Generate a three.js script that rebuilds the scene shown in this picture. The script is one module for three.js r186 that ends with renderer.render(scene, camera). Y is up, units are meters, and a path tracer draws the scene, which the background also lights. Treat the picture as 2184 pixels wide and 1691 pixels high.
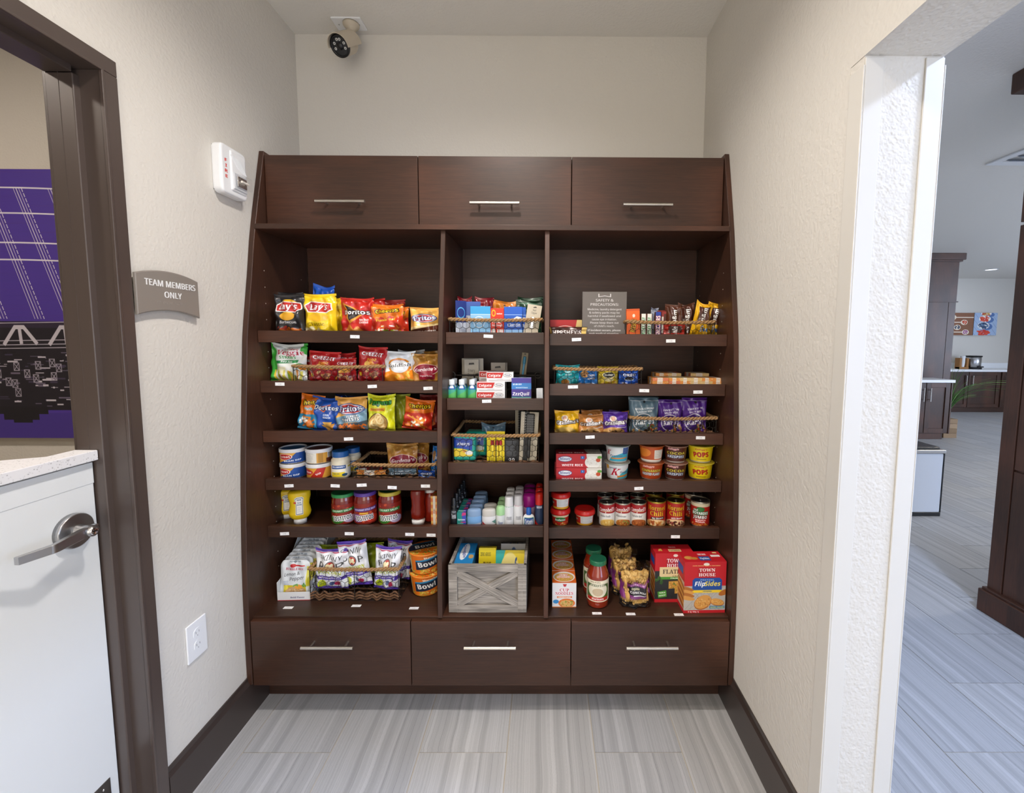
import * as THREE from 'three';
import { RoundedBoxGeometry } from 'three/addons/geometries/RoundedBoxGeometry.js';
import { TextGeometry } from 'three/addons/geometries/TextGeometry.js';
import { FontLoader } from 'three/addons/loaders/FontLoader.js';
import { mergeGeometries } from 'three/addons/utils/BufferGeometryUtils.js';
import { RectAreaLightUniformsLib } from 'three/addons/lights/RectAreaLightUniformsLib.js';

// ---------------------------------------------------------------- camera, light, exposure
RectAreaLightUniformsLib.init();
const scene = new THREE.Scene();
const IW = 2184, IH = 1691, F = 920.268, CX = 1167.65, CY = 800.29;
const camera = new THREE.PerspectiveCamera(2 * Math.atan(IH / 2 / F) * 180 / Math.PI, IW / IH, 0.05, 60);
camera.rotation.order = 'YXZ';
camera.rotation.set(-0.082894, -0.005206, 0.004288);
camera.position.set(1.13492, 1.45003, 2.07124);
camera.setViewOffset(IW, IH, IW / 2 - CX, IH / 2 - CY, IW, IH);
camera.updateMatrixWorld(true);
scene.add(camera);
scene.background = new THREE.Color(0x9fb4cc);

const renderer = new THREE.WebGLRenderer({ antialias: true });
renderer.toneMapping = THREE.LinearToneMapping;
renderer.toneMappingExposure = 0.71;
renderer.shadowMap.enabled = true;

// sizes of the place (metres)
const W = 1.864, H = 2.8166, HB = 2.78, WALL = 0.182, HEAD = 2.10, ZJ = 1.03;
const LAMPS = {   // ceiling lamps, unseen except hallEnd: position, colour, luminance of the aperture, size
  alcove: { p: [0.93, H, 1.1], c: 0xfff7f0, i: 470, s: 0.2, cone: 1.36 },  // out of view, placed to light the cabinet and alcove walls
  unseenRear: { p: [0.93, H, 2.75], c: 0xfff4e8, i: 200, s: 0.24 },  // out of view, placed to light the goods from the front
  hall: { p: [3.05, HB, 1.32], c: 0xc8daff, i: 900, s: 0.2 },  // out of view, placed to light the wall end and left wall
  addedHall: { p: [6.6, HB, -0.6], c: 0xfff2e0, i: 420, s: 0.24 },  // added out of view to brighten the hall
  hallEnd: { p: [9.42, HB, -6.05], c: 0xeaf0ff, i: 150, s: 0.16 },
  office: { p: [-1.3, H, 1.5], c: 0xfff0e2, i: 320, s: 0.22 },  // out of view, placed to light the office wall
};
const UNSEENWINDOW = { c: 0xc0d6ff, i: 8 }, UNSEENSIDE = { c: 0xcfdef8, i: 12 }, UNSEENREAR = { c: 0xfff6ea, i: 3.0 };  // unseen panes, placed to light the hall and the cabinet front
// the sun enters the hall through its unseen rear window
const sun = new THREE.DirectionalLight(0xffe4c4, 9);
sun.position.set(6.0, 8.4, 12.2); sun.target.position.set(4.4, 0, 2.4); sun.castShadow = true; sun.shadow.mapSize.set(2048, 2048);
Object.assign(sun.shadow.camera, { left: -9, right: 9, top: 9, bottom: -9, near: 0.5, far: 40 }); scene.add(sun, sun.target);

// a pixel of the photograph gives a direction; the plane it lies on gives the distance
const ray = (u, v) => new THREE.Vector3((u - CX) / F, -(v - CY) / F, -1).applyQuaternion(camera.quaternion);
const hit = (u, v, axis, value) => { const r = ray(u, v), k = (value - camera.position[axis]) / r[axis]; return camera.position.clone().addScaledVector(r, k); };
const PZ = (u, v, z) => hit(u, v, 'z', z), PX = (u, v, x) => hit(u, v, 'x', x), PY = (u, v, y) => hit(u, v, 'y', y);

// ---------------------------------------------------------------- small helpers
let seed = 7;
const rnd = () => { seed = (seed * 1664525 + 1013904223) >>> 0; return seed / 4294967296; };
const rr = (a, b) => a + (b - a) * rnd();
const hash = (x, y) => { let h = (x * 374761393 + y * 668265263) >>> 0; h = ((h ^ (h >>> 13)) * 1274126177) >>> 0; return ((h ^ (h >>> 16)) >>> 0) / 4294967296; };
const sm = (t) => t * t * (3 - 2 * t);
function vnoise(x, y, px = 1e9, py = 1e9) {
  const xi = Math.floor(x), yi = Math.floor(y), fx = sm(x - xi), fy = sm(y - yi), m = (a, n) => ((a % n) + n) % n;
  const a = hash(m(xi, px), m(yi, py)), b = hash(m(xi + 1, px), m(yi, py)), c = hash(m(xi, px), m(yi + 1, py)), d = hash(m(xi + 1, px), m(yi + 1, py));
  return a + (b - a) * fx + (c - a) * fy + (a - b - c + d) * fx * fy;
}
const used = new Map();
function numbered(n) { const k = used.get(n) || 0; used.set(n, k + 1); return k ? `${n}_${String(k).padStart(3, '0')}` : n; }
function prep(o) { o.castShadow = true; o.receiveShadow = true; return o; }
function mesh(name, geo, mat, parent) { const m = prep(new THREE.Mesh(geo, mat)); m.name = name; if (parent) parent.add(m); return m; }
function thing(name, label, category, pos = [0, 0, 0], turn = 0, group) {
  const o = new THREE.Group(); o.name = numbered(name); o.position.set(...pos); o.rotation.y = turn;
  o.userData = { label, category }; if (group) o.userData.group = group; scene.add(o); return o;
}
function struct(name, geo, mat, label, category) {
  const m = geo ? mesh(name, geo, mat, scene) : new THREE.Group(); if (!geo) { m.name = name; scene.add(m); }
  m.userData = { kind: 'structure', label, category }; return m;
}
const box = (x0, x1, y0, y1, z0, z1) => { const g = new THREE.BoxGeometry(Math.abs(x1 - x0), Math.abs(y1 - y0), Math.abs(z1 - z0)); g.translate((x0 + x1) / 2, (y0 + y1) / 2, (z0 + z1) / 2); return g; };
const rbox = (x0, x1, y0, y1, z0, z1, r = 0.002, s = 1) => { const g = new RoundedBoxGeometry(Math.abs(x1 - x0), Math.abs(y1 - y0), Math.abs(z1 - z0), s, r); g.translate((x0 + x1) / 2, (y0 + y1) / 2, (z0 + z1) / 2); return g; };
const merge = (list) => mergeGeometries(list.map((g) => { const k = g.index ? g.toNonIndexed() : g; for (const a of Object.keys(k.attributes)) if (!['position', 'normal', 'uv'].includes(a)) k.deleteAttribute(a); return k; }));
// uv in metres from position and dominant normal, so that patterns keep their size
function metreUV(g, s = 1, du = 0, dv = 0, swap = false) {
  const k = g.index ? g.toNonIndexed() : g, p = k.attributes.position, n = k.attributes.normal, uv = new Float32Array(p.count * 2);
  for (let i = 0; i < p.count; i++) {
    const ax = Math.abs(n.getX(i)), ay = Math.abs(n.getY(i)), az = Math.abs(n.getZ(i));
    let a, b;
    if (ay >= ax && ay >= az) { a = p.getX(i); b = p.getZ(i); } else if (ax >= az) { a = p.getZ(i); b = p.getY(i); } else { a = p.getX(i); b = p.getY(i); }
    if (swap) [a, b] = [b, a];
    uv[2 * i] = a * s + du; uv[2 * i + 1] = b * s + dv;
  }
  k.setAttribute('uv', new THREE.BufferAttribute(uv, 2)); return k;
}
function bar(a, b, r, n = 4) {   // a thin rod from a to b
  const A = new THREE.Vector3(...a), B = new THREE.Vector3(...b), g = new THREE.CylinderGeometry(r, r, A.distanceTo(B), n, 1, true);
  g.applyQuaternion(new THREE.Quaternion().setFromUnitVectors(new THREE.Vector3(0, 1, 0), B.clone().sub(A).normalize()));
  g.translate((A.x + B.x) / 2, (A.y + B.y) / 2, (A.z + B.z) / 2); return g;
}
const tube = (pts, r, n = 5, seg, closed = false) => new THREE.TubeGeometry(new THREE.CatmullRomCurve3(pts.map((p) => new THREE.Vector3(...p)), closed, 'catmullrom', 0.5), seg || pts.length * 3, r, n, closed);
const lathe = (pts, n = 28) => new THREE.LatheGeometry(pts.map(([r, y]) => new THREE.Vector2(Math.max(r, 1e-5), y)), n, Math.PI, Math.PI * 2);
function slab(pts, depth, bevel = 0) { const g = new THREE.ExtrudeGeometry(new THREE.Shape(pts.map(([x, y]) => new THREE.Vector2(x, y))), { depth, bevelEnabled: bevel > 0, bevelSize: bevel, bevelThickness: bevel, bevelSegments: 1, bevelOffset: -bevel, curveSegments: 8 }); return g; }

// ---------------------------------------------------------------- surfaces
function dataTex(n, m, fn, srgb = false) {
  const d = new Uint8Array(n * m * 4);
  for (let j = 0; j < m; j++) for (let i = 0; i < n; i++) { const c = fn(i, j), o = (j * n + i) * 4; const q = Array.isArray(c) ? c : [c, c, c]; d[o] = q[0]; d[o + 1] = q[1]; d[o + 2] = q[2]; d[o + 3] = 255; }
  const t = new THREE.DataTexture(d, n, m, THREE.RGBAFormat); t.wrapS = t.wrapT = THREE.RepeatWrapping; t.magFilter = THREE.LinearFilter; t.minFilter = THREE.LinearMipmapLinearFilter; t.generateMipmaps = true;
  if (srgb) t.colorSpace = THREE.SRGBColorSpace; t.needsUpdate = true; return t;
}
const rep = (t, x, y) => { const c = t.clone(); c.repeat.set(x, y); c.needsUpdate = true; return c; };
// knock-down wall texture, one tile = 0.5 m
const peel = dataTex(512, 512, (i, j) => {
  const a = vnoise(i / 8, j / 8, 64, 64), b = vnoise(i / 4 + 9, j / 4, 128, 128), c = vnoise(i / 16, j / 16, 32, 32);
  return Math.max(0, Math.min(255, 255 * (0.15 + 0.55 * a + 0.3 * b - 0.15 * c)));
});
const wallBump = rep(peel, 2.2, 2.2);
const wallMat = (c, k = 0.0012) => new THREE.MeshStandardMaterial({ color: c, roughness: 0.75, bumpMap: wallBump, bumpScale: k });
const PAINT = 0xd5d1c9, WHITE = 0xe2dfd8;   // one wall paint and one ceiling white in every room
const M = {
  wall: wallMat(PAINT), rough: wallMat(PAINT, 0.002), fine: wallMat(PAINT, 0.0006), ceiling: wallMat(WHITE, 0.001),
  guard: new THREE.MeshStandardMaterial({ color: 0xd5d2cb, roughness: 0.45 }),
  bronze: new THREE.MeshPhysicalMaterial({ color: 0x4d423d, roughness: 0.34, clearcoat: 0.35, clearcoatRoughness: 0.3 }),
  doorWhite: new THREE.MeshStandardMaterial({ color: 0xe4e8ea, roughness: 0.4 }),
  steel: new THREE.MeshStandardMaterial({ color: 0xb9b9ba, metalness: 1, roughness: 0.28 }),
  satin: new THREE.MeshStandardMaterial({ color: 0xcfc9c0, metalness: 1, roughness: 0.34 }),
  chrome: new THREE.MeshStandardMaterial({ color: 0xdedede, metalness: 1, roughness: 0.12 }),
  white: new THREE.MeshStandardMaterial({ color: 0xeceef0, roughness: 0.4 }),
  paper: new THREE.MeshStandardMaterial({ color: 0xf2f2f0, roughness: 0.7 }),
  black: new THREE.MeshStandardMaterial({ color: 0x141415, roughness: 0.35 }),
  darkPlastic: new THREE.MeshStandardMaterial({ color: 0x232528, roughness: 0.3 }),
  red: new THREE.MeshStandardMaterial({ color: 0xd4321f, roughness: 0.5 }),
  glass: new THREE.MeshPhysicalMaterial({ color: 0xffffff, roughness: 0.05, transmission: 1, thickness: 0, ior: 1.45 }),
  wire: new THREE.MeshStandardMaterial({ color: 0x2c2621, roughness: 0.5, metalness: 0.5 }),
  rope: new THREE.MeshStandardMaterial({ color: 0xa07c52, roughness: 0.85 }),
  wicker: new THREE.MeshStandardMaterial({ color: 0x6b4a30, roughness: 0.8 }),
  grout: new THREE.MeshStandardMaterial({ color: 0xb9b1a2, roughness: 0.9 }),
};
// dark stained wood: fine grain along the first uv direction, 1 tile = 1 m
const grainTex = dataTex(512, 512, (i, j) => {
  const w = vnoise(i / 64, j / 26, 8, 19.69) * 3, g = vnoise(i / 40 + w, j * 0.8, 13, 409), f = vnoise(i / 12, j * 1.7, 43, 870), p = vnoise(i / 90, j / 70, 6, 8);
  const k = 0.74 + 0.16 * g + 0.1 * f + 0.3 * (p - 0.5);
  return [76 * k + 3 * p, 48 * k, 34 * k];
}, true);
const woodMat = (rough = 0.42) => new THREE.MeshPhysicalMaterial({ map: grainTex, roughness: rough, clearcoat: 0.1, clearcoatRoughness: 0.35, specularIntensity: 0.8 });
M.wood = woodMat();
M.baseboard = new THREE.MeshPhysicalMaterial({ color: 0x3a302c, roughness: 0.35, clearcoat: 0.2, clearcoatRoughness: 0.4 });
// vein-cut grey tile, uv 1 = 0.62 m along x, 1.24 m along z
const veinRow = Array.from({ length: 2048 }, (_, i) => { const x = i / 2048; return 0.45 * vnoise(x * 20, 3, 20) + 0.3 * vnoise(x * 64, 7, 64) + 0.25 * vnoise(x * 210, 11, 210); });
const veinFine = Array.from({ length: 2048 }, (_, i) => { const a = vnoise(i * 0.45, 21, 922); return a > 0.86 ? (a - 0.86) * 4 : 0; });
const tileTex = dataTex(1024, 1024, (i, j) => {
  const wob = 34 * (vnoise(j / 128, 1.5, 8) - 0.5) + 12 * (vnoise(j / 40 + i / 300, 5.5) - 0.5) + 30 * (vnoise(i / 128, j / 256, 8, 4) - 0.5);
  const q = (((2 * i + wob) % 2048) + 2048) % 2048, a = Math.floor(q), f = q - a, b = (a + 1) % 2048;
  const v = veinRow[a] + (veinRow[b] - veinRow[a]) * f, l = veinFine[a] + (veinFine[b] - veinFine[a]) * f;
  const g = 164 + 48 * (v - 0.2) - 90 * l + 5 * (hash(i, j) - 0.5);
  return [g * 1.0, g * 1.005, g * 1.015];
}, true);
M.tile = [0, 1, 2, 3].map((k) => new THREE.MeshStandardMaterial({ map: tileTex, roughness: 0.42, color: [0xffffff, 0xf6f6f6, 0xfbfaf8, 0xf3f4f6][k] }));
const clothTex = dataTex(256, 256, (i, j) => 150 + 60 * vnoise(i / 3, j * 0.9, 85, 230) + 30 * hash(i, j));
M.greyWood = new THREE.MeshStandardMaterial({ map: dataTex(256, 256, (i, j) => { const g = vnoise(i / 30, j * 0.6, 8, 153), p = vnoise(i / 40, j / 30, 6, 8), k = 0.72 + 0.3 * g + 0.25 * (p - 0.5); return [170 * k, 162 * k, 152 * k]; }, true), roughness: 0.8 });
const flat = new Map();
const col = (hex, rough = 0.45, metal = 0) => { const k = `${hex},${rough},${metal}`; if (!flat.has(k)) flat.set(k, new THREE.MeshStandardMaterial({ color: hex, roughness: rough, metalness: metal })); return flat.get(k); };

// ---------------------------------------------------------------- the shell
const ZR = 4.2;                                         // rear of the passage, behind the camera
const DZ0 = 0.931, DZ1 = 1.85, DH = 2.11;               // clear door opening in the left wall
const OZ1 = 2.45;                                       // far side of the opening in the right wall
struct('wall_back', metreUV(box(-0.14, 2.046, 0, H + 0.1, -0.14, 0)), M.wall, 'tan textured wall above the snack cabinet', 'wall');
struct('wall_left', metreUV(merge([box(-0.116, 0, 0, H, 0, DZ0 - 0.02), box(-0.116, 0, 0, H, DZ1 + 0.02, ZR), box(-0.116, 0, DH + 0.02, H, DZ0 - 0.02, DZ1 + 0.02)])), M.wall, 'pale textured wall around the dark metal door frame', 'wall');
struct('wall_right', metreUV(merge([box(W, W + WALL, 0, H, 0, ZJ), box(W, W + WALL, 0, H, OZ1, ZR)])), M.rough, 'pale rough textured wall ending at the tall opening', 'wall');
struct('wall_right_header', metreUV(box(W, W + WALL, HEAD, H, ZJ, OZ1)), M.rough, 'pale textured wall piece above the tall opening', 'wall');
struct('wall_rear', metreUV(box(-0.14, 2.046, 0, H, ZR, ZR + 0.12)), M.wall, 'unseen pale wall closing the passage behind the viewpoint', 'wall');
// the thin skin of the right wall inside the alcove has the finer finish of the left wall
struct('ceiling', metreUV(box(-0.14, 2.046, H, H + 0.12, 0, ZR + 0.12)), M.ceiling, 'off white textured ceiling of the alcove', 'ceiling');
// other rooms
struct('wall_office', metreUV(merge([box(-3.2, -0.117, 0, H, -0.04, 0.08), box(-3.32, -3.2, 0, H, -0.04, ZR + 0.12), box(-3.2, -0.117, 0, H, ZR, ZR + 0.12)])), M.wall, 'tan wall of the office seen through the half door', 'wall');
struct('ceiling_office', metreUV(box(-3.32, -0.14, H, H + 0.12, -0.04, ZR + 0.12)), M.ceiling, 'off white office ceiling', 'ceiling');
struct('wall_hall_far', metreUV(box(1.9, 12.2, 0, HB + 0.1, -7.32, -7.2)), M.fine, 'pale green grey wall behind the far counter', 'wall');
struct('wall_hall_side', metreUV(merge([box(12.1, 12.22, 0, HB, -7.2, ZR), box(1.92, 2.046, 0, HB, -7.2, -0.14)])), M.fine, 'pale side walls of the breakfast hall', 'wall');
struct('wall_hall_rear', metreUV(merge([box(2.046, 3.2, 0, HB, ZR, ZR + 0.12), box(6.6, 12.2, 0, HB, ZR, ZR + 0.12), box(3.2, 6.6, 0, 0.6, ZR, ZR + 0.12), box(3.2, 6.6, 2.4, HB, ZR, ZR + 0.12)])), M.fine, 'pale rear wall of the breakfast hall with the unseen window', 'wall');
struct('ceiling_hall', metreUV(box(2.046, 12.2, HB, HB + 0.12, -7.3, ZR + 0.12)), M.ceiling, 'white textured ceiling of the breakfast hall', 'ceiling');

// floor: grout bed with single tiles
const floor = struct('floor', metreUV(merge([box(-3.3, 12.2, -0.12, -0.0025, -7.3, ZR + 0.12)])), M.grout, 'grey vein-cut tile floor laid in long staggered planks', 'floor');
{
  const TW = 0.3094, TL = 0.6165, X0 = 0.0765, geos = [];
  for (let k = 0; k < 6; k++) {
    const g = new THREE.BoxGeometry(TW - 0.0035, 0.006, TL - 0.0035); g.translate(0, -0.003, 0);
    const p = g.attributes.position, uv = g.attributes.uv, a = hash(k, 5), b = hash(k, 9);
    for (let i = 0; i < p.count; i++) uv.setXY(i, p.getX(i) / 0.62 + a, p.getZ(i) / 1.24 + b);
    geos.push(g);
  }
  const rest = [];
  let n = 0;
  const frustum = (x, z) => { const v = new THREE.Vector3(x, 0, z).sub(camera.position).applyQuaternion(camera.quaternion.clone().invert()); if (v.z > -0.3) return false; const u = CX + F * v.x / -v.z, w = CY - F * v.y / -v.z; return u > -250 && u < 2500 && w < 2300; };
  for (let cx = -1; cx < 36; cx++) for (let cz = -13; cz < 5; cz++) {
    const x = X0 + (cx + 0.5) * TW, z = 0.0497 + TL * cz + ((cx % 2 + 2) % 2 ? 0 : TL / 2);
    if (x > 12 || z < -7.1 || z > ZR - 0.3) continue;
    if (x < 1.75 && z < 0.05) continue;
    if (x > 1.6 && x < 2.3 && z < 0.2) continue;
    const vis = frustum(x, z) || frustum(x + 0.3, z) || frustum(x, z - 0.5) || frustum(x, z + 0.5);
    const behindWall = x > 2.2 && (x - 1.1349) / (2.0712 - z) < 0.83;      // not in view past the jamb
    if (vis && !behindWall && n < 300 && z < 2.6) { const t = mesh('floor_tile', geos[Math.floor(hash(cx + 40, cz + 40) * 6)], M.tile[Math.floor(hash(cx, cz + 90) * 4)], floor); t.position.set(x, 0, z); if (hash(cx, cz) > 0.5) t.rotation.y = Math.PI; n++; } else {
      const g = geos[0].clone(); g.translate(x, 0, z); rest.push(g);
    }
  }
  const r = mesh('remaining_tiles', merge(rest), M.tile[0], floor); r.userData.kind = 'stuff';
}
// baseboards with a chamfered top
function skirting(name, x, side, z0, z1, label) {
  const t = 0.012, h = 0.158, pts = [[0, 0], [t, 0], [t, h - 0.028], [t * 0.45, h - 0.014], [t * 0.4, h], [0, h]].map(([a, b]) => [a * side, b]);
  const g = slab(side > 0 ? pts : pts.reverse(), z1 - z0); g.translate(x, 0, z0);
  return struct(name, metreUV(g), M.baseboard, label, 'baseboard');
}
skirting('baseboard_left', 0, 1, 0.4, 0.874, 'dark brown baseboard along the wall with the outlet');
skirting('baseboard_right', W, -1, 0.4, ZJ - 0.046, 'dark brown baseboard along the wall by the tall opening');

// plastic corner guards on both edges of the wall end
function guard(name, x, sx, label) {
  const t = 0.004, l = 0.043, gs = [rbox(x, x + sx * l, 0, HEAD - 0.004, ZJ, ZJ + t, 0.0018)];
  gs.push(rbox(x - sx * t, x, 0, HEAD - 0.02, ZJ - l, ZJ + t, 0.0018));
  return struct(name, merge(gs), M.guard, label, 'trim');
}
guard('trim_1', W, 1, 'cream plastic corner guard on the alcove edge of the wall end');
guard('trim_2', W + WALL, -1, 'cream plastic corner guard on the hall edge of the wall end');
// smooth finer finish of the right alcove wall (same paint, lighter texture)
struct('wall_right_face', metreUV(merge([box(W - 0.0015, W, 0.158, H, 0, ZJ - 0.044), box(W - 0.0015, W, HEAD, H, ZJ - 0.044, OZ1)])), M.wall, 'pale textured right wall of the alcove beside the cabinet', 'wall');

// metal door frame with double rabbet
{
  const f = struct('trim_3', null, null, 'glossy dark bronze metal frame of the half door', 'door frame');
  const side = (z, s) => { // s = +1: opening lies toward +z
    const q = (a, b, x0, x1, y1, r) => rbox(x0, x1, 0, y1, z + s * a, z + s * b, r || 0.0018);
    mesh('casing', q(-0.056, -0.016, 0.0, 0.011, DH + 0.0163), M.bronze, f);
    mesh('jamb', merge([q(-0.03, -0.016, -0.117, 0.006, DH + 0.016), q(-0.02, -0.013, 0.004, 0.0135, DH + 0.016)]), M.bronze, f);
    mesh('stop', q(-0.02, 0.0, -0.118, -0.048, DH, 0.003), M.bronze, f);
    mesh('seam', q(-0.02, 0.0006, -0.0845, -0.0835, DH, 0.0002), M.bronze, f);
    mesh('casing', q(-0.056, -0.003, -0.127, -0.1165, DH + 0.0163), M.bronze, f);
  };
  side(DZ0, 1); side(DZ1, -1);
  const hx = (x0, x1, y0, y1, z0, z1) => rbox(x0, x1, y0, y1, z0, z1, 0.0018);
  mesh('head_casing', hx(0, 0.011, DH + 0.0165, DH + 0.056, DZ0 - 0.056, DZ1 + 0.056), M.bronze, f);
  mesh('head_jamb', merge([hx(-0.117, 0.006, DH + 0.016, DH + 0.03, DZ0 - 0.03, DZ1 + 0.03), hx(0.004, 0.0135, DH + 0.013, DH + 0.02, DZ0 - 0.02, DZ1 + 0.02)]), M.bronze, f);
  mesh('head_stop', hx(-0.118, -0.048, DH, DH + 0.018, DZ0, DZ1), M.bronze, f);
  mesh('head_casing', hx(-0.127, -0.1165, DH + 0.0165, DH + 0.056, DZ0 - 0.056, DZ1 + 0.056), M.bronze, f);
}
// lower leaf of the half door with its small shelf
{
  const d = struct('door_1', null, null, 'white lower half door with a counter shelf and steel lever', 'door');
  const x1 = -0.076, x0 = x1 - 0.045;
  mesh('leaf', rbox(x0, x1, 0.012, 1.118, DZ0 + 0.004, DZ1 - 0.004, 0.002), M.doorWhite, d);
  mesh('top_rail_cap', rbox(x1 - 0.001, x1 + 0.0012, 1.062, 1.118, DZ0 + 0.004, DZ1 - 0.004, 0.0005), M.doorWhite, d);
  const sh = new THREE.Shape(); // plan of the shelf in (z, x)
  sh.moveTo(DZ0 + 0.004, -0.062); sh.lineTo(DZ1 - 0.004, -0.062); sh.lineTo(DZ1 - 0.004, -0.118);
  sh.bezierCurveTo(DZ1 - 0.06, -0.118, DZ1 - 0.08, -0.3, DZ1 - 0.26, -0.3); sh.lineTo(DZ0 + 0.3, -0.3);
  sh.bezierCurveTo(DZ0 + 0.12, -0.3, DZ0 + 0.09, -0.14, DZ0 + 0.07, -0.118); sh.lineTo(DZ0 + 0.004, -0.118);
  const g = new THREE.ExtrudeGeometry(sh, { depth: 0.024, bevelEnabled: true, bevelSize: 0.0015, bevelThickness: 0.0015, bevelSegments: 1, curveSegments: 12 });
  g.rotateX(-Math.PI / 2); g.rotateY(-Math.PI / 2); // (z,x) plan lies flat: local x->z, local y->x
  { const p = g.attributes.position; // make sure of the orientation: recompute from the plan
    const raw = new THREE.ExtrudeGeometry(sh, { depth: 0.024, bevelEnabled: true, bevelSize: 0.0015, bevelThickness: 0.0015, bevelSegments: 1, curveSegments: 12 }), q = raw.attributes.position;
    for (let i = 0; i < p.count; i++) p.setXYZ(i, q.getY(i), 1.1255 + q.getZ(i), q.getX(i)); g.computeVertexNormals(); }
  const speck = dataTex(128, 128, (i, j) => { const k = hash(i, j); const s = k > 0.985 ? 150 : k > 0.95 ? 205 : 232; return [s, s, s + 3]; }, true);
  mesh('counter_shelf', metreUV(g, 4), new THREE.MeshStandardMaterial({ map: speck, roughness: 0.5 }), d);
  // lever set
  const L = new THREE.Group(); L.name = 'lever_set'; d.add(L); L.position.set(x1, 0.957, 0.998);
  const rose = lathe([[0, 0.019], [0.018, 0.019], [0.041, 0.016], [0.044, 0.013], [0.044, 0], [0, 0]], 40); rose.rotateZ(-Math.PI / 2); mesh('rose', rose, M.steel, L);
  const neck = lathe([[0.0, 0.058], [0.0135, 0.058], [0.0145, 0.03], [0.017, 0.022], [0.017, 0.016], [0, 0.016]], 28); neck.rotateZ(-Math.PI / 2); mesh('neck', neck, M.steel, L);
  const lev = new THREE.Shape(); lev.moveTo(-0.016, 0.051); lev.lineTo(0.02, 0.053); lev.lineTo(0.086, 0.066); lev.quadraticCurveTo(0.094, 0.068, 0.101, 0.065); lev.lineTo(0.152, 0.05); lev.lineTo(0.152, 0.042); lev.lineTo(0.101, 0.056); lev.quadraticCurveTo(0.094, 0.058, 0.087, 0.056); lev.lineTo(0.022, 0.041); lev.lineTo(-0.016, 0.041);
  const lg = new THREE.ExtrudeGeometry(lev, { depth: 0.022, bevelEnabled: true, bevelSize: 0.0012, bevelThickness: 0.0012, bevelSegments: 1 });
  { const p = lg.attributes.position; for (let i = 0; i < p.count; i++) { const z = p.getX(i), x = p.getY(i), y = p.getZ(i) - 0.011; const taper = 1 - 0.25 * Math.max(0, z) / 0.168; p.setXYZ(i, x, y * taper, z); } const ix = lg.index; lg.computeVertexNormals(); }
  mesh('lever', lg, M.steel, L);
  const cyl = lathe([[0, 0.0605], [0.0085, 0.0605], [0.0105, 0.0585], [0.0105, 0.05], [0, 0.05]], 24); cyl.rotateZ(-Math.PI / 2); mesh('lock_cylinder', cyl, M.chrome, L);
  mesh('key_slot', box(0.0602, 0.0609, -0.0012, 0.0012, -0.006, 0.006), M.black, L);
  const kick = mesh('kick_plate', box(x1, x1 + 0.002, 0.02, 0.228, DZ0 + 0.028, DZ1 - 0.03), new THREE.MeshStandardMaterial({ color: 0x6f6a66, roughness: 0.35, metalness: 0.8 }), d);
  for (const [y, z] of [[0.21, DZ0 + 0.046], [0.04, DZ0 + 0.046]]) { const s = new THREE.SphereGeometry(0.004, 10, 6); s.scale(0.4, 1, 1); s.translate(x1 + 0.002, y, z); mesh('screw', s, M.chrome, kick); }
}
// recessed ceiling lamps: trim ring, glowing disc, and the light just below it
function downlight(name, key, label) {
  const L = LAMPS[key], t = thing(name, label, 'lamp', L.p);
  mesh('trim_ring', lathe([[L.s * 0.5, -0.004], [L.s * 0.62, -0.006], [L.s * 0.66, 0.0], [L.s * 0.5, 0.002], [L.s * 0.5, -0.004]], 32), M.white, t);
  const disc = new THREE.CylinderGeometry(L.s * 0.5, L.s * 0.5, 0.002, 32); const c = new THREE.Color(L.c);
  mesh('lens', disc, new THREE.MeshStandardMaterial({ color: 0x888888, emissive: c, emissiveIntensity: 3 }), t);
  let a;
  if (L.cone) { a = new THREE.SpotLight(c, L.i * L.s * L.s * 0.785, 0, L.cone, 0.75, 2); a.shadow.radius = 3.5; a.target.position.set(0, -1, 0); t.add(a.target); }
  else { a = new THREE.RectAreaLight(c, L.i, L.s * 0.886, L.s * 0.886); a.rotation.x = -Math.PI / 2; }
  a.position.y = -0.012; a.castShadow = true; t.add(a);
}
downlight('ceiling_lamp', 'alcove', 'unseen ceiling lamp in the alcove, lights the cabinet and walls');
downlight('ceiling_lamp', 'unseenRear', 'unseen ceiling lamp behind the viewpoint, lights the cabinet front');
downlight('ceiling_lamp', 'hall', 'unseen ceiling lamp in the hall, lights the opening and left wall');
downlight('ceiling_lamp', 'addedHall', 'added ceiling lamp out of view, brightens the hall');
downlight('ceiling_lamp', 'hallEnd', 'recessed round ceiling lamp above the far counter');
downlight('ceiling_lamp', 'office', 'unseen ceiling lamp lighting the office wall');
// unseen hall window behind and right of the viewpoint, placed to light the hall
{
  const w = struct('window_1', null, null, 'unseen wide window in the rear wall, placed to light the hall', 'window');
  const x0 = 3.2, x1 = 6.6, y0 = 0.6, y1 = 2.4, z = ZR - 0.001;
  for (const [a, b] of [[x0, 4.3], [4.36, 5.44], [5.5, x1]]) { const g = new THREE.PlaneGeometry(b - a, y1 - y0); g.translate((a + b) / 2, (y0 + y1) / 2, ZR + 0.06); mesh('pane', g, M.glass, w); }
  for (const [a, b, c, d] of [[x0 - 0.06, x1 + 0.06, y0 - 0.06, y0], [x0 - 0.06, x1 + 0.06, y1, y1 + 0.06], [x0 - 0.06, x0, y0, y1], [x1, x1 + 0.06, y0, y1], [4.3, 4.36, y0, y1], [5.44, 5.5, y0, y1]]) mesh('window_frame', rbox(a, b, c, d, z - 0.05, z, 0.004), M.white, w);
  const a = new THREE.RectAreaLight(UNSEENWINDOW.c, UNSEENWINDOW.i, x1 - x0, y1 - y0); a.position.set((x0 + x1) / 2, (y0 + y1) / 2, z - 0.06); a.castShadow = true; w.add(a);
}
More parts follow.
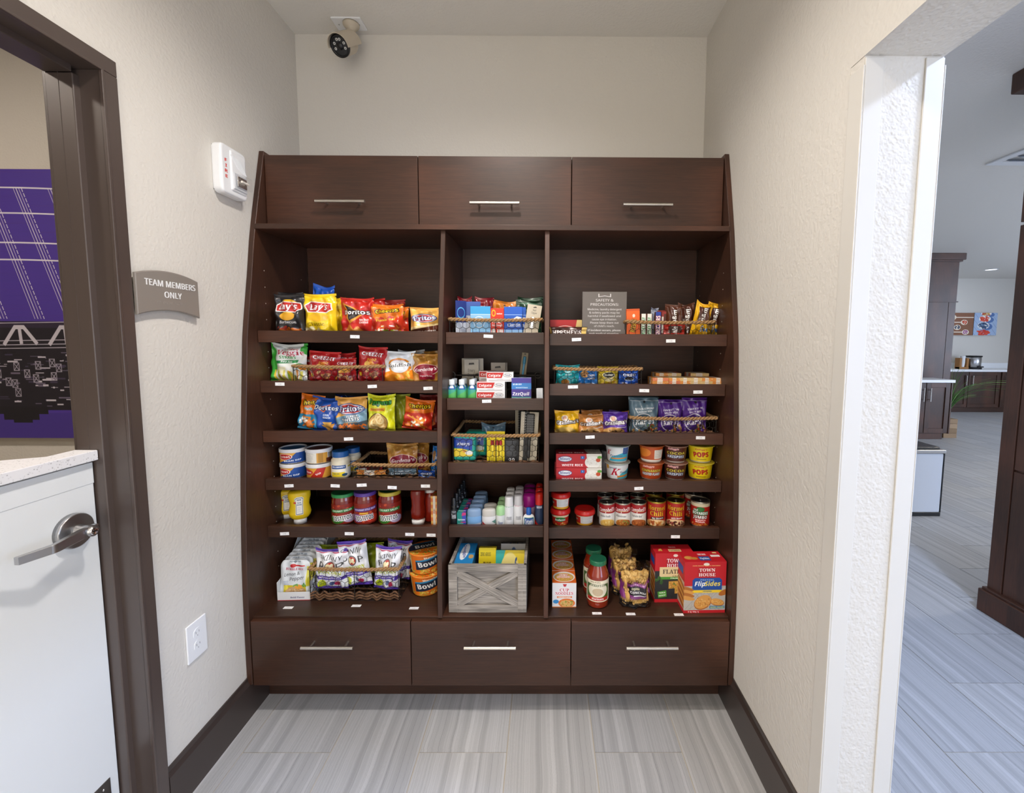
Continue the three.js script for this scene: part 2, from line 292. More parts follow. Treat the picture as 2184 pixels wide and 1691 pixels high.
// unseen glowing entrance behind the viewpoint, placed to light the cabinet front
{
  const w = struct('window_2', null, null, 'unseen glowing entrance behind the viewpoint, placed to light the cabinet front', 'window');
  const x0 = 0.16, x1 = 1.7, y0 = 0.12, y1 = 2.3, z = ZR - 0.001;
  mesh('pane', box(x0, x1, y0, y1, z - 0.01, z), new THREE.MeshStandardMaterial({ color: 0x99aabb, emissive: new THREE.Color(UNSEENREAR.c), emissiveIntensity: 1.4 }), w);
  for (const [a, b, c, d] of [[x0 - 0.07, x1 + 0.07, 0, y0], [x0 - 0.07, x1 + 0.07, y1, y1 + 0.07], [x0 - 0.07, x0, y0, y1], [x1, x1 + 0.07, y0, y1], [0.9, 0.96, y0, y1]]) mesh('window_frame', rbox(a, b, c, d, z - 0.05, z, 0.004), M.bronze, w);
  const a = new THREE.RectAreaLight(UNSEENREAR.c, UNSEENREAR.i, x1 - x0, y1 - y0); a.position.set((x0 + x1) / 2, (y0 + y1) / 2, z - 0.06); a.castShadow = true; w.add(a);
}
// unseen glowing band in the far side wall, placed to light the hall
{
  const w = struct('window_3', null, null, 'unseen glowing window band in the side wall, placed to light the hall', 'window');
  const x = 12.099, z0 = -3.2, z1 = 3.4, y0 = 0.7, y1 = 2.4;
  mesh('pane', box(x - 0.01, x, y0, y1, z0, z1), new THREE.MeshStandardMaterial({ color: 0x99aabb, emissive: new THREE.Color(UNSEENSIDE.c), emissiveIntensity: 4 }), w);
  for (const z of [z0 - 0.06, -1.03, 1.17, z1]) mesh('window_frame', rbox(x - 0.05, x, y0, y1, z, z + 0.06, 0.004), M.white, w);
  for (const y of [y0 - 0.06, y1]) mesh('window_frame', rbox(x - 0.05, x, y, y + 0.06, z0 - 0.06, z1 + 0.06, 0.004), M.white, w);
  const a = new THREE.RectAreaLight(UNSEENSIDE.c, UNSEENSIDE.i, z1 - z0, y1 - y0); a.position.set(x - 0.07, (y0 + y1) / 2, (z0 + z1) / 2); a.rotation.y = Math.PI / 2; a.castShadow = true; w.add(a);
}

// ---------------------------------------------------------------- the built-in snack cabinet
const PROFILE = [[2.183, 0.296], [1.875, 0.371], [1.69, 0.404], [1.49, 0.441], [1.385, 0.454], [1.24, 0.468], [0.965, 0.494], [0.7, 0.511], [0.5, 0.519], [0.3, 0.521], [0.13, 0.521]];
const LIPZ = 0.39, DECK = 0.392;
const COLS = { L: [0.021, 0.7285, [1.480, 1.284, 1.0863, 0.893, 0.6974]], M: [0.7475, 1.131, [1.4762, 1.2179, 0.96, 0.6996]], R: [1.1505, 1.843, [1.4724, 1.2766, 1.0815, 0.889, 0.6944]] };
const BASE = {}; for (const k of 'LMR') { BASE[k + 0] = DECK; COLS[k][2].forEach((y, i) => { BASE[k + (i + 1)] = y - 0.016; }); }
const cabinet = thing('display_cabinet', 'tall dark brown built-in cabinet with bowed sides holding snacks', 'cabinet');
const tagTextures = {};
function tagMat(text) {
  if (tagTextures[text]) return tagTextures[text];
  const c = document.createElement('canvas'); c.width = 64; c.height = 24; const x = c.getContext('2d'); x.fillStyle = '#f1f2f4'; x.fillRect(0, 0, 64, 24); x.fillStyle = '#8d9096'; x.font = '11px sans-serif'; x.textAlign = 'center'; x.fillText(text, 32, 16);
  const t = new THREE.CanvasTexture(c); t.colorSpace = THREE.SRGBColorSpace; return (tagTextures[text] = new THREE.MeshStandardMaterial({ map: t, roughness: 0.5 }));
}
{
  const panel = (x0, x1, inset, yTop, yBot, z0 = 0.012) => {
    const pts = PROFILE.filter(([y]) => y < yTop - 0.01 && y > yBot + 0.01).map(([y, z]) => [z - inset, y]);
    const zAt = (y) => { for (let i = 0; i + 1 < PROFILE.length; i++) { const [a, p] = PROFILE[i], [b, q] = PROFILE[i + 1]; if (y <= a && y >= b) return p + (q - p) * (a - y) / (a - b); } return PROFILE[0][1]; };
    const sh = new THREE.Shape(); sh.moveTo(z0, yTop); sh.lineTo(zAt(yTop) - inset, yTop);
    sh.splineThru([...pts, [zAt(yBot) - inset, yBot]].map(([a, b]) => new THREE.Vector2(a, b))); sh.lineTo(z0, yBot);
    const g = new THREE.ExtrudeGeometry(sh, { depth: x1 - x0 - 0.003, bevelEnabled: true, bevelSize: 0.0015, bevelThickness: 0.0015, bevelSegments: 1, bevelOffset: -0.0015, curveSegments: 40 });
    const p = g.attributes.position; for (let i = 0; i < p.count; i++) p.setXYZ(i, x0 + 0.0015 + p.getZ(i), p.getY(i), p.getX(i));
    const ix = g.index; if (ix) for (let i = 0; i < ix.count; i += 3) { const a = ix.getX(i); ix.setX(i, ix.getX(i + 1)); ix.setX(i + 1, a); }
    else { for (let i = 0; i < p.count; i += 3) for (const at of [g.attributes.position, g.attributes.uv]) { const n = at.itemSize; for (let k = 0; k < n; k++) { const a = at.array[i * n + k]; at.array[i * n + k] = at.array[(i + 1) * n + k]; at.array[(i + 1) * n + k] = a; } } }
    g.computeVertexNormals(); return metreUV(g, 1, x0, 0, true);
  };
  const wb = (name, parent, x0, x1, y0, y1, z0, z1, r = 0.0015, swap = false) => mesh(name, metreUV(rbox(x0, x1, y0, y1, z0, z1, r), 1, (x0 * 7.3) % 1, (y0 * 3.1) % 1, swap), M.wood, parent);
  mesh('side_panel', panel(0.001, 0.021, 0, 2.186, 0.1301), M.wood, cabinet);
  mesh('side_panel', panel(1.843, 1.8622, 0, 2.186, 0.1301), M.wood, cabinet);
  mesh('divider', panel(0.729, 0.747, 0.012, 1.868, DECK), M.wood, cabinet);
  mesh('divider', panel(1.1315, 1.15, 0.012, 1.868, DECK), M.wood, cabinet);
  wb('back_panel', cabinet, 0.021, 1.843, 0.13, 2.17, 0.002, 0.012);
  wb('header_shelf', cabinet, 0.021, 1.843, 1.868, 1.888, 0.012, 0.374);
  wb('top_panel', cabinet, 0.021, 1.843, 2.15, 2.168, 0.012, 0.28);
  wb('deck', cabinet, 0.021, 1.843, DECK - 0.02, DECK, 0.012, 0.499);
  mesh('toe_kick', metreUV(box(0.013, W - 0.013, 0.0, 0.13, 0.396, 0.414)), M.wood, cabinet);
  mesh('carcass_bottom', metreUV(box(0.021, 1.843, 0.13, 0.148, 0.012, 0.49)), M.wood, cabinet);
  // doors above, drawers below, each with a bar handle
  const handle = (parent, xc, y, z, stand, up) => {
    const h = new THREE.Group(); h.name = 'handle'; parent.add(h);
    const g = new THREE.CylinderGeometry(0.006, 0.006, 0.193, 16); g.rotateZ(Math.PI / 2); g.translate(xc, y, z + stand); mesh('grip', g, M.satin, h);
    for (const s of [-1, 1]) { const q = new THREE.CylinderGeometry(0.0043, 0.0043, stand, 12); q.rotateX(Math.PI / 2); q.translate(xc + s * 0.064, y, z + stand / 2); mesh('post', q, M.satin, h); }
  };
  const cuts = [0.0235, 0.6265, 0.6295, 1.2355, 1.2385, 1.8405];
  for (let k = 0; k < 3; k++) {
    const x0 = cuts[2 * k], x1 = cuts[2 * k + 1], xc = [0.331, 0.934, 1.535][k];
    const d = wb('cabinet_door', cabinet, x0, x1, 1.8915, 2.17, 0.281, 0.3, 0.0015); handle(d, xc, 1.984 - 0.003 * k, 0.3, 0.034);
    const w = wb('drawer', cabinet, x0, x1, 0.125, 0.383, 0.498, 0.518, 0.0015); handle(w, [0.3265, 0.9325, 1.5385][k], 0.303, 0.518, 0.034);
    w.userData.label = 'wide flat drawer front'; d.userData.label = 'flat flap door';
  }
  // shelves with a raised front lip and their price labels
  const TAGS = {
    L1: [[757, 718, '1.50']], L2: [[597, 819, '2.50'], [794, 824, '1.25'], [913, 828, '1.50']], L3: [[743.5, 936, '1.50']],
    L4: [[616.5, 1036, '5.00'], [715, 1036, '2.75'], [771.5, 1034.5, '.75'], [836.5, 1039.5, '2.50'], [907.5, 1036.5, '1.50']], L5: [[607, 1138, '2.50'], [745, 1138, '5.00'], [874, 1139.5, '3.75'], [919.5, 1141, '2.50']],
    M1: [[1041.5, 717, '1.50']], M2: [[1038, 855.5, '1.50']], M3: [], M4: [],
    R1: [[1229.5, 724, '1.50'], [1430.5, 727, '1.00']], R2: [[1222, 825, '.50'], [1374, 833, '.75'], [1488.5, 836, '1.00']], R3: [[1258.5, 932, '1.00'], [1494, 933.5, '2.50']], R4: [[1362.5, 1041.5, '2.00']], R5: [[1440.5, 1144.5, '2.00']],
  };
  for (const k of 'LMR') COLS[k][2].forEach((y, i) => {
    const [x0, x1] = COLS[k];
    const s = wb('shelf', cabinet, x0 + 0.001, x1 - 0.001, y - 0.038, y - 0.016, 0.0125, LIPZ - 0.0205);
    wb('lip', s, x0 + 0.001, x1 - 0.001, y - 0.046, y, LIPZ - 0.02, LIPZ, 0.0015);
    for (const [u, v, text] of TAGS[k + (i + 1)] || []) { const p = PZ(u, v, LIPZ); const t = mesh('price_label', new THREE.BoxGeometry(text.length > 3 ? 0.036 : 0.039, 0.0125, 0.0006), tagMat(text), s); t.position.set(p.x, Math.max(Math.min(p.y, y - 0.0075), y - 0.039), LIPZ + 0.0004); t.rotation.z = (hash(u | 0, v | 0) - 0.5) * 0.1; }
  });
  const deckGrp = cabinet.children.find((c) => c.name === 'deck');
  for (const [u, v] of [[615, 1296], [760, 1292], [883, 1297], [1273, 1308], [1345, 1309.5], [1448, 1311.5]]) { const p = PY(u, v, DECK), t = mesh('price_label', new THREE.BoxGeometry(0.036, 0.0006, 0.0145), tagMat('2.50'), deckGrp); t.position.set(p.x, DECK + 0.0004, Math.min(p.z, 0.488)); }
  // shelf pin holes on the inner faces of the side panels
  for (const [x, s] of [[0.0212, 1], [1.8428, -1]]) for (const z of [0.07, 0.33]) for (let y = 0.5; y < 1.75; y += 0.064) { const c = new THREE.CylinderGeometry(0.0022, 0.0022, 0.0006, 8); c.rotateZ(Math.PI / 2); c.translate(x, y, z); mesh('pin_hole', c, col(0xb9aea2, 0.6), cabinet); }
}

// ---------------------------------------------------------------- fittings on the walls
{ // security camera under the ceiling
  const t = thing('security_camera', 'beige bullet security camera on a square ceiling plate', 'camera', [0.277, H, 0.072]);
  mesh('ceiling_plate', rbox(-0.064, 0.064, -0.007, 0, -0.039, 0.039, 0.003), M.white, t);
  const beige = col(0xc4b9a6, 0.45);
  for (const s of [-1, 1]) { const g = new THREE.CylinderGeometry(0.003, 0.003, 0.0016, 10); g.translate(s * 0.044, -0.0075, 0); mesh('screw', g, M.steel, t); }
  const foot = lathe([[0, -0.007], [0.034, -0.007], [0.034, -0.014], [0.026, -0.024], [0.018, -0.03], [0.0165, -0.044], [0, -0.044]], 32); foot.translate(0.01, 0, 0.004); mesh('mount_foot', foot, beige, t);
  mesh('mount_arm', tube([[0.009, -0.036, 0.004], [0.008, -0.06, 0.006], [0.006, -0.085, 0.016]], 0.0125, 12, 10), beige, t);
  const b = new THREE.Group(); b.name = 'housing_assembly'; t.add(b); b.position.set(0.0, -0.128, 0.058); b.lookAt(t.position.clone().add(new THREE.Vector3(-0.05, -0.25, 0.36)).sub(new THREE.Vector3(0, 0, 0)));
  const dir = new THREE.Vector3(-0.16, -0.62, 0.77).normalize(); b.quaternion.setFromUnitVectors(new THREE.Vector3(0, 0, 1), dir);
  const L = (pts, n = 36) => { const g = lathe(pts, n); g.rotateX(Math.PI / 2); return g; };
  mesh('housing', L([[0, -0.06], [0.03, -0.058], [0.038, -0.048], [0.04, 0.03], [0, 0.03]]), beige, b);
  mesh('front_ring', L([[0.036, 0.026], [0.0405, 0.026], [0.0405, 0.037], [0.034, 0.037], [0.032, 0.033], [0.034, 0.026]]), M.black, b);
  mesh('front_glass', L([[0, 0.0335], [0.033, 0.0335], [0.033, 0.028], [0, 0.028]]), M.darkPlastic, b);
  mesh('lens', L([[0, 0.041], [0.007, 0.04], [0.013, 0.036], [0.014, 0.033], [0, 0.033]]), M.black, b);
  for (const a of [25, 75, 105, 155, 200, 340]) { const q = L([[0.0022, 0.035], [0.0042, 0.036], [0.0052, 0.0345], [0.0052, 0.033], [0.0022, 0.033]], 14); q.translate(Math.cos(a * Math.PI / 180) * 0.0235, Math.sin(a * Math.PI / 180) * 0.0235, 0); mesh('infrared_lamp', q, col(0xd8d8d4, 0.3), b); }
  const hood = new THREE.CylinderGeometry(0.0445, 0.0445, 0.115, 32, 1, true, Math.PI * 0.62, Math.PI * 0.76 + 0.9); hood.rotateX(Math.PI / 2); hood.rotateZ(Math.PI * 0.0); hood.translate(0, 0, -0.008);
  const hs = new THREE.Shape(); hs.absarc(0, 0, 0.0465, -0.12, Math.PI + 0.12, false); hs.absarc(0, 0, 0.0435, Math.PI + 0.12, -0.12, true);
  const hg = new THREE.ExtrudeGeometry(hs, { depth: 0.115, bevelEnabled: false, curveSegments: 24 }); hg.translate(0, 0.001, -0.066); mesh('sun_hood', hg, beige, b);
}
const font = await new FontLoader().loadAsync('fonts/droid/droid_sans_regular.typeface.json');
const fontB = await new FontLoader().loadAsync('fonts/droid/droid_sans_bold.typeface.json');
function text3(str, size, depth, f = font) { const g = new TextGeometry(str, { font: f, size, depth, curveSegments: 4, bevelEnabled: false }); g.computeBoundingBox(); const b = g.boundingBox; g.translate(-(b.min.x + b.max.x) / 2, 0, 0); return g; }
{ // fire alarm: local frame x = toward the viewer along the wall reversed (z axis), wall normal = +x
  const t = thing('fire_alarm_strobe', 'white wall fire alarm with red FIRE lettering and clear strobe', 'fire alarm', [0, 2.025, 0.487], Math.PI / 2);
  // turned by 90 degrees: local x -> -z, local z -> +x
  mesh('back_plate', rbox(-0.06, 0.06, -0.07, 0.083, 0, 0.008, 0.004), col(0x4a4a4c, 0.5), t);
  const hs = new THREE.Shape(); const w = 0.063, y0 = -0.077, y1 = 0.09, r = 0.022;
  hs.moveTo(-w + r, y0); hs.lineTo(w - r, y0); hs.quadraticCurveTo(w, y0, w, y0 + r); hs.lineTo(w, y1 - r); hs.quadraticCurveTo(w, y1, w - r, y1); hs.lineTo(-w + r, y1); hs.quadraticCurveTo(-w, y1, -w, y1 - r); hs.lineTo(-w, y0 + r); hs.quadraticCurveTo(-w, y0, -w + r, y0);
  const hg = new THREE.ExtrudeGeometry(hs, { depth: 0.018, bevelEnabled: true, bevelSize: 0.007, bevelThickness: 0.009, bevelSegments: 3, bevelOffset: -0.007, curveSegments: 8 }); hg.translate(0, 0, 0.008);
  mesh('housing', hg, M.white, t);
  mesh('raised_face', rbox(-0.022, 0.054, -0.06, 0.078, 0.026, 0.04, 0.007, 3), M.white, t);
  for (let i = 0; i < 6; i++) { const g = new THREE.CylinderGeometry(0.0022, 0.0022, 0.052, 6); g.rotateZ(0.7); g.translate(-0.004 + i * 0.008, 0.042 - i * 0.002, 0.04); mesh('sounder_rib', g, M.white, t); }
  mesh('strobe_base', rbox(-0.016, 0.05, -0.052, 0.004, 0.038, 0.044, 0.003), col(0xcfd2d6, 0.3), t);
  mesh('strobe_lens', rbox(-0.013, 0.047, -0.046, 0.0, 0.044, 0.066, 0.006, 2), M.glass, t);
  mesh('strobe_reflector', rbox(-0.006, 0.04, -0.041, -0.005, 0.0442, 0.05, 0.002), M.chrome, t);
  const bulb = new THREE.CylinderGeometry(0.004, 0.004, 0.034, 10); bulb.rotateZ(Math.PI / 2); bulb.translate(0.017, -0.023, 0.058); mesh('strobe_tube', bulb, col(0xf4efe4, 0.2), t);
  'FIRE'.split('').forEach((c, i) => { const g = text3(c, 0.0105, 0.0006, fontB); g.scale(1.7, 1, 1); g.translate(-0.041, 0.03 - i * 0.018, 0.0349); mesh('letter', g, M.red, t); });
}
{ // room sign with raised letters
  const zc = 0.767, w = 0.107, yb = 1.513, t = thing('room_sign', 'taupe arched wall sign reading TEAM MEMBERS ONLY', 'sign', [0, yb, zc], Math.PI / 2);
  const s = new THREE.Shape(); s.moveTo(-w, 0); s.quadraticCurveTo(0, 0.034, w, 0); s.lineTo(w, 0.115); s.quadraticCurveTo(0, 0.149, -w, 0.115); s.lineTo(-w, 0);
  const g = new THREE.ExtrudeGeometry(s, { depth: 0.005, bevelEnabled: true, bevelSize: 0.003, bevelThickness: 0.0015, bevelSegments: 1, bevelOffset: -0.003, curveSegments: 20 }); g.translate(0, 0, 0.012);
  mesh('panel', g, col(0x867f78, 0.4), t);
  mesh('standoff', merge([box(-0.08, 0.08, 0.035, 0.1, 0, 0.011)]), col(0xb5b3b0, 0.6), t);
  const a = text3('TEAM MEMBERS', 0.0176, 0.0014), b = text3('ONLY', 0.0176, 0.0014); a.scale(0.98, 1, 1); a.translate(0.006, 0.0855, 0.0186); b.translate(0.01, 0.0545, 0.0186);
  mesh('lettering', merge([a, b]), M.white, t);
  const dots = []; const cells = [3, 5, 0, 6, 1, 3, 5, 2, 0, 4, 6, 2, 5]; let x = -0.045;
  for (const c of cells) { if (c) for (let k = 0; k < 6; k++) if ((c * 37 + k * 11) % 3) { const d = new THREE.SphereGeometry(0.0008, 6, 4); d.translate(x + (k % 2) * 0.0024, 0.042 - Math.floor(k / 2) * 0.0024, 0.0186); dots.push(d); } x += 0.0068; }
  mesh('braille', merge(dots), col(0x9a938b, 0.5), t);
}
{ // wall outlet
  const t = thing('wall_outlet', 'white duplex wall outlet with a plain cover plate', 'outlet', [0, 0.412, 0.7365], Math.PI / 2);
  mesh('cover_plate', rbox(-0.0395, 0.0395, 0, 0.125, 0, 0.006, 0.0025, 2), M.white, t);
  for (const y of [0.042, 0.083]) {
    const s = new THREE.Shape(); s.absarc(0, 0, 0.0165, 0.5, Math.PI - 0.5, false); s.absarc(0, 0, 0.0165, Math.PI + 0.5, -0.5, false);
    const g = new THREE.ExtrudeGeometry(s, { depth: 0.0016, bevelEnabled: false, curveSegments: 12 }); g.translate(0, y, 0.0058); const r = mesh('receptacle', g, M.white, t);
    for (const [dx, dy, hh] of [[-0.0063, 0.003, 0.008], [0.0063, 0.003, 0.0066], [0, -0.008, 0.0045]]) mesh('slot', box(dx - 0.001, dx + 0.001, y + dy - hh / 2, y + dy + hh / 2, 0.0072, 0.0076), col(0x8a8c90, 0.6), r);
  }
  const sc = new THREE.CylinderGeometry(0.0032, 0.0032, 0.001, 12); sc.rotateX(Math.PI / 2); sc.translate(0, 0.0625, 0.0062); mesh('screw', sc, M.white, t);
}
// canvas print on the office wall
{
  const z = 0.1, tl = PZ(-140, 362, z), br = PZ(240, 933, z), w = br.x - tl.x, h = tl.y - br.y;
  const c = document.createElement('canvas'); c.width = 640; c.height = 900; const x = c.getContext('2d');
  x.fillStyle = '#4c349a'; x.fillRect(0, 0, 640, 900);
  for (let i = 0; i < 400; i++) { x.fillStyle = `rgba(${66 + rnd() * 20 | 0},${44 + rnd() * 14 | 0},${130 + rnd() * 24 | 0},0.25)`; x.fillRect(rnd() * 640, rnd() * 900, 80 + rnd() * 200, 2); }
  x.strokeStyle = '#e4e0ea';
  const rail = (y, lw) => { x.lineWidth = lw; x.beginPath(); x.moveTo(0, y + 6); x.quadraticCurveTo(260, y - 6, 640, y + 10); x.stroke(); };
  rail(58, 5); rail(140, 5); rail(236, 5); rail(292, 5);
  for (const [a, b] of [[-40, 90], [60, 215], [210, 370], [330, 500], [470, 640]]) for (let k = 0; k < 4; k++) { x.lineWidth = k % 2 ? 3 : 2; if (k === 3) x.setLineDash([14, 4]); x.beginPath(); x.moveTo(a + k * 11, 60); x.lineTo(b + k * 13, 490); x.stroke(); x.setLineDash([]); }
  x.fillStyle = '#191420'; x.fillRect(0, 512, 640, 290);
  x.fillStyle = '#2b2138'; x.fillRect(0, 498, 640, 22);
  x.strokeStyle = '#b9b4c2'; x.lineWidth = 3; for (const y of [500, 560, 574, 586]) { x.beginPath(); x.moveTo(0, y + 8); x.lineTo(640, y - 2); x.stroke(); }
  x.strokeStyle = '#cbc6d2'; x.lineWidth = 14; for (const a of [40, 230, 420]) { x.beginPath(); x.moveTo(a, 578); x.lineTo(a + 52, 518); x.lineTo(a + 88, 518); x.lineTo(a + 140, 575); x.moveTo(a + 70, 518); x.lineTo(a + 74, 575); x.stroke(); }
  for (let i = 0; i < 150; i++) { const a = rnd() * 620, b = 600 + rnd() * 190; x.fillStyle = ['#c9c4d0', '#6d6479', '#403750', '#0e0b12'][i % 4]; x.fillRect(a, b, 6 + rnd() * 50, 2 + rnd() * 5); }
  x.strokeStyle = '#a7a1b0'; x.lineWidth = 3; for (let i = 0; i < 26; i++) { const a = rnd() * 600, b = 610 + rnd() * 120; x.strokeRect(a, b, 22, 26); x.beginPath(); x.moveTo(a, b); x.lineTo(a + 22, b + 26); x.moveTo(a + 22, b); x.lineTo(a, b + 26); x.stroke(); }
  x.fillStyle = '#45308c'; x.fillRect(0, 812, 640, 90);
  x.fillStyle = '#120e18'; x.fillRect(150, 790, 240, 26); x.fillRect(200, 812, 150, 24); x.fillRect(240, 834, 80, 12);
  const tx = new THREE.CanvasTexture(c); tx.colorSpace = THREE.SRGBColorSpace;
  const t = thing('canvas_print', 'large purple canvas print of steel bridgework on the office wall', 'picture', [(tl.x + br.x) / 2, br.y, 0.08]);
  mesh('stretcher', rbox(-w / 2, w / 2, 0, h, 0.0, 0.034, 0.002), col(0xb79b78, 0.7), t);
  const p = new THREE.PlaneGeometry(w, h); p.translate(0, h / 2, 0.0345); mesh('print', p, new THREE.MeshStandardMaterial({ map: tx, roughness: 0.55 }), t);
}

// ---------------------------------------------------------------- breakfast hall seen through the opening
const hw = (name, parent, x0, x1, y0, y1, z0, z1, r = 0.002, swap = true) => mesh(name, metreUV(rbox(x0, x1, y0, y1, z0, z1, r), 1, (x0 * 3.7) % 1, 0, swap), M.wood, parent);
{ // tall cabinet at the right edge, its side toward the opening
  const t = thing('tall_cabinet', 'tall dark brown pantry cabinet side with wide base moulding by the hall', 'cabinet');
  hw('carcass', t, 3.53, 4.4, 0.0, 2.72, -0.135, 1.3);
  for (const [z0, z1, y0, y1] of [[-0.136, -0.066, 0.12, 2.03], [-0.136, -0.066, 2.045, 2.66]]) hw('stile', t, 3.515, 3.53, y0, y1, z0, z1);
  for (const [y0, y1] of [[0.12, 0.79], [0.8, 2.03], [2.045, 2.66]]) hw('side_panel', t, 3.52, 3.531, y0, y1, -0.063, 1.29);
  hw('base_moulding', t, 3.485, 3.535, 0, 0.122, -0.155, 1.3, 0.006); hw('base_cap', t, 3.497, 3.535, 0.12, 0.135, -0.146, 1.3, 0.004);
  hw('crown', t, 3.46, 4.4, 2.68, 2.779, -0.19, 1.3, 0.006); hw('crown_bead', t, 3.495, 4.4, 2.655, 2.685, -0.155, 1.3, 0.006);
}
{ // step bin
  const t = thing('trash_bin', 'white rectangular step bin with dark lid on the hall floor', 'bin', [4.2, 0, -1.56]);
  mesh('body', rbox(-0.21, 0.215, 0.03, 0.53, -0.17, 0.17, 0.012, 2), col(0xdfe5ee, 0.3), t);
  mesh('base', rbox(-0.213, 0.222, 0, 0.035, -0.173, 0.173, 0.006), M.darkPlastic, t);
  mesh('edge_trim', rbox(0.213, 0.222, 0.03, 0.53, 0.13, 0.172, 0.003), M.darkPlastic, t);
  mesh('rim', rbox(-0.22, 0.225, 0.53, 0.562, -0.178, 0.178, 0.008, 2), M.steel, t);
  mesh('lid', rbox(-0.19, 0.2, 0.558, 0.58, -0.15, 0.15, 0.01, 2), M.darkPlastic, t);
}
function shaker(parent, x0, x1, y0, y1, z, hx) {   // framed cabinet door with a recessed panel
  const d = new THREE.Group(); d.name = 'cabinet_door'; parent.add(d); const s = 0.065;
  for (const [a, b, c, e] of [[x0, x0 + s, y0, y1], [x1 - s, x1, y0, y1]]) hw('stile', d, a, b, c, e, z, z + 0.02);
  for (const [a, b, c, e] of [[x0 + s, x1 - s, y0, y0 + s], [x0 + s, x1 - s, y1 - s, y1]]) hw('rail', d, a, b, c, e, z, z + 0.02);
  hw('panel', d, x0 + s, x1 - s, y0 + s, y1 - s, z, z + 0.008);
  const g = new THREE.CylinderGeometry(0.007, 0.007, 0.2, 10); g.translate(hx, y1 - 0.17, z + 0.05); mesh('handle', merge([g, bar([hx, y1 - 0.1, z + 0.02], [hx, y1 - 0.1, z + 0.05], 0.005, 8), bar([hx, y1 - 0.24, z + 0.02], [hx, y1 - 0.24, z + 0.05], 0.005, 8)]), M.chrome, d);
}
{ // service island
  const t = thing('base_cabinet', 'dark brown island cabinet with framed doors behind the white bin', 'cabinet');
  hw('carcass', t, 5.6, 7.07, 0.09, 0.845, -4.53, -4.19); hw('toe_kick', t, 5.62, 7.02, 0, 0.09, -4.58, -4.2);
  hw('end_panel', t, 7.07, 7.09, 0.09, 0.845, -4.535, -4.165);
  shaker(t, 6.71, 7.06, 0.1, 0.84, -4.189, 6.755); shaker(t, 6.34, 6.7, 0.1, 0.84, -4.189, 6.655); shaker(t, 5.97, 6.33, 0.1, 0.84, -4.189, 6.02);
  const c = thing('countertop', 'white countertop on the island cabinet', 'countertop', [6.36, 0.846, -4.345]);
  mesh('slab', rbox(-0.78, 0.745, 0, 0.042, -0.19, 0.2, 0.004), M.white, c);
  const p = thing('tall_panel_cabinet', 'tall dark brown panelled cabinet with a flat crown behind the island', 'cabinet');
  hw('lower_door', p, 6.4, 7.33, 0.0, 2.045, -5.2, -4.6); hw('upper_door', p, 6.4, 7.45, 2.06, 2.66, -5.2, -4.6); hw('corner_stile', p, 7.34, 7.45, 0, 2.045, -5.2, -4.605);
  hw('light_rail', p, 6.4, 7.47, 2.044, 2.062, -5.2, -4.59); hw('crown', p, 6.36, 7.5, 2.68, 2.779, -5.2, -4.545, 0.006); hw('crown_bead', p, 6.38, 7.475, 2.655, 2.682, -5.2, -4.57, 0.004);
}
{ // far counter
  const t = thing('far_base_cabinet', 'long row of dark framed cabinets against the far wall', 'cabinet');
  hw('carcass', t, 8.6, 11.6, 0.1, 0.835, -7.19, -6.62); mesh('toe_kick', metreUV(box(8.6, 11.6, 0, 0.1, -7.19, -6.66)), M.wood, t);
  for (const [a, b, hx] of [[8.75, 9.32, 9.27], [9.33, 9.72, 9.66], [9.73, 10.36, 9.79], [10.4, 10.98, 10.46], [11.0, 11.58, 11.5]]) shaker(t, a, b, 0.11, 0.83, -6.619, hx);
  const c = thing('far_countertop', 'white countertop with low backsplash along the far wall', 'countertop', [10.1, 0.836, -6.88]);
  mesh('slab', rbox(-1.5, 1.5, 0, 0.04, -0.31, 0.31, 0.004), M.white, c); mesh('backsplash', rbox(-1.5, 1.5, 0.04, 0.15, -0.318, -0.295, 0.003), M.white, c);
  const u = thing('coffee_urn', 'round stainless urn with black lid and base on far counter', 'urn', [10.05, 0.877, -6.86]);
  mesh('body', lathe([[0, 0.03], [0.118, 0.03], [0.118, 0.255], [0, 0.255]], 32), M.steel, u); mesh('base', lathe([[0, 0], [0.132, 0], [0.134, 0.025], [0.122, 0.036], [0, 0.036]], 32), M.black, u); mesh('lid', lathe([[0.0, 0.25], [0.128, 0.25], [0.132, 0.262], [0.126, 0.276], [0, 0.278]], 32), M.black, u); mesh('spout', rbox(-0.03, 0.08, 0.035, 0.06, 0.11, 0.145, 0.006), M.black, u);
  const k = thing('cup_holder', 'wooden upright holder with white paper cups on far counter', 'cup holder', [9.81, 0.877, -6.86]);
  const wd = col(0x9a6a34, 0.6); mesh('back_board', rbox(-0.095, 0.095, 0, 0.225, -0.06, -0.045, 0.003), wd, k); mesh('cheek', rbox(-0.095, -0.05, 0, 0.225, -0.046, 0.05, 0.003), wd, k); mesh('cheek', rbox(0.05, 0.095, 0, 0.225, -0.046, 0.05, 0.003), wd, k); mesh('bottom_board', rbox(-0.095, 0.095, 0, 0.04, -0.045, 0.055, 0.003), wd, k);
  const cups = thing('paper_cup_stack', 'stack of white paper cups inside the wooden holder', 'cups', [9.81, 0.918, -6.85]);
  for (let i = 0; i < 6; i++) { const g = lathe([[0.03, 0], [0.04, 0.1], [0.042, 0.102], [0.039, 0.1], [0.0, 0.02]], 20); g.translate(0, i * 0.025, 0); mesh('cup', g, M.white, cups); }
}
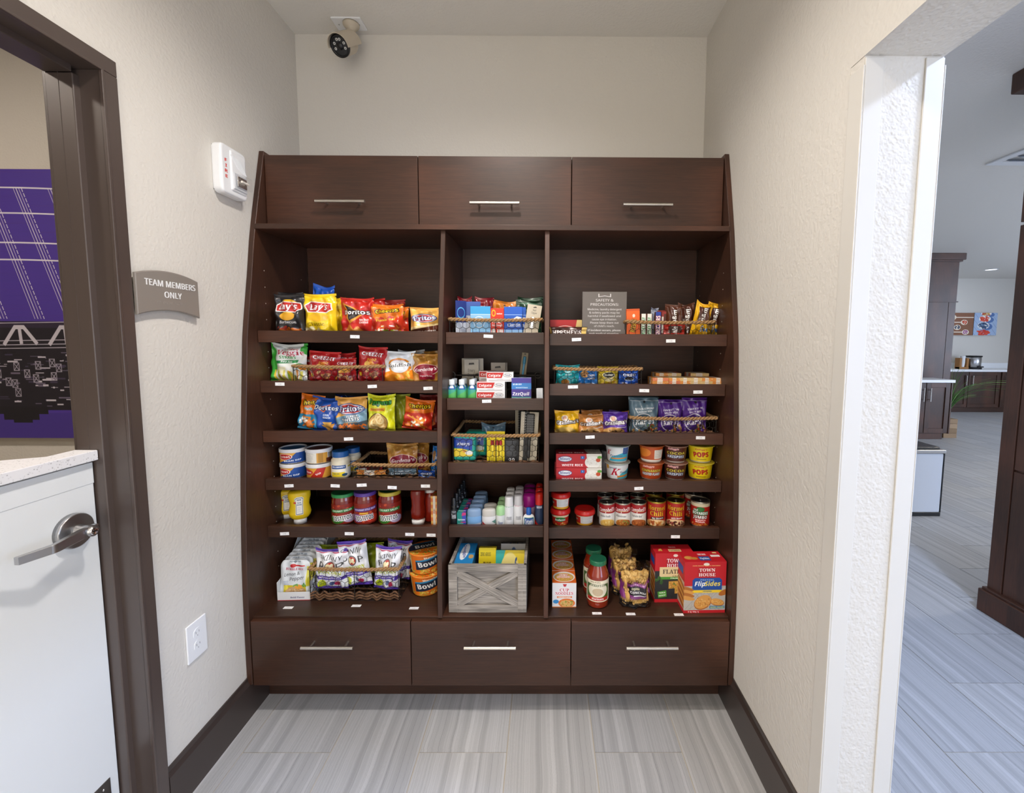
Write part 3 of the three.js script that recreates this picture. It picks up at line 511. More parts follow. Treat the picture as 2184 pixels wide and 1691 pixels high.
{ // two food pictures on the far wall
  const art = (w, h, fn) => { const c = document.createElement('canvas'); c.width = 256; c.height = 256; fn(c.getContext('2d')); const t = new THREE.CanvasTexture(c); t.colorSpace = THREE.SRGBColorSpace; return new THREE.MeshStandardMaterial({ map: t, roughness: 0.6 }); };
  const blob = (x, cx, cy, rx, ry, cols, n) => { for (let i = 0; i < n; i++) { const a = rnd() * 6.28, r = Math.sqrt(rnd()); x.fillStyle = cols[i % cols.length]; x.beginPath(); x.ellipse(cx + Math.cos(a) * rx * r, cy + Math.sin(a) * ry * r, rx * 0.22, ry * 0.25, 0, 0, 7); x.fill(); } };
  const one = art(1, 1, (x) => { x.fillStyle = '#8a5c42'; x.fillRect(0, 0, 256, 256); for (let i = 0; i < 30; i++) { x.fillStyle = i % 2 ? '#94664a' : '#7d5038'; x.fillRect(0, i * 9, 256, 3); }
    const spoon = (y, cx, cols, left) => { x.strokeStyle = '#f0e4d0'; x.lineWidth = 10; x.beginPath(); x.moveTo(left ? 0 : 256, y); x.lineTo(cx, y); x.stroke(); x.fillStyle = '#f0e4d0'; x.beginPath(); x.ellipse(cx, y, 36, 30, 0, 0, 7); x.fill(); blob(x, cx, y, 26, 22, cols, 26); };
    spoon(52, 40, ['#c9a050', '#a98040'], false); spoon(108, 160, ['#d8502c', '#b83c20'], true); spoon(166, 92, ['#4a5468', '#39415a'], true); spoon(220, 180, ['#8e4a80', '#b06aa0'], true); });
  const two = art(1, 1, (x) => { x.fillStyle = '#a9c0e0'; x.fillRect(0, 0, 256, 256); x.strokeStyle = '#7d92b8'; x.lineWidth = 3; for (let i = -4; i < 8; i++) { x.beginPath(); x.moveTo(i * 60, 0); x.lineTo(i * 60 + 200, 256); x.stroke(); }
    const bowl = (cx, cy, rx, ry, cols) => { x.fillStyle = '#5878b0'; x.beginPath(); x.ellipse(cx + 34, cy + 12, rx, ry, 0, 0, 7); x.fill(); x.fillStyle = '#f4f2ee'; x.beginPath(); x.ellipse(cx, cy, rx, ry, 0, 0, 7); x.fill(); blob(x, cx, cy, rx * 0.8, ry * 0.8, cols, 40); };
    bowl(130, 10, 58, 28, ['#d8b060', '#c05030']); bowl(118, 68, 66, 36, ['#d8402c', '#e86048']); bowl(108, 146, 66, 40, ['#3c5478', '#2c4060', '#6a86a8']); blob(x, 105, 226, 70, 30, ['#d8402c', '#e8583c', '#c83424'], 40); });
  for (const [u0, u1, m, l] of [[2025, 2074, one, 'food picture of wooden spoons on brown boards, far wall'], [2079, 2124, two, 'food picture of fruit bowls on blue boards, far wall']]) {
    const a = PZ(u0, 667, -7.17), b = PZ(u1, 715, -7.17), w = b.x - a.x, h = a.y - b.y, t = thing('wall_picture', l, 'picture', [(a.x + b.x) / 2, b.y, -7.2]);
    mesh('stretcher', rbox(-w / 2, w / 2, 0, h, 0.001, 0.03, 0.002), col(0x3a3230, 0.6), t); const p = new THREE.PlaneGeometry(w, h); p.translate(0, h / 2, 0.0305); mesh('print', p, m, t);
  }
}
{ // grass plant in a wooden box
  const t = thing('potted_grass', 'green grass plant in a square wooden planter behind the island', 'plant', [7.215, 0, -4.38]);
  const wd = [col(0x8d7355, 0.7), col(0x7f6648, 0.7), col(0x9a8062, 0.7)];
  for (let i = 0; i < 4; i++) mesh('planter_board', rbox(-0.1, 0.1, i * 0.072, i * 0.072 + 0.07, -0.1, 0.1, 0.003), wd[i % 3], t);
  const green = [col(0x4f8a3c, 0.6), col(0x6aa04c, 0.6), col(0x3c7434, 0.6), col(0x84b066, 0.6)];
  for (let i = 0; i < 46; i++) {
    const a = rr(-0.3, 1.25), len = rr(0.5, 0.95), lean = i % 3 ? rr(0.15, 0.75) : rr(0.02, 0.2), w = 0.009, n = 7, pos = [], idx = [];
    for (let k = 0; k <= n; k++) { const s = k / n, out = lean * s * s * len * 1.05, up = len * (s - 0.55 * lean * s * s * s); const wd2 = w * (1 - s * 0.92); const cx = Math.cos(a) * (0.03 + out), cz = Math.sin(a) * (0.03 + out); pos.push(cx - Math.sin(a) * wd2, 0.285 + up, cz + Math.cos(a) * wd2, cx + Math.sin(a) * wd2, 0.285 + up + 0.002, cz - Math.cos(a) * wd2); if (k) { const q = 2 * k; idx.push(q - 2, q - 1, q, q, q - 1, q + 1); } }
    const g = new THREE.BufferGeometry(); g.setAttribute('position', new THREE.Float32BufferAttribute(pos, 3)); g.setIndex(idx); g.computeVertexNormals(); mesh('blade', g, green[i % 4], t);
  }
}
{ // air vent in the hall ceiling
  const t = thing('ceiling_vent', 'white square air vent in the hall ceiling', 'vent', [4.72, HB, -1.0]);
  mesh('frame', merge([rbox(-0.28, 0.28, -0.012, 0, -0.28, -0.22, 0.003), rbox(-0.28, 0.28, -0.012, 0, 0.22, 0.28, 0.003), rbox(-0.28, -0.22, -0.012, 0, -0.22, 0.22, 0.003), rbox(0.22, 0.28, -0.012, 0, -0.22, 0.22, 0.003)]), M.white, t);
  for (let i = 0; i < 6; i++) { const g = new THREE.BoxGeometry(0.44, 0.003, 0.05); g.rotateX(0.6); g.translate(0, -0.014, -0.18 + i * 0.072); mesh('slat', g, col(0x8d939c, 0.5), t); }
}

// ---------------------------------------------------------------- printed packaging: one shared sheet of prints
const SHEET = 2048, sheet = document.createElement('canvas'); sheet.width = sheet.height = SHEET;
const sx = sheet.getContext('2d'); sx.fillStyle = '#888'; sx.fillRect(0, 0, SHEET, SHEET);
const D = {}; let cu = 2, cv = 2, rowH = 0;
const pen = {
  w: 1, h: 1,
  X(a) { return a * this.w / 100; }, Y(a) { return a * this.h / 100; },
  bg(c) { sx.fillStyle = c; sx.fillRect(0, 0, this.w, this.h); return this; },
  r(x, y, w, h, c) { sx.fillStyle = c; sx.fillRect(this.X(x), this.Y(y), this.X(w), this.Y(h)); return this; },
  e(x, y, rx, ry, c, rot = 0) { sx.fillStyle = c; sx.beginPath(); sx.ellipse(this.X(x), this.Y(y), this.X(rx), this.Y(ry), rot, 0, 7); sx.fill(); return this; },
  ring(x, y, rx, ry, c, lw = 3, rot = 0) { sx.strokeStyle = c; sx.lineWidth = lw; sx.beginPath(); sx.ellipse(this.X(x), this.Y(y), this.X(rx), this.Y(ry), rot, 0, 7); sx.stroke(); return this; },
  p(pts, c) { sx.fillStyle = c; sx.beginPath(); for (let i = 0; i < pts.length; i += 2) sx.lineTo(this.X(pts[i]), this.Y(pts[i + 1])); sx.closePath(); sx.fill(); return this; },
  l(pts, c, lw = 3) { sx.strokeStyle = c; sx.lineWidth = lw; sx.beginPath(); for (let i = 0; i < pts.length; i += 2) sx.lineTo(this.X(pts[i]), this.Y(pts[i + 1])); sx.stroke(); return this; },
  // text: size in % of height; o = {f: font, w: max width %, rot, sk: slant, s: stroke, sw}
  t(str, x, y, size, c, o = {}) {
    const px = this.Y(size); sx.save(); sx.translate(this.X(x), this.Y(y)); sx.rotate((o.rot || 0) * Math.PI / 180); if (o.sk) sx.transform(1, 0, -o.sk, 1, 0, 0);
    sx.font = `${o.f || 'bold'} ${px}px ${o.serif ? 'serif' : 'sans-serif'}`; sx.textAlign = o.a || 'center'; sx.textBaseline = 'middle'; sx.lineJoin = 'round';
    const m = sx.measureText(str).width; if (o.w) sx.scale(this.X(o.w) / m, 1);
    if (o.s) { sx.strokeStyle = o.s; sx.lineWidth = o.sw || px * 0.28; sx.strokeText(str, 0, 0); }
    sx.fillStyle = c; sx.fillText(str, 0, 0); sx.restore(); return this;
  },
  food(n, x, y, w, h, r0, r1, cols, sq = 0.6) { for (let i = 0; i < n; i++) { const r = rr(r0, r1); sx.fillStyle = cols[i % cols.length]; sx.beginPath(); sx.ellipse(this.X(x + rnd() * w), this.Y(y + rnd() * h), this.X(r), this.X(r) * sq, rnd() * 6, 0, 7); sx.fill(); } return this; },
  tri(n, x, y, w, h, r, cols) { for (let i = 0; i < n; i++) { const a = rnd() * 6, cx = x + rnd() * w, cy = y + rnd() * h; this.p([0, 1, 2].flatMap((k) => [cx + Math.cos(a + k * 2.09) * r, cy + Math.sin(a + k * 2.09) * r * 0.8]), cols[i % cols.length]); } return this; },
  lines(n, x, y, w, dy, c, lw = 1) { for (let i = 0; i < n; i++) { sx.fillStyle = c; sx.fillRect(this.X(x), this.Y(y + i * dy), this.X(w * (0.7 + 0.3 * hash(i, n))), lw); } return this; },
  bars(x, y, w, h) { this.r(x, y, w, h, '#fff'); for (let i = 0; i < 12; i++) this.r(x + w * (0.06 + i * 0.075), y + h * 0.1, w * (0.02 + 0.03 * hash(i, 3)), h * 0.8, '#222'); return this; },
};
function print(key, w, h, fn) {
  if (cu + w + 4 > SHEET) { cu = 2; cv += rowH + 4; rowH = 0; }
  if (cv + h + 2 > SHEET) throw new Error('print sheet is full at ' + key);
  sx.save(); sx.beginPath(); sx.rect(cu - 2, cv - 2, w + 4, h + 4); sx.clip(); sx.translate(cu, cv); pen.w = w; pen.h = h; fn(pen); sx.restore();
  D[key] = { u0: (cu + 1) / SHEET, u1: (cu + w - 1) / SHEET, v1: 1 - (cv + 1) / SHEET, v0: 1 - (cv + h - 1) / SHEET }; cu += w + 4; rowH = Math.max(rowH, h);
}
const bag = (key, fn) => print(key, 132, 180, fn), small = (key, fn) => print(key, 104, 120, fn), wrap = (key, fn, h = 110) => print(key, 300, h, fn), card = (key, fn, w = 96, h = 130) => print(key, w, h, fn);
// potato and corn chip bags
const oval = (g, y) => { g.e(52, y - 2, 36, 17, '#f3c032').p([10, y - 4, 26, y - 14, 90, y - 10, 94, y + 6, 78, y + 14, 14, y + 12], '#fff').p([13, y - 3, 28, y - 12, 88, y - 8, 91, y + 5, 76, y + 12, 17, y + 10], '#c22a22'); g.t("Lay's", 52, y, 20, '#fff', { sk: 0.2, w: 62, s: '#8a1414', sw: 3 }); };
bag('bagBlack', (g) => { g.bg('#2b2a2c'); g.e(50, 55, 26, 10, '#e6a92c'); oval(g, 32); g.t('Barbecue', 50, 69, 9, '#f2f2f2', { f: 'normal', w: 56 }); g.food(14, 8, 82, 40, 14, 5, 9, ['#7d1f1c', '#a33a2c']); g.food(16, 30, 86, 60, 12, 6, 11, ['#d8782c', '#c8641e', '#e8963c']); });
bag('bagYellow', (g) => { g.bg('#f3cf1c'); g.e(50, 58, 30, 10, '#f0b81e'); oval(g, 34); g.t('Classic', 44, 74, 10, '#4a3410', { f: 'normal', w: 52 }); g.food(16, 4, 86, 60, 12, 8, 13, ['#e9d79a', '#d8bd70', '#f1e4b4', '#b0854a']); });
bag('bagYellowBack', (g) => { g.bg('#edc81e'); g.r(12, 40, 50, 40, '#f6de6a').lines(8, 16, 46, 40, 4, '#6b5410', 1).r(60, 20, 30, 12, '#f6de6a'); });
bag('bagBlue', (g) => { g.bg('#1e54b4'); g.p([0, 70, 100, 55, 100, 75, 0, 90], '#e8eef8'); g.e(50, 40, 34, 14, '#153f92'); });
bag('bagRedTri', (g) => { g.bg('#c4281f'); g.p([14, 16, 78, 44, 30, 70], '#f3a838').p([19, 22, 68, 44, 32, 62], '#241a18'); g.t('Doritos', 50, 41, 15, '#fff', { w: 80, s: '#241a18', sw: 5 }); g.t('NACHO', 74, 60, 7, '#fff', { w: 26 }).t('CHEESE', 74, 67, 7, '#fff', { w: 28 }); g.tri(4, 18, 86, 60, 8, 20, ['#e8923a', '#d67a28', '#f0a64c']); });
bag('bagRedPlain', (g) => { g.bg('#b8261f'); g.p([20, 30, 90, 40, 60, 80], '#8e1814'); g.lines(6, 15, 55, 50, 5, '#e8b0a0', 1); });
bag('bagDarkRed', (g) => { g.bg('#7c1c18'); g.r(0, 0, 100, 12, '#93302a'); g.e(50, 50, 30, 14, '#5c1210'); });
const cheesy = (g, y, s = 14) => { g.t('Cheetos', 52, y, s, '#f8d21c', { w: 74, rot: -8, s: '#241810', sw: 7 }); };
bag('bagFlame', (g) => { g.bg('#e87a1c'); cheesy(g, 24, 16); g.p([0, 52, 12, 44, 24, 52, 36, 42, 50, 50, 64, 40, 78, 48, 100, 36, 100, 100, 0, 100], '#c8341c'); g.t("Flamin' Hot", 50, 52, 9, '#f8e03c', { w: 58, rot: -8 }); g.food(30, 10, 68, 80, 20, 4, 9, ['#e8862c', '#d0481c', '#e8e2d4', '#b82c14'], 0.4); g.r(0, 90, 100, 10, '#d4d82c'); g.food(14, 2, 86, 96, 10, 4, 8, ['#e4e23c', '#9cb424']); });
const corn = (g, y) => { g.e(50, y, 44, 15, '#2a3f8c').e(50, y, 41, 13, '#fff').e(50, y, 38, 11.5, '#c42a22'); g.t('Fritos', 50, y, 20, '#fff', { w: 76, rot: -6, s: '#24306c', sw: 6, serif: true }); };
bag('bagGold', (g) => { g.bg('#edb55a'); g.p([0, 72, 100, 56, 100, 64, 0, 82], '#f4dca0'); corn(g, 40); g.p([0, 82, 100, 62, 100, 100, 0, 100], '#5c2c1c'); g.t('CHILI CHEESE', 52, 86, 9, '#fff', { w: 76, rot: -6 }); });
// second shelf
bag('bagVeggie', (g) => { g.bg('#e9ece6'); g.p([0, 0, 10, 12, 22, 50, 20, 100, 0, 100], '#3fae3c').p([90, 0, 100, 0, 100, 30, 84, 22], '#3fae3c'); g.t('Garden', 62, 15, 7, '#b03030', { w: 36, serif: true }).t('Veggie', 58, 25, 17, '#b4283c', { w: 70, s: '#fff', sw: 3, serif: true }).t('STRAWS', 54, 37, 9, '#2c8a3c', { w: 44 }).p([22, 46, 82, 42, 82, 49, 22, 53], '#2c8a4c').t('Sea Salt', 52, 47.5, 6, '#fff', { w: 34, sk: 0.2 }); g.r(24, 60, 26, 16, '#e8e4c0'); for (let i = 0; i < 14; i++) g.l([24 + i * 5, 98, 20 + i * 5.5 + rr(-6, 6), rr(64, 80)], ['#e8c83c', '#d8d05a', '#9cb83c', '#d88a3c'][i % 4], 6); g.e(86, 56, 10, 6, '#4c8a34').e(92, 62, 8, 5, '#d8862c'); });
const cheezy = (g, duo) => { g.bg('#b01c20'); g.r(0, 0, 100, 8, '#c42c2c'); g.t('CHEEZ-IT', 52, 22, 14, '#fff', { w: 74, rot: 3, s: '#6c0c10', sw: 3 }); if (duo) g.t('DUOZ', 50, 37, 9, '#f4c83c', { w: 34 }); g.food(10, 28, 46, 50, 12, 8, 12, ['#e0a03c', '#c87a28', '#e8b85a'], 0.9); g.p([0, 60, 100, 54, 100, 100, 0, 100], '#a01820').food(8, 20, 66, 60, 16, 8, 14, ['#c08850', '#8a4a38', '#d8a870']).r(6, 72, 10, 10, '#e8d428'); };
bag('bagCheeseRed', (g) => cheezy(g, true)); bag('bagCheeseRedPlain', (g) => cheezy(g, false));
bag('bagFish', (g) => { g.bg('#e9edf0'); g.p([0, 66, 30, 58, 60, 66, 100, 54, 100, 100, 0, 100], '#ef8a1c'); g.ring(52, 46, 34, 22, '#e8912c', 8).e(52, 46, 30, 19, '#f0f2f4'); g.t('Goldfish', 52, 43, 13, '#222', { w: 76, sk: 0.2, rot: -6, s: '#fff', sw: 4, serif: true }).t('PEPPERIDGE FARM', 54, 28, 4, '#b04020', { w: 40 }); g.food(14, 40, 58, 50, 34, 6, 10, ['#f4b83c', '#e89a2c', '#f8c85a']); g.t('CHEDDAR', 50, 95, 6, '#fff', { w: 70 }); });
bag('bagWhite', (g) => { g.bg('#dfe4ea'); g.lines(12, 18, 30, 60, 4, '#9aa2ac', 1); });
bag('bagTan', (g) => { g.bg('#b98238'); g.food(20, 0, 4, 100, 24, 8, 12, ['#c8954a', '#a87430', '#d0a050']); g.e(54, 52, 44, 19, '#f0e0d0').e(54, 52, 42, 17.5, '#8c1c34'); g.t("Gardetto's", 54, 51, 13, '#fff', { w: 78, rot: -6, sk: 0.2, serif: true }); g.p([26, 66, 88, 66, 84, 84, 30, 84], '#a42038').t('Original Recipe', 56, 72, 6, '#fff', { w: 46 }); g.food(14, 6, 86, 88, 12, 5, 10, ['#d8a860', '#c08840', '#7a4a24']); });
// third shelf
bag('bagPuffs', (g) => { g.bg('#e2761c'); cheesy(g, 22, 17); g.t('Puffs', 46, 40, 8, '#2a9cc0', { w: 34, s: '#fff', sw: 2 }); g.p([0, 58, 100, 50, 100, 100, 0, 100], '#2484ae'); for (let i = 0; i < 12; i++) g.l([rr(15, 80), rr(58, 92), rr(15, 85), rr(60, 96)], ['#e8862c', '#d8701c'][i % 2], 8); g.food(6, 14, 60, 30, 20, 4, 8, ['#f0ece0']); });
bag('bagBlueTri', (g) => { g.bg('#1c50ac'); g.p([22, 32, 70, 22, 44, 46], '#e86a2c').p([28, 33, 63, 26, 44, 42], '#123a80'); g.t('Doritos', 52, 33, 15, '#fff', { w: 84, s: '#10306c', sw: 4, rot: 4 }); g.t('COOL', 54, 52, 7, '#fff', { w: 24 }).t('RANCH', 56, 59, 7, '#fff', { w: 28 }); g.tri(3, 22, 78, 46, 10, 19, ['#e8aa4c', '#d8943a', '#f0ba60']); });
bag('bagTwist', (g) => { g.bg('#eaae54'); g.p([0, 60, 100, 34, 100, 100, 0, 100], '#7da2b8'); corn(g, 34); g.t('FLAVOR', 58, 54, 8, '#f4f4f4', { w: 36, rot: -8, s: '#4a5a68', sw: 3 }).t('TWISTS', 52, 63, 11, '#fff', { w: 62, rot: -8, s: '#4a5a68', sw: 4 }).t('HONEY BBQ', 56, 72, 7, '#e8a23c', { w: 44, rot: -6 }); g.p([0, 78, 100, 66, 100, 100, 0, 100], '#4a5560'); for (let i = 0; i < 12; i++) { const x = rr(4, 80), y = rr(78, 96); g.l([x, y, x + 5, y - 5, x + 10, y, x + 15, y - 5, x + 20, y], '#d8702c', 6); } });
bag('bagRings', (g) => { g.bg('#dfe01c'); for (let i = 0; i < 9; i++) g.l([i * 14 - 20, 100, i * 14 + 20, 0], '#e8ea4c', 3); g.t('Funyuns', 46, 22, 17, '#3fa83c', { w: 80, s: '#143c14', sw: 6 }); g.p([12, 38, 70, 36, 70, 44, 12, 46], '#e8a41c').t('Onion Flavored Rings', 42, 41, 4.5, '#7a1c10', { w: 52 }); g.e(44, 74, 36, 24, '#5c3a1c').e(44, 74, 33, 22, '#caa05a'); for (let i = 0; i < 9; i++) g.ring(rr(22, 64), rr(60, 90), 11, 9, ['#e8c884', '#d8b068', '#f0d89c'][i % 3], 7); });
bag('bagRingsBack', (g) => { g.bg('#a8b030'); g.r(0, 0, 30, 100, '#9aa0a8').r(10, 0, 10, 100, '#c8ccd0').lines(20, 34, 8, 60, 4, '#5a6020', 1); });
bag('bagCrunch', (g) => { g.bg('#e0701c'); cheesy(g, 24, 17); g.t('Crunchy', 40, 37, 6, '#f8e03c', { w: 34, rot: -8 }); g.p([0, 48, 100, 40, 100, 100, 0, 100], '#c4301c'); for (let i = 0; i < 14; i++) g.l([rr(10, 88), rr(52, 90), rr(10, 90), rr(56, 94)], ['#e8862c', '#d8701c', '#f0a03c'][i % 3], 8); g.food(6, 20, 56, 60, 30, 5, 8, ['#f4efe4']); });
bag('bagMaroon', (g) => { g.bg('#6e1a18'); g.t('Fritos', 50, 26, 14, '#fff', { w: 70, rot: -6, serif: true }); g.e(50, 66, 34, 22, '#a8442c').food(12, 24, 50, 50, 30, 8, 12, ['#c86a34', '#b0522c', '#e0965a']); });
bag('bagNavy', (g) => { g.bg('#16295a'); g.l([30, 0, 60, 30], '#c8d0e0', 2); });
// popcorn
bag('bagPopcorn', (g) => { g.bg('#eceef2'); g.r(0, 0, 100, 7, '#5a3cae').r(0, 8, 100, 1.4, '#b8385c').r(0, 93, 100, 7, '#5a3cae'); g.t('SKINNY', 50, 21, 14, '#333', { f: 'normal', w: 70, sk: 0.08 }).t('P   P', 50, 40, 20, '#333', { f: 'normal', w: 78 }); g.ring(50, 40, 13, 10, '#333', 3).e(50, 40, 11.5, 8.6, '#b8281c').food(9, 42, 36, 16, 9, 4, 6, ['#f4e4b0', '#fff4d0'], 0.9); g.t('POPCORN', 50, 56, 9, '#b9c41c', { w: 76, serif: true }).r(0, 64, 100, 8, '#5038a4').t('SWEET & SALTY KETTLE', 50, 68, 5, '#fff', { w: 72 }); g.e(26, 82, 13, 9, '#c2d028').t('80', 26, 82, 7, '#5c6a10').e(58, 80, 7, 5, '#4a5a8a').e(70, 84, 8, 6, '#c03058'); });
bag('bagLime', (g) => { g.bg('#b3c42c'); g.r(0, 0, 100, 10, '#9cb020'); });
// candy, cookies, nut mixes
small('pouchTeal', (g) => { g.bg('#1fa3a8'); g.t('fudge', 50, 34, 12, '#d8f0ee', { w: 34, sk: 0.2 }).t('stripe', 52, 46, 10, '#d8f0ee', { w: 30 }).e(40, 78, 18, 12, '#8a5a24').e(40, 78, 14, 9, '#a87434').l([20, 92, 60, 92], '#fff', 4); });
small('pouchBlueCookie', (g) => { g.bg('#1c74c4'); g.e(30, 34, 22, 18, '#b8864c').food(8, 18, 24, 24, 20, 3, 4, ['#4a2c18']); g.t('CHIPS', 66, 40, 14, '#fff', { w: 40, s: '#0c3c80', sw: 5 }).t('AHOY!', 66, 56, 15, '#fff', { w: 42, s: '#0c3c80', sw: 5 }); g.r(20, 80, 60, 10, '#d8e4f0'); });
small('pouchYellowCookie', (g) => { g.bg('#cdb41e'); g.e(52, 42, 30, 15, '#e8e6da').e(52, 42, 27, 13, '#3a3a30').t('Nutter', 52, 42, 13, '#f4f4ec', { w: 44 }); g.e(54, 64, 24, 10, '#e4d8a0').food(10, 30, 74, 50, 16, 6, 9, ['#d8a850', '#b88838']); });
small('pouchBlueCream', (g) => { g.bg('#1a55c0'); g.t('OREO', 52, 36, 20, '#fff', { w: 66, s: '#0c2c78', sw: 6 }); g.e(50, 56, 26, 12, '#9cb8dc').e(50, 54, 22, 9, '#1c1c28'); g.t('Mini', 28, 78, 10, '#fff', { w: 24 }).r(50, 82, 40, 10, '#cfd8ea'); });
const granny = (c, band, sub) => (g) => { g.bg(c); g.e(40, 30, 14, 13, '#efe4da').e(40, 29, 8, 9, '#d8a890'); g.t("Grandma's", 52, 46, 22, '#fff', { w: 94, rot: -6, s: '#2c1810', sw: 6, serif: true }); g.t(sub, 74, 66, 8, '#fff', { w: 40, rot: -6 }); g.e(44, 86, 42, 20, band).food(12, 10, 74, 66, 24, 3, 5, band === '#c89a5c' ? ['#4a2c1c'] : ['#d8bc74', '#c8a45c']); };
small('cookieYellow', granny('#e8b41c', '#d8b45c', '')); small('cookieBrown', granny('#b8793c', '#c89a5c', 'Chocolate')); small('cookiePurple', granny('#5a35a0', '#c89a5c', 'Oatmeal'));
small('cookieBackPurple', (g) => { g.bg('#4e2d90'); g.r(60, 0, 40, 20, '#e0a030'); });
const nuts = (c, lt, a, b) => (g) => { g.bg(c); g.r(0, 8, 100, 1, '#cfd4da').e(50, 12, 4, 3, '#2a2a30'); g.t(a, 50, 30, 7, '#e4e8ee', { w: 66, rot: -4 }).t(b, 50, 38, 7, '#e4e8ee', { w: 54, rot: -4 }); g.e(46, 66, 36, 24, '#e8e8ee').e(46, 66, 33, 22, lt); g.t("Kar's", 46, 65, 18, '#fff', { w: 56, rot: -4, sk: 0.2, serif: true }); g.food(26, 60, 74, 40, 24, 4, 7, ['#c89a5c', '#8a5a34', '#3c2a20', '#d8b47c', '#5c7a34', '#b83c24']).food(16, 8, 88, 60, 11, 4, 7, ['#c89a5c', '#3c2a20', '#e0c898']); };
card('nutsGrey', nuts('#5b7788', '#4a6474', 'RAISIN ALMOND', 'CASHEW MIX'), 104, 130); card('nutsPurple', nuts('#52268c', '#43207c', "SWEET 'N", 'SALTY MIX'), 104, 130);
card('barOrange', (g) => { g.bg('#e8661c'); g.r(0, 0, 100, 8, '#d0541a').t("REESE'S", 50, 58, 22, '#f4c81c', { rot: -78, w: 90, s: '#5c2410', sw: 5 }).e(54, 24, 10, 6, '#e8e0d0'); }, 64, 130);
card('barGreen', (g) => { g.bg('#5c3420'); g.r(14, 0, 72, 100, '#e8e8e0').t('MILKY WAY', 50, 52, 30, '#2c8a3c', { rot: -90, w: 220, s: '#fff', sw: 3 }); }, 44, 130);
card('barBlue', (g) => { g.bg('#5c3420'); g.r(8, 0, 84, 100, '#24409c').t('SNICKERS', 50, 52, 32, '#fff', { rot: -90, w: 220, s: '#b8202c', sw: 5 }); }, 44, 130);
card('barSilver', (g) => { g.bg('#8a90a0'); g.food(20, 0, 0, 100, 100, 6, 20, ['#b8c0cc', '#5a6070', '#d8dce4', '#3c4a80'], 0.3); }, 44, 130);
card('barMixed', (g) => { g.bg('#8c2c28'); g.r(0, 20, 40, 60, '#d8d4cc').r(50, 10, 40, 80, '#4a2c20'); }, 44, 130);
const candy = (c, blob) => (g) => { g.bg(c); g.p([22, 16, 84, 14, 86, 62, 20, 64], '#4a2418'); g.t('m&m', 52, 40, 26, '#fff', { rot: -84, w: 62, s: '#2c1408', sw: 5 }); g.food(10, 8, 70, 84, 24, 7, 11, blob, 0.9); g.t("m's", 54, 76, 14, '#fff', { rot: -84, w: 24, s: '#2c1408', sw: 4 }); };
card('candyBrown', candy('#5a3222', ['#5a3222', '#d43c28', '#6a3c28'])); card('candyYellow', candy('#f0b81c', ['#f0c03c', '#e0a818', '#3c74c4'])); card('candyRed', candy('#b8281c', ['#d43c28', '#b8281c']));
print('chocBrown', 190, 60, (g) => { g.bg('#43241c'); g.t("HERSHEY'S", 46, 52, 54, '#e4e0dc', { w: 80 }).r(86, 0, 14, 100, '#e0c06c').r(0, 0, 4, 100, '#d8b45c'); });
print('chocRed', 170, 80, (g) => { g.bg('#b01c1c'); g.e(48, 62, 34, 30, '#f4e8d8').e(48, 62, 31, 27, '#c42420').t('KitKat', 48, 64, 30, '#fff', { w: 50, rot: -8 }).p([84, 0, 100, 0, 100, 100, 74, 100], '#dcc07a'); });
for (const [k, c, e2] of [['crackOrange', '#d8742c', '#e8b45c'], ['crackTan', '#d0a860', '#e8d4a0'], ['crackRed', '#c85a34', '#e8a078']]) print(k, 90, 56, (g) => { g.bg(c); for (let i = 0; i < 5; i++) g.r(0, i * 20, 100, 9, e2); g.r(30, 0, 34, 100, '#e8e0d4').t('ToastChee', 47, 50, 22, '#8c2c1c', { w: 30 }); g.food(8, 0, 20, 100, 60, 4, 8, [e2, '#fff4e0'], 0.3); });
// medicine and toiletries
card('packNavy', (g) => { g.bg('#1c2f78'); g.ring(50, 34, 34, 14, '#5ab4e0', 4).r(0, 60, 100, 40, '#c8ccd4'); }); card('packSilver', (g) => { g.bg('#3f5ea8'); g.r(0, 40, 100, 60, '#b4bac6').food(14, 10, 44, 80, 50, 5, 14, ['#d8dce4', '#8a92a4'], 0.4); });
card('packSky', (g) => { g.bg('#3aa0d8'); g.r(0, 26, 100, 2, '#d4e8f4').r(0, 28, 100, 72, '#8cc0e4').ring(44, 52, 26, 18, '#e8f0f8', 3).t('ALKA', 44, 48, 9, '#e8f4fc', { w: 30 }).t('SELTZER', 44, 56, 8, '#e8f4fc', { w: 36 }).r(10, 84, 80, 5, '#4a70b0'); });
card('packRed', (g) => { g.bg('#d8341c'); g.ring(24, 18, 12, 10, '#f4b41c', 6).t('maximum', 66, 20, 7, '#fff', { w: 40 }).t('TYLENOL', 48, 48, 14, '#fff', { w: 74 }).t('Extra Strength', 50, 60, 9, '#fff', { w: 76 }).e(22, 82, 16, 11, '#e8e0d8').r(50, 74, 44, 18, '#f0d8d0'); });
card('packBlue', (g) => { g.bg('#1f5cc0'); g.r(0, 26, 100, 2, '#a8c4ec').p([50, 40, 70, 32, 96, 36, 90, 42, 60, 44], '#fff').t('Claritin', 54, 60, 17, '#fff', { w: 70 }).r(0, 76, 100, 12, '#8ab4dc').r(0, 88, 100, 12, '#7ab45c'); });
card('packMaroon', (g) => { g.bg('#7c1420'); g.t('Peanut', 36, 26, 10, '#e8d8d8', { w: 40, sk: 0.2 }).t('BACK', 36, 14, 6, '#d8a0a0', { w: 24 }); }); card('packAmber', (g) => { g.bg('#c8741c'); g.r(0, 0, 100, 16, '#d8842c').e(50, 14, 4, 3, '#3a2008').t('Honey & Sesame', 52, 26, 8, '#f8e8c8', { w: 64 }); }); card('packGreen', (g) => { g.bg('#173d28'); g.p([8, 10, 50, 4, 90, 12, 60, 16], '#6a8c78').t('Mushroom Mix', 50, 28, 8, '#c8d8cc', { w: 62, sk: 0.2 }); });
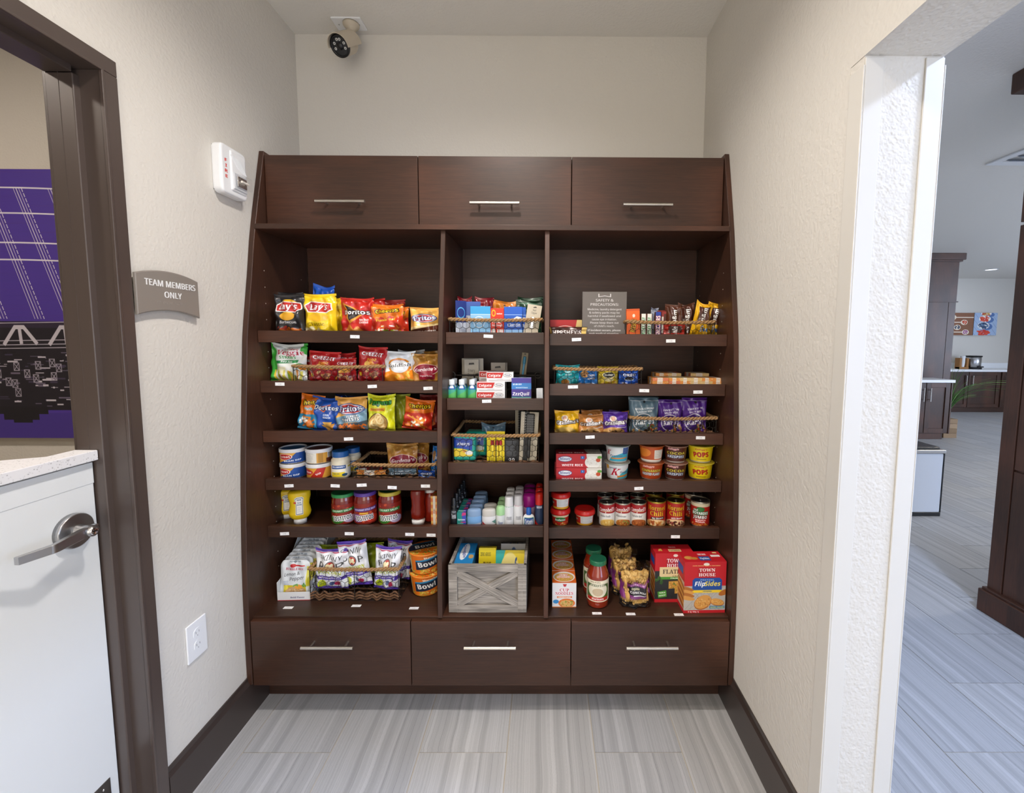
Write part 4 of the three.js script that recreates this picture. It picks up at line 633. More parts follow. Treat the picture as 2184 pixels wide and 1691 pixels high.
card('cardClip', (g) => { g.bg('#cfc5b0'); g.p([44, 8, 58, 6, 66, 9, 40, 11], '#2a2622').t('Nail', 52, 18, 8, '#3a342c', { f: 'normal', w: 24 }).t('Clipper', 52, 26, 8, '#3a342c', { f: 'normal', w: 40 }); });
card('cardEmery', (g) => { g.bg('#b4ab9a'); g.p([34, 12, 66, 11, 70, 16, 32, 17], '#2a2622').t('Emery', 50, 34, 13, '#2e2a24', { f: 'normal', w: 48 }).t('Boards', 50, 47, 13, '#2e2a24', { f: 'normal', w: 52 }).e(48, 84, 12, 14, '#c8744c'); });
card('cardComb', (g) => { g.bg('#9c9284'); g.p([30, 14, 64, 12, 68, 18, 28, 19], '#24201c').t('Comb', 50, 38, 12, '#24201c', { f: 'normal', w: 38 }).p([36, 100, 42, 62, 50, 56, 74, 58, 76, 100], '#131214'); });
card('cardBrush', (g) => { g.bg('#84785e'); g.r(38, 3, 24, 3, '#1c1814').e(50, 22, 24, 12, '#2c6c80'); }, 48, 130);
print('pasteBox', 190, 60, (g) => { g.bg('#eceaea'); g.p([2, 8, 64, 8, 56, 62, 2, 62], '#c8281f').t('Colgate', 30, 36, 34, '#fff', { w: 46, sk: 0.1 }).ring(78, 34, 15, 17, '#9c9488', 3).t('Total', 78, 34, 24, '#5c6470', { w: 20, sk: 0.2 }).l([8, 86, 90, 84], '#5c4a40', 2).t('CLEAN MINT', 50, 74, 12, '#a0a0a8', { f: 'normal', w: 24 }); });
print('pasteEnd', 40, 60, (g) => { g.bg('#3c3432'); g.r(0, 0, 100, 30, '#5a504c'); });
card('sleepBox', (g) => { g.bg('#4a3c94'); g.r(0, 22, 100, 26, '#3c84cc').t('$1.00 OFF', 30, 28, 8, '#fff', { w: 44 }).t('NIGHTTIME', 52, 42, 7, '#d8ecf8', { w: 60 }).t('ZzzQuil', 48, 68, 19, '#fff', { w: 84, sk: 0.08 }).r(0, 80, 100, 5, '#3a9c8c').r(0, 84, 100, 16, '#e4e2ea').r(26, 88, 46, 10, '#5c3c90'); });
card('padPack', (g) => { g.bg('#1aa08c'); g.p([0, 8, 86, 12, 84, 56, 0, 46], '#1c44a8').t('always', 46, 32, 17, '#fff', { w: 56, sk: 0.15 }).p([0, 50, 40, 50, 88, 62, 84, 80, 4, 82], '#f0d43c').e(70, 66, 18, 9, '#f0f0ec').e(50, 60, 8, 6, '#e09c3c').r(0, 82, 100, 18, '#28a894'); }, 110, 110);
card('cardYellow', (g) => { g.bg('#ecd11c'); g.t('carmex', 40, 16, 8, '#c02c24', { w: 30 }); for (const [x, y] of [[32, 40], [56, 44], [76, 40]]) g.p([x - 7, y + 6, x - 7, y - 4, x, y - 8, x + 7, y - 4, x + 7, y + 6], '#c02c34').p([x - 6, y + 7, x + 6, y + 7, x + 6, 84, x - 6, 84], '#f4e050').e(x, 76, 5, 8, '#b8282c'); });
card('boxBlack', (g) => { g.bg('#1d1e20'); g.lines(16, 10, 8, 78, 4.4, '#a8acb0', 1).lines(16, 10, 10, 60, 4.4, '#70747a', 1).e(38, 90, 9, 6, '#f0f0f0').e(62, 90, 9, 6, '#f0f0f0').e(38, 90, 4, 3, '#111').e(62, 90, 4, 3, '#111'); });
card('cardHair', (g) => { g.bg('#c3bba8'); g.r(22, 0, 26, 100, '#26282a').t('Hairbrush', 72, 78, 5, '#4a443a', { rot: -90, f: 'normal', w: 60 }); for (let i = 0; i < 8; i++) for (let j = 0; j < 5; j++) g.e(18 + j * 9, 4 + i * 5.4, 1.6, 1, '#e8e8e4'); }, 96, 200);
card('eyeBox', (g) => { g.bg('#1c8a80'); g.p([50, 0, 100, 0, 100, 100, 70, 100, 60, 60], '#3c4cb0').p([60, 0, 100, 0, 100, 20, 50, 26], '#c83c7c').t('Systane', 48, 52, 15, '#fff', { w: 78 }).r(40, 68, 56, 5, '#e8407c').r(10, 78, 60, 4, '#9cd4c8'); }, 70, 90);
// wrapped labels: the middle of the print faces the room
wrap('dipBlue', (g) => { g.bg('#e8a83c'); g.p([30, 100, 46, 60, 56, 0, 72, 0, 72, 100], '#1c4c9c').e(40, 42, 10, 26, '#fff').e(40, 42, 9, 23, '#c42a22').t('Fritos', 40, 42, 26, '#fff', { w: 15, rot: -6 }).t('BEAN DIP', 50, 76, 18, '#fff', { w: 22, rot: -6 }).r(14, 0, 10, 100, '#e8e4dc'); }, 80);
wrap('dipTan', (g) => { g.bg('#e0a440'); g.r(28, 6, 20, 90, '#f0ece0').lines(9, 29, 12, 17, 9, '#6a7080', 1).bars(62, 8, 12, 60).r(50, 0, 6, 100, '#b88428').r(60, 60, 20, 40, '#5c2c1c'); }, 80);
wrap('dipRed', (g) => { g.bg('#e4a63c'); g.p([44, 100, 56, 0, 66, 0, 60, 100], '#c02c20').e(40, 46, 9, 24, '#c42a22').t('Fritos', 40, 46, 24, '#fff', { w: 14 }).t('DIP', 56, 60, 18, '#fff', { w: 8, rot: -30 }); }, 80);
wrap('mayo', (g) => { g.bg('#ece6d4'); g.r(34, 0, 32, 100, '#f0ecdc').r(36, 2, 26, 30, '#1f4a8c').t("HELLMANN'S", 49, 16, 17, '#fff', { w: 22 }).r(36, 60, 24, 40, '#f0d428').t('REAL', 46, 74, 14, '#24407c', { w: 12, serif: true }).e(60, 84, 5, 12, '#244a6c').r(66, 20, 10, 70, '#e8e4da').lines(8, 67, 30, 8, 8, '#7a8090', 1).r(66, 10, 10, 14, '#c8b83c'); });
wrap('salsaGreen', (g) => { g.bg('#8e2416'); g.food(60, 0, 0, 100, 100, 1, 2.5, ['#b83420', '#7a1a10', '#c8502c', '#a02c1c'], 0.8); g.p([30, 28, 66, 22, 66, 38, 30, 44], '#2c7a34').t('CHUNKY SALSA', 48, 33, 13, '#e8f0e0', { w: 28, rot: -3 }).e(40, 78, 12, 20, '#3c7a2c').e(60, 78, 10, 18, '#b8a8c0').t('TOSTITOS', 48, 70, 30, '#141414', { w: 27, rot: -5, s: '#fff', sw: 7 }); });
wrap('salsaPurple', (g) => { g.bg('#8e2416'); g.food(60, 0, 0, 100, 100, 1, 2.5, ['#b83420', '#7a1a10', '#c8502c', '#a02c1c'], 0.8); g.p([30, 26, 68, 18, 68, 34, 30, 42], '#4a2c80').t('RESTAURANT STYLE SALSA', 49, 30, 12, '#e8e0f0', { w: 32, rot: -4 }).e(38, 72, 10, 20, '#8a5a90').e(60, 76, 10, 18, '#c83c28').r(42, 44, 12, 8, '#e8b83c').t('TOSTITOS', 48, 70, 30, '#141414', { w: 27, rot: -6, s: '#fff', sw: 7 }); });
wrap('mustard', (g) => { g.bg('#e8c41c'); sx.translate(g.X(50), g.Y(26)); sx.scale(0.68, 0.5); sx.translate(-g.X(50), 0); g.p([40, 10, 46, 2, 56, 2, 60, 10, 58, 96, 42, 96], '#e8e8e4').p([41, 12, 46, 6, 56, 6, 59, 12, 57, 92, 43, 92], '#6a7078').p([42, 14, 47, 9, 55, 9, 58, 14, 56, 88, 44, 88], '#f0efe8').t('HEINZ', 50, 18, 11, '#24406c', { w: 10 }).t('YELLOW', 50, 32, 8, '#24406c', { w: 9 }).t('MUSTARD', 50, 42, 10, '#24406c', { w: 12 }).lines(6, 45, 54, 10, 5, '#8a9098', 1).p([37, 26, 43, 28, 42, 36, 36, 34], '#c83c2c'); }, 150);
wrap('ramen', (g) => { g.bg('#e8761c'); g.r(22, 0, 12, 100, '#d8c060').bars(24, 30, 8, 60).p([40, 30, 74, 10, 74, 60, 40, 78], '#1f2c44').p([40, 26, 74, 6, 74, 14, 40, 34], '#2c8cc0').t('Maruchan', 58, 12, 14, '#fff', { w: 18, rot: -6 }).t('Bowl', 53, 46, 36, '#fff', { w: 22, rot: -8, s: '#2a2a30', sw: 6 }); g.food(40, 36, 78, 44, 22, 1.2, 3, ['#e8c860', '#d8a83c', '#a8b43c', '#c86a2c'], 0.4); });
print('ramenLid', 150, 150, (g) => { g.bg('#e8761c'); g.food(90, 0, 46, 100, 54, 4, 8, ['#d8b84c', '#c89c34', '#e8d480', '#8c9c34', '#a85a24'], 0.3); g.p([0, 30, 100, 8, 100, 44, 0, 66], '#262c38').p([0, 24, 100, 2, 100, 10, 0, 32], '#2484b8').t('Bowl', 48, 37, 26, '#fff', { w: 60, rot: -13, s: '#111', sw: 4 }).t('Maruchan', 44, 14, 9, '#8c1c14', { w: 40, rot: -13 }); });
const soup = (name, cols) => (g) => { g.bg('#e8e6e2'); g.r(0, 0, 100, 40, '#a81c22').t("Campbell's", 50, 24, 24, '#fff', { w: 36, sk: 0.2, rot: -3, serif: true }).r(40, 31, 20, 2, '#d8b04c').t(name, 46, 54, 12, '#4a4a4c', { w: 22, sk: 0.2, serif: true }).e(52, 88, 18, 24, '#e8e0d0').e(52, 90, 17, 22, cols[0]).food(40, 37, 76, 30, 24, 1, 2.6, cols, 0.5); };
wrap('soupA', soup('Chicken Noodle', ['#e0b45c', '#d8a444', '#e8cc84'])); wrap('soupB', soup('Minestrone', ['#b86a2c', '#8c4a1c', '#c89a4c', '#7a8c3c'])); wrap('soupC', soup('Vegetable Beef', ['#a85a2c', '#7c3c1c', '#c87a3c']));
const chili = (a, b, bc) => (g) => { g.bg('#b8241c'); g.t('Hormel', 50, 22, 24, '#f0c41c', { w: 32, serif: true, s: '#6c1008', sw: 3 }).t('Chili', 50, 46, 24, '#f0c41c', { w: 24, serif: true, s: '#6c1008', sw: 3 }).p([40, 62, 64, 58, 64, 68, 40, 72], bc).t(a, 52, 65, 9, '#fff', { w: 20, rot: -3 }).e(50, 96, 22, 26, '#e8c898').food(50, 34, 80, 34, 20, 1, 2.6, b, 0.6); };
wrap('chiliA', chili('No Beans', ['#c87a3c', '#a8542c', '#e0a860'], '#2a1a10')); wrap('chiliB', chili('with Beans', ['#5c2018', '#7c342c', '#3c120e', '#a8584c'], '#8c1c18'));
wrap('pastaCan', (g) => { g.bg('#b8241c'); g.r(0, 0, 100, 16, '#e0d4b4').e(50, 26, 7, 10, '#2c7a34').t('Chef', 42, 30, 12, '#fff', { w: 8, s: '#245c2c', sw: 3 }).t('BOYARDEE', 50, 44, 16, '#fff', { w: 28, s: '#245c2c', sw: 6 }).t('JUMBO', 50, 60, 18, '#fff', { w: 24, s: '#3a1c10', sw: 4 }).t('Spaghetti &', 50, 73, 8, '#fff', { w: 18 }).t('Meatballs', 50, 81, 8, '#fff', { w: 16 }).food(30, 36, 88, 30, 12, 1, 2.4, ['#d87a2c', '#a8441c', '#e0a050'], 0.6); });
wrap('microCup', (g) => { g.bg('#b8281c'); g.r(0, 0, 100, 22, '#e4d6b0').r(42, 16, 26, 66, '#e6e4e0').lines(10, 43, 20, 23, 6, '#5c6068', 1).r(30, 82, 50, 18, '#d8a02c').t('Beefaroni', 28, 50, 18, '#fff', { w: 14, s: '#245c2c', sw: 4 }); }, 80);
wrap('microCupFront', (g) => { g.bg('#b8281c'); g.r(0, 0, 100, 30, '#e4d6b0').e(50, 46, 10, 20, '#2c7a34').t('Beefaroni', 50, 50, 22, '#fff', { w: 20, s: '#245c2c', sw: 5 }).food(20, 36, 76, 30, 24, 1, 2.4, ['#d87a2c', '#e0b060'], 0.6); }, 80);
wrap('marinara', (g) => { g.bg('#e6dcc0'); g.p([32, 20, 68, 20, 68, 84, 32, 84], '#4a6a2c').e(50, 46, 15, 34, '#e8e0c8').e(50, 54, 8, 18, '#c8b494').t("NEWMAN'S OWN", 50, 24, 16, '#24381c', { w: 30, serif: true }).r(30, 4, 40, 10, '#efe6cc').t('100% Profits', 46, 9, 8, '#5c5438', { w: 16 }).r(33, 78, 34, 16, '#b8281c').t('Marinara', 50, 86, 13, '#fff', { w: 18, serif: true }); });
const cereal = (c, a, b, ca, cb) => (g) => { g.bg(c); g.t("Kellogg's", 46, 14, 14, '#d03438', { w: 16, sk: 0.2, serif: true, s: '#fff', sw: 2 }).t(a, 50, 42, 24, ca, { w: 30, s: '#1a1a1c', sw: 3 }); if (b) g.t(b, 50, 66, 24, cb, { w: 28, s: '#24406c', sw: 4, sk: 0.1 }); g.r(0, 0, 18, 100, '#e8e6e0').bars(4, 20, 10, 60); };
wrap('cerealOrange', cereal('#b8481c', 'CINNAMON', 'FROSTED FLAKES', '#f0dc4c', '#fff')); wrap('cerealBrown', cereal('#5a2c22', 'COCOA', 'KRISPIES', '#e8d848', '#e0e8f4')); wrap('cerealYellow', (g) => { g.bg('#f0d41c'); g.t("Kellogg's", 50, 16, 14, '#c02c30', { w: 16, sk: 0.2, serif: true }).t('POPS', 50, 52, 44, '#c81c24', { w: 22, rot: -4, s: '#7a0c10', sw: 3 }).r(0, 0, 18, 100, '#e8e6e0').bars(4, 20, 10, 60).r(44, 82, 14, 4, '#7a6a10'); });
wrap('cerealOrangeSide', (g) => { g.bg('#c4541c'); g.e(38, 40, 11, 30, '#e8862c').r(54, 20, 15, 62, '#f0ece4').lines(9, 55, 24, 13, 6, '#6a5a50', 1).r(0, 88, 100, 12, '#e8e4dc'); });
wrap('cerealWhite', (g) => { g.bg('#e8ecee'); g.p([56, 60, 76, 20, 76, 100, 50, 100], '#4cb8cc').t('K', 47, 52, 66, '#b81c34', { w: 12, sk: 0.3, serif: true }).t('Special', 43, 24, 14, '#3c4c6c', { w: 12 }).t('Protein', 62, 54, 18, '#5c3c60', { w: 16, sk: 0.2, serif: true }).p([50, 78, 74, 70, 74, 80, 50, 90], '#e8862c').r(32, 8, 5, 26, '#d8a83c'); });
wrap('cerealWhiteSide', (g) => { g.bg('#e8ecee'); g.p([40, 70, 70, 20, 70, 100, 36, 100], '#3cacc8').r(58, 6, 11, 44, '#24509c').lines(6, 59, 12, 9, 6, '#cfe0f4', 1).t('Protein', 48, 62, 20, '#4a5c80', { w: 20, sk: 0.2, serif: true }).p([40, 76, 66, 72, 66, 80, 40, 84], '#e8862c').t('K', 36, 40, 46, '#b81c34', { w: 6, sk: 0.3, serif: true }); });
wrap('spray', (g) => { g.bg('#1c1d20'); g.r(38, 30, 24, 10, '#3a3c40').t('Thermal', 50, 45, 12, '#d8dade', { w: 18 }).r(36, 76, 28, 22, '#cfd26c').t('TRESemme', 50, 30, 11, '#a8acb2', { w: 20 }); }, 90);
wrap('mouth', (g) => { g.bg('#3fa88c'); g.r(34, 6, 32, 40, '#2c5ca0').r(40, 14, 18, 24, '#dfe6ea').p([30, 60, 70, 50, 70, 100, 30, 100], '#5cb85c').t('Scope', 50, 74, 22, '#fff', { w: 22 }); }, 80);
wrap('stickBlue', (g) => { g.bg('#7fb0e0'); g.p([30, 46, 70, 40, 70, 100, 30, 100], '#d4dcec').t('Secret', 50, 72, 24, '#3c3c80', { w: 24, sk: 0.2, serif: true }); }, 80); wrap('stickRed', (g) => { g.bg('#e6e6e6'); g.p([30, 30, 50, 56, 70, 50, 70, 80, 50, 74, 30, 70], '#b82c34').e(50, 56, 5, 12, '#e8e8e8').p([56, 30, 70, 20, 70, 50], '#5c8a7c'); }, 80);
wrap('dove', (g) => { g.bg('#e4e8e6'); g.t('Dove', 50, 26, 16, '#2c3c80', { w: 16, sk: 0.2, serif: true }).e(52, 42, 3, 3, '#c8a43c').e(56, 90, 9, 14, '#a8cc84'); }, 100);
const shampoo = (c, a, b) => (g) => { g.bg('#e6e8ea'); for (let i = 0; i < 40; i++) g.p([i * 2.5, 0, i * 2.5 + 2.5, 0, i * 2.5 + 1.2, 8 + 18 * hash(i, 4)], c); g.t('NOT YOUR MOTHER\'S', 50, 40, 7, '#6a6c72', { w: 18 }).t(a, 50, 60, 13, c, { w: 20 }).t(b, 50, 74, 13, c, { w: 20 }).l([38, 90, 62, 90], '#5a5c60', 2); };
wrap('sprayGreen', shampoo('#2c9c5c', 'CLEAN', 'FREAK')); wrap('sprayPink', shampoo('#cc2c6c', 'PLUMP', 'IT UP'));
wrap('lotion', (g) => { g.bg('#eceef0'); g.r(36, 34, 30, 34, '#3c9c4c').r(37, 37, 28, 28, '#1c4c9c').t('Cetaphil', 51, 51, 20, '#fff', { w: 24 }); }, 80); wrap('shaveRed', (g) => { g.bg('#c82420'); g.p([0, 0, 100, 0, 100, 40, 60, 54, 30, 44, 0, 50], '#2c3a58').e(48, 66, 6, 12, '#e8e8ea').t('Gillette', 50, 24, 12, '#e0e4ec', { w: 22 }); });
// cartons
print('crackerA', 170, 210, (g) => { g.bg('#c41c28'); g.r(0, 47, 100, 53, '#b9b4ae'); for (let i = 0; i < 16; i++) g.l([rr(0, 100), 47, rr(0, 100), 94], '#a8a29a', 2); g.e(52, 5.5, 7, 3, '#e8e0d8').t('OVEN BAKED  SNACK CRACKERS', 52, 8, 2.6, '#e8c878', { w: 66 }); g.r(32, 12, 42, 18, '#b01420').t('TOWN', 54, 16, 9, '#fff', { w: 38, serif: true }).t('HOUSE', 54, 25, 9, '#fff', { w: 40, serif: true }); g.p([20, 36, 26, 31.5, 84, 31.5, 90, 36, 90, 55, 20, 55], '#1c4ca0').t('PRETZEL', 55, 35, 3.4, '#9cc4f0', { w: 34 }).t('Flip', 38, 43, 12, '#fff', { w: 26, sk: 0.2 }).t('Sides', 68, 43, 12, '#f8e060', { w: 38, sk: 0.2 }).r(20, 55, 70, 5, '#f0cc28').t('ORIGINAL', 56, 57.6, 3, '#1c4ca0', { w: 22 }); g.e(46, 79, 22, 13, '#a85a1c', -0.5).e(46, 78, 21, 12, '#d89a4c', -0.5).food(40, 30, 70, 32, 16, 1, 2, ['#e8bc74', '#b87a34']).e(80, 79, 17, 7, '#a85a1c', 0.2).e(80, 78.4, 16, 6.4, '#dca050', 0.2).food(24, 68, 75, 24, 6, 1, 1.6, ['#e8bc74', '#b87a34']).e(96, 60, 14, 5, '#b86a24', -0.4); for (let i = 0; i < 4; i++) g.e(4 + i, 52 + i * 6, 20, 4, i % 2 ? '#d89a4c' : '#b06a2c', 0.2); g.r(62, 86, 36, 5, '#3c7cb4').t('PRETZEL CRACKER', 80, 88.6, 3.4, '#e4e060', { w: 32 }).r(0, 94, 100, 6, '#c41c28').t('70   0g   150mg   1g', 24, 97, 3, '#fff', { w: 26 }); });
print('crackerB', 170, 210, (g) => { g.bg('#c41c28'); g.r(0, 36, 100, 58, '#26282a'); g.e(52, 5, 6, 3, '#e8e0d8'); g.r(28, 10, 42, 22, '#b01420').t('TOWN', 50, 15, 10, '#fff', { w: 40, serif: true }).t('HOUSE', 52, 25, 10, '#fff', { w: 44, serif: true }); g.r(12, 28, 88, 20, '#e8d4a0').r(24, 28, 76, 14, '#e8d4a0').t('FLATBREAD', 62, 38, 11, '#2a2018', { w: 84, serif: true }).t('CRISPS', 60, 46, 3.4, '#7a6a4c', { w: 30 }).r(12, 48, 88, 5, '#4c9c34').t('ITALIAN HERB', 60, 50.6, 3.6, '#fff', { w: 40 }); g.food(10, 0, 50, 20, 12, 3, 6, ['#3c6c2c', '#2c541c'], 0.4); for (const [x, y, a] of [[48, 64, 0.2], [64, 74, -0.3], [76, 62, 0.1]]) { g.p([x - 12, y - 7, x + 12, y - 8, x + 14, y + 7, x - 12, y + 8], '#c8963c'); g.food(16, x - 10, y - 6, 20, 12, 1.4, 2.6, ['#dcb464', '#a87430', '#5c7a34']); } g.p([8, 78, 30, 75, 32, 88, 10, 91], '#4c9c34').t('THIN &', 20, 80, 4, '#fff', { w: 16, rot: -6 }).t('CRUNCHY', 20, 85.5, 4, '#fff', { w: 18, rot: -6 }).r(0, 93, 100, 7, '#c41c28'); });
print('crackerSide', 60, 120, (g) => { g.bg('#c41c28'); g.r(0, 40, 100, 52, '#c8b49c').r(10, 14, 70, 14, '#1c4ca0'); for (let i = 0; i < 7; i++) g.e(60, 48 + i * 6, 50, 4, i % 2 ? '#d89a4c' : '#a8602c', 0.2); }); print('crackerTop', 150, 60, (g) => { g.bg('#c41c28'); g.e(16, 60, 10, 16, '#d89a4c').e(28, 66, 9, 12, '#c8863c').r(40, 50, 26, 36, '#1c4ca0').t('FlipSides', 53, 68, 20, '#fff', { w: 22 }).t('TOWN HOUSE', 53, 32, 20, '#fff', { w: 20, serif: true }).r(72, 36, 22, 18, '#f0e8e8').r(82, 10, 10, 12, '#e8d898'); });
print('crackerTopB', 150, 60, (g) => { g.bg('#c41c28'); g.food(6, 14, 50, 12, 20, 3, 5, ['#d8aa54']).r(38, 54, 32, 26, '#e0cc94').t('FLATBREAD', 54, 67, 18, '#6a2c1c', { w: 28 }).t('TOWN HOUSE', 52, 34, 20, '#f0c8c8', { w: 18, serif: true }); });
print('noodleFront', 110, 110, (g) => { g.bg('#e6e4e4'); g.p([44, 6, 60, 6, 56, 16, 48, 16], '#c02c34').t('CUP', 50, 30, 17, '#b82434', { w: 40, serif: true, s: '#fff', sw: 3 }).t('NOODLES', 50, 44, 17, '#b82434', { w: 74, serif: true, s: '#fff', sw: 3 }).r(20, 55, 62, 6, '#e0783c').t('CHICKEN FLAVOR', 51, 58, 4.6, '#fff', { w: 50 }).e(60, 82, 34, 18, '#e8722c').e(60, 84, 28, 14, '#d8b06c').food(30, 36, 74, 48, 20, 2, 5, ['#e0bc70', '#c87a34', '#8c9c3c'], 0.4).e(16, 76, 12, 8, '#3c8cc8').r(0, 96, 100, 4, '#e08a4c'); });
print('noodleTop', 110, 100, (g) => { g.bg('#df6a24'); g.e(50, 50, 46, 42, '#ece8e6').e(50, 54, 40, 34, '#d8a858').food(40, 18, 34, 64, 40, 3, 7, ['#e8cc84', '#c88438', '#d85c2c', '#a8ac44'], 0.4).t('CUP', 48, 36, 16, '#c8303c', { w: 34, serif: true, s: '#fff', sw: 3 }).t('NOODLES', 48, 52, 14, '#c8303c', { w: 54, serif: true, s: '#fff', sw: 3 }); }); print('noodleSide', 60, 110, (g) => { g.bg('#dcdada'); g.lines(10, 14, 20, 70, 6, '#9a9aa0', 1); });
print('riceFront', 190, 64, (g) => { g.bg('#bc2028'); g.e(20, 38, 15, 20, '#24408c').e(20, 38, 14, 17, '#f0f0f0').t('Minute', 20, 38, 24, '#24408c', { w: 24, sk: 0.25, serif: true }).t('WHITE RICE', 36, 82, 22, '#fff', { w: 46 }).r(54, 18, 8, 20, '#1c64b4').t('1', 58, 28, 16, '#fff', { w: 2 }).p([66, 0, 100, 0, 100, 100, 70, 100], '#dcd8cc').e(80, 62, 17, 44, '#eceae2').food(50, 66, 26, 28, 66, 0.8, 1.6, ['#f8f6ee', '#d4cfc0'], 0.5).e(92, 46, 5, 14, '#c8502c').e(95, 26, 5, 10, '#5c9c3c'); });
print('riceTop', 190, 50, (g) => { g.bg('#8c1820'); g.t('Minute', 30, 26, 34, '#3a2a50', { w: 34, sk: 0.2 }).t('WHITE RICE', 34, 70, 30, '#f0e0e0', { w: 56 }).p([64, 0, 100, 0, 100, 100, 70, 100], '#b4aea0').food(40, 66, 0, 32, 90, 1, 2, ['#d8d2c4', '#948c7c'], 0.5); });
print('dryerFront', 110, 44, (g) => { g.bg('#1f7cc4'); g.t('Snuggle', 34, 48, 48, '#fff', { w: 50, s: '#123c8c', sw: 4 }).t('2', 84, 40, 36, '#e8f0f8', { w: 6 }); }); print('dryerTop', 110, 130, (g) => { g.bg('#2488cc'); g.e(40, 36, 22, 34, '#eef2f8', 0.2).t('Snuggle', 40, 36, 16, '#24409c', { w: 62, rot: 78 }).t('20 ct', 26, 92, 9, '#e0f0fc', { w: 30 }).e(82, 56, 14, 8, '#c8a060'); });
print('borax', 100, 70, (g) => { g.bg('#e8d01c'); g.t('ZERO GROSS', 40, 14, 11, '#6a6420', { w: 60 }).t('TWICE', 50, 38, 22, '#4a3a10', { w: 46, serif: true }).t('PULGON', 52, 60, 22, '#4a3a10', { w: 58, serif: true }).lines(3, 20, 78, 60, 7, '#9a8a20', 1); });
print('surf', 150, 56, (g) => { g.bg('#ecd22c'); g.p([0, 0, 34, 0, 20, 40, 30, 100, 0, 100], '#2cb4ac').e(50, 50, 34, 44, '#f4e48c').t('Surf', 50, 44, 52, '#1c4494', { w: 46, sk: 0.2, rot: -6 }).e(84, 68, 5, 10, '#d8dce0').p([60, 100, 100, 76, 100, 100], '#2ca49c'); }); print('allBox', 150, 40, (g) => { g.bg('#b4b4b4'); g.e(50, 60, 18, 50, '#1c3c74').t('all', 50, 56, 60, '#e8c83c', { w: 24 }).e(82, 70, 4, 12, '#5c6c7c'); }); print('tealSide', 40, 40, (g) => { g.bg('#1c8c90'); });
print('tuna', 110, 150, (g) => { g.bg('#d9dfe4'); g.t('SPOON INCLUDED', 50, 7, 5, '#5a6a78', { w: 44 }).e(44, 17, 10, 4.4, '#c02830').r(48, 15.4, 36, 3.2, '#c02830').t('BUMBLE BEE', 50, 25, 7, '#a8243c', { w: 62, serif: true }).t('Lemon &', 42, 38, 11, '#26282a', { f: 'normal', w: 52, sk: 0.2, rot: -6 }).t('Pepper', 58, 49, 12, '#26282a', { f: 'normal', w: 50, sk: 0.2, rot: -6 }).lines(3, 14, 56, 18, 4, '#3c5c9c', 1).r(14, 66, 74, 26, '#d8c428').e(54, 82, 32, 13, '#caa476').food(50, 30, 74, 46, 18, 1.6, 4, ['#d8b88c', '#b8905c', '#e4cca4'], 0.4).e(66, 70, 12, 6, '#e8a03c').food(10, 50, 62, 40, 8, 3, 6, ['#4c8c3c', '#6cac4c'], 0.5).e(22, 72, 8, 6, '#f0e04c').r(90, 20, 10, 50, '#dcd43c'); });
print('tunaFront', 120, 50, (g) => { g.bg('#e4e6e8'); g.t('Bold Flavor', 60, 62, 26, '#4a4c74', { w: 42 }).r(0, 92, 100, 8, '#c0343c'); }); print('safety', 170, 168, (g) => { g.bg('#6b645e'); const c = '#d9d6d2', n = { f: 'normal' }; g.r(36, 5, 2, 7, c).r(62, 5, 2, 7, c).l([38, 11, 50, 9.4, 62, 11], c, 2); g.t('SAFETY &', 50, 19, 7, c, { ...n, w: 40 }).t('PRECAUTIONS:', 50, 28, 7, c, { ...n, w: 64 }); ['Medicine, laundry detergent', '& toiletry packs may be', 'harmful if swallowed and', 'cause eye irritation.', 'Please keep them out', "of child's reach."].forEach((s, i) => g.t(s, 50, 38 + i * 7.2, 5, c, { ...n, w: [76, 68, 74, 56, 64, 46][i] })); g.t('If incident occurs, please', 50, 83, 5, c, { w: 74 }).t('seek medical attention.', 50, 90, 5, c, { w: 68 }); });
print('pastaBand', 170, 70, (g) => { g.bg('#7a2c74'); g.t('Casual Living', 56, 12, 14, '#e0b8dc', { w: 56, rot: -3, sk: 0.2 }).p([22, 24, 100, 18, 100, 66, 22, 70], '#1f1a20').t('Organic', 44, 34, 16, '#d8d8a0', { w: 26, sk: 0.2 }).t('CONCHIGLIE', 60, 52, 18, '#f0f0f0', { w: 66 }).r(38, 68, 40, 7, '#e8e8e8').lines(3, 30, 80, 50, 6, '#c898c4', 1); });
const sheetTex = new THREE.CanvasTexture(sheet); sheetTex.colorSpace = THREE.SRGBColorSpace; sheetTex.generateMipmaps = true; sheetTex.minFilter = THREE.LinearMipmapLinearFilter;
const P = {
  film: new THREE.MeshPhysicalMaterial({ map: sheetTex, roughness: 0.3, clearcoat: 0.4, clearcoatRoughness: 0.15 }), paper: new THREE.MeshStandardMaterial({ map: sheetTex, roughness: 0.5 }), label: new THREE.MeshStandardMaterial({ map: sheetTex, roughness: 0.38 }),
};

// ---------------------------------------------------------------- builders for packaged goods (local origin: middle of the base, front toward +z)
function onPrint(g, key, flipBack = false) { const c = D[key], uv = g.attributes.uv; if (!c) throw new Error('no print ' + key); for (let i = 0; i < uv.count; i++) { const a = Math.min(1, Math.max(0, uv.getX(i))), b = Math.min(1, Math.max(0, uv.getY(i))); uv.setXY(i, c.u0 + a * (c.u1 - c.u0), c.v0 + b * (c.v1 - c.v0)); } return g; }
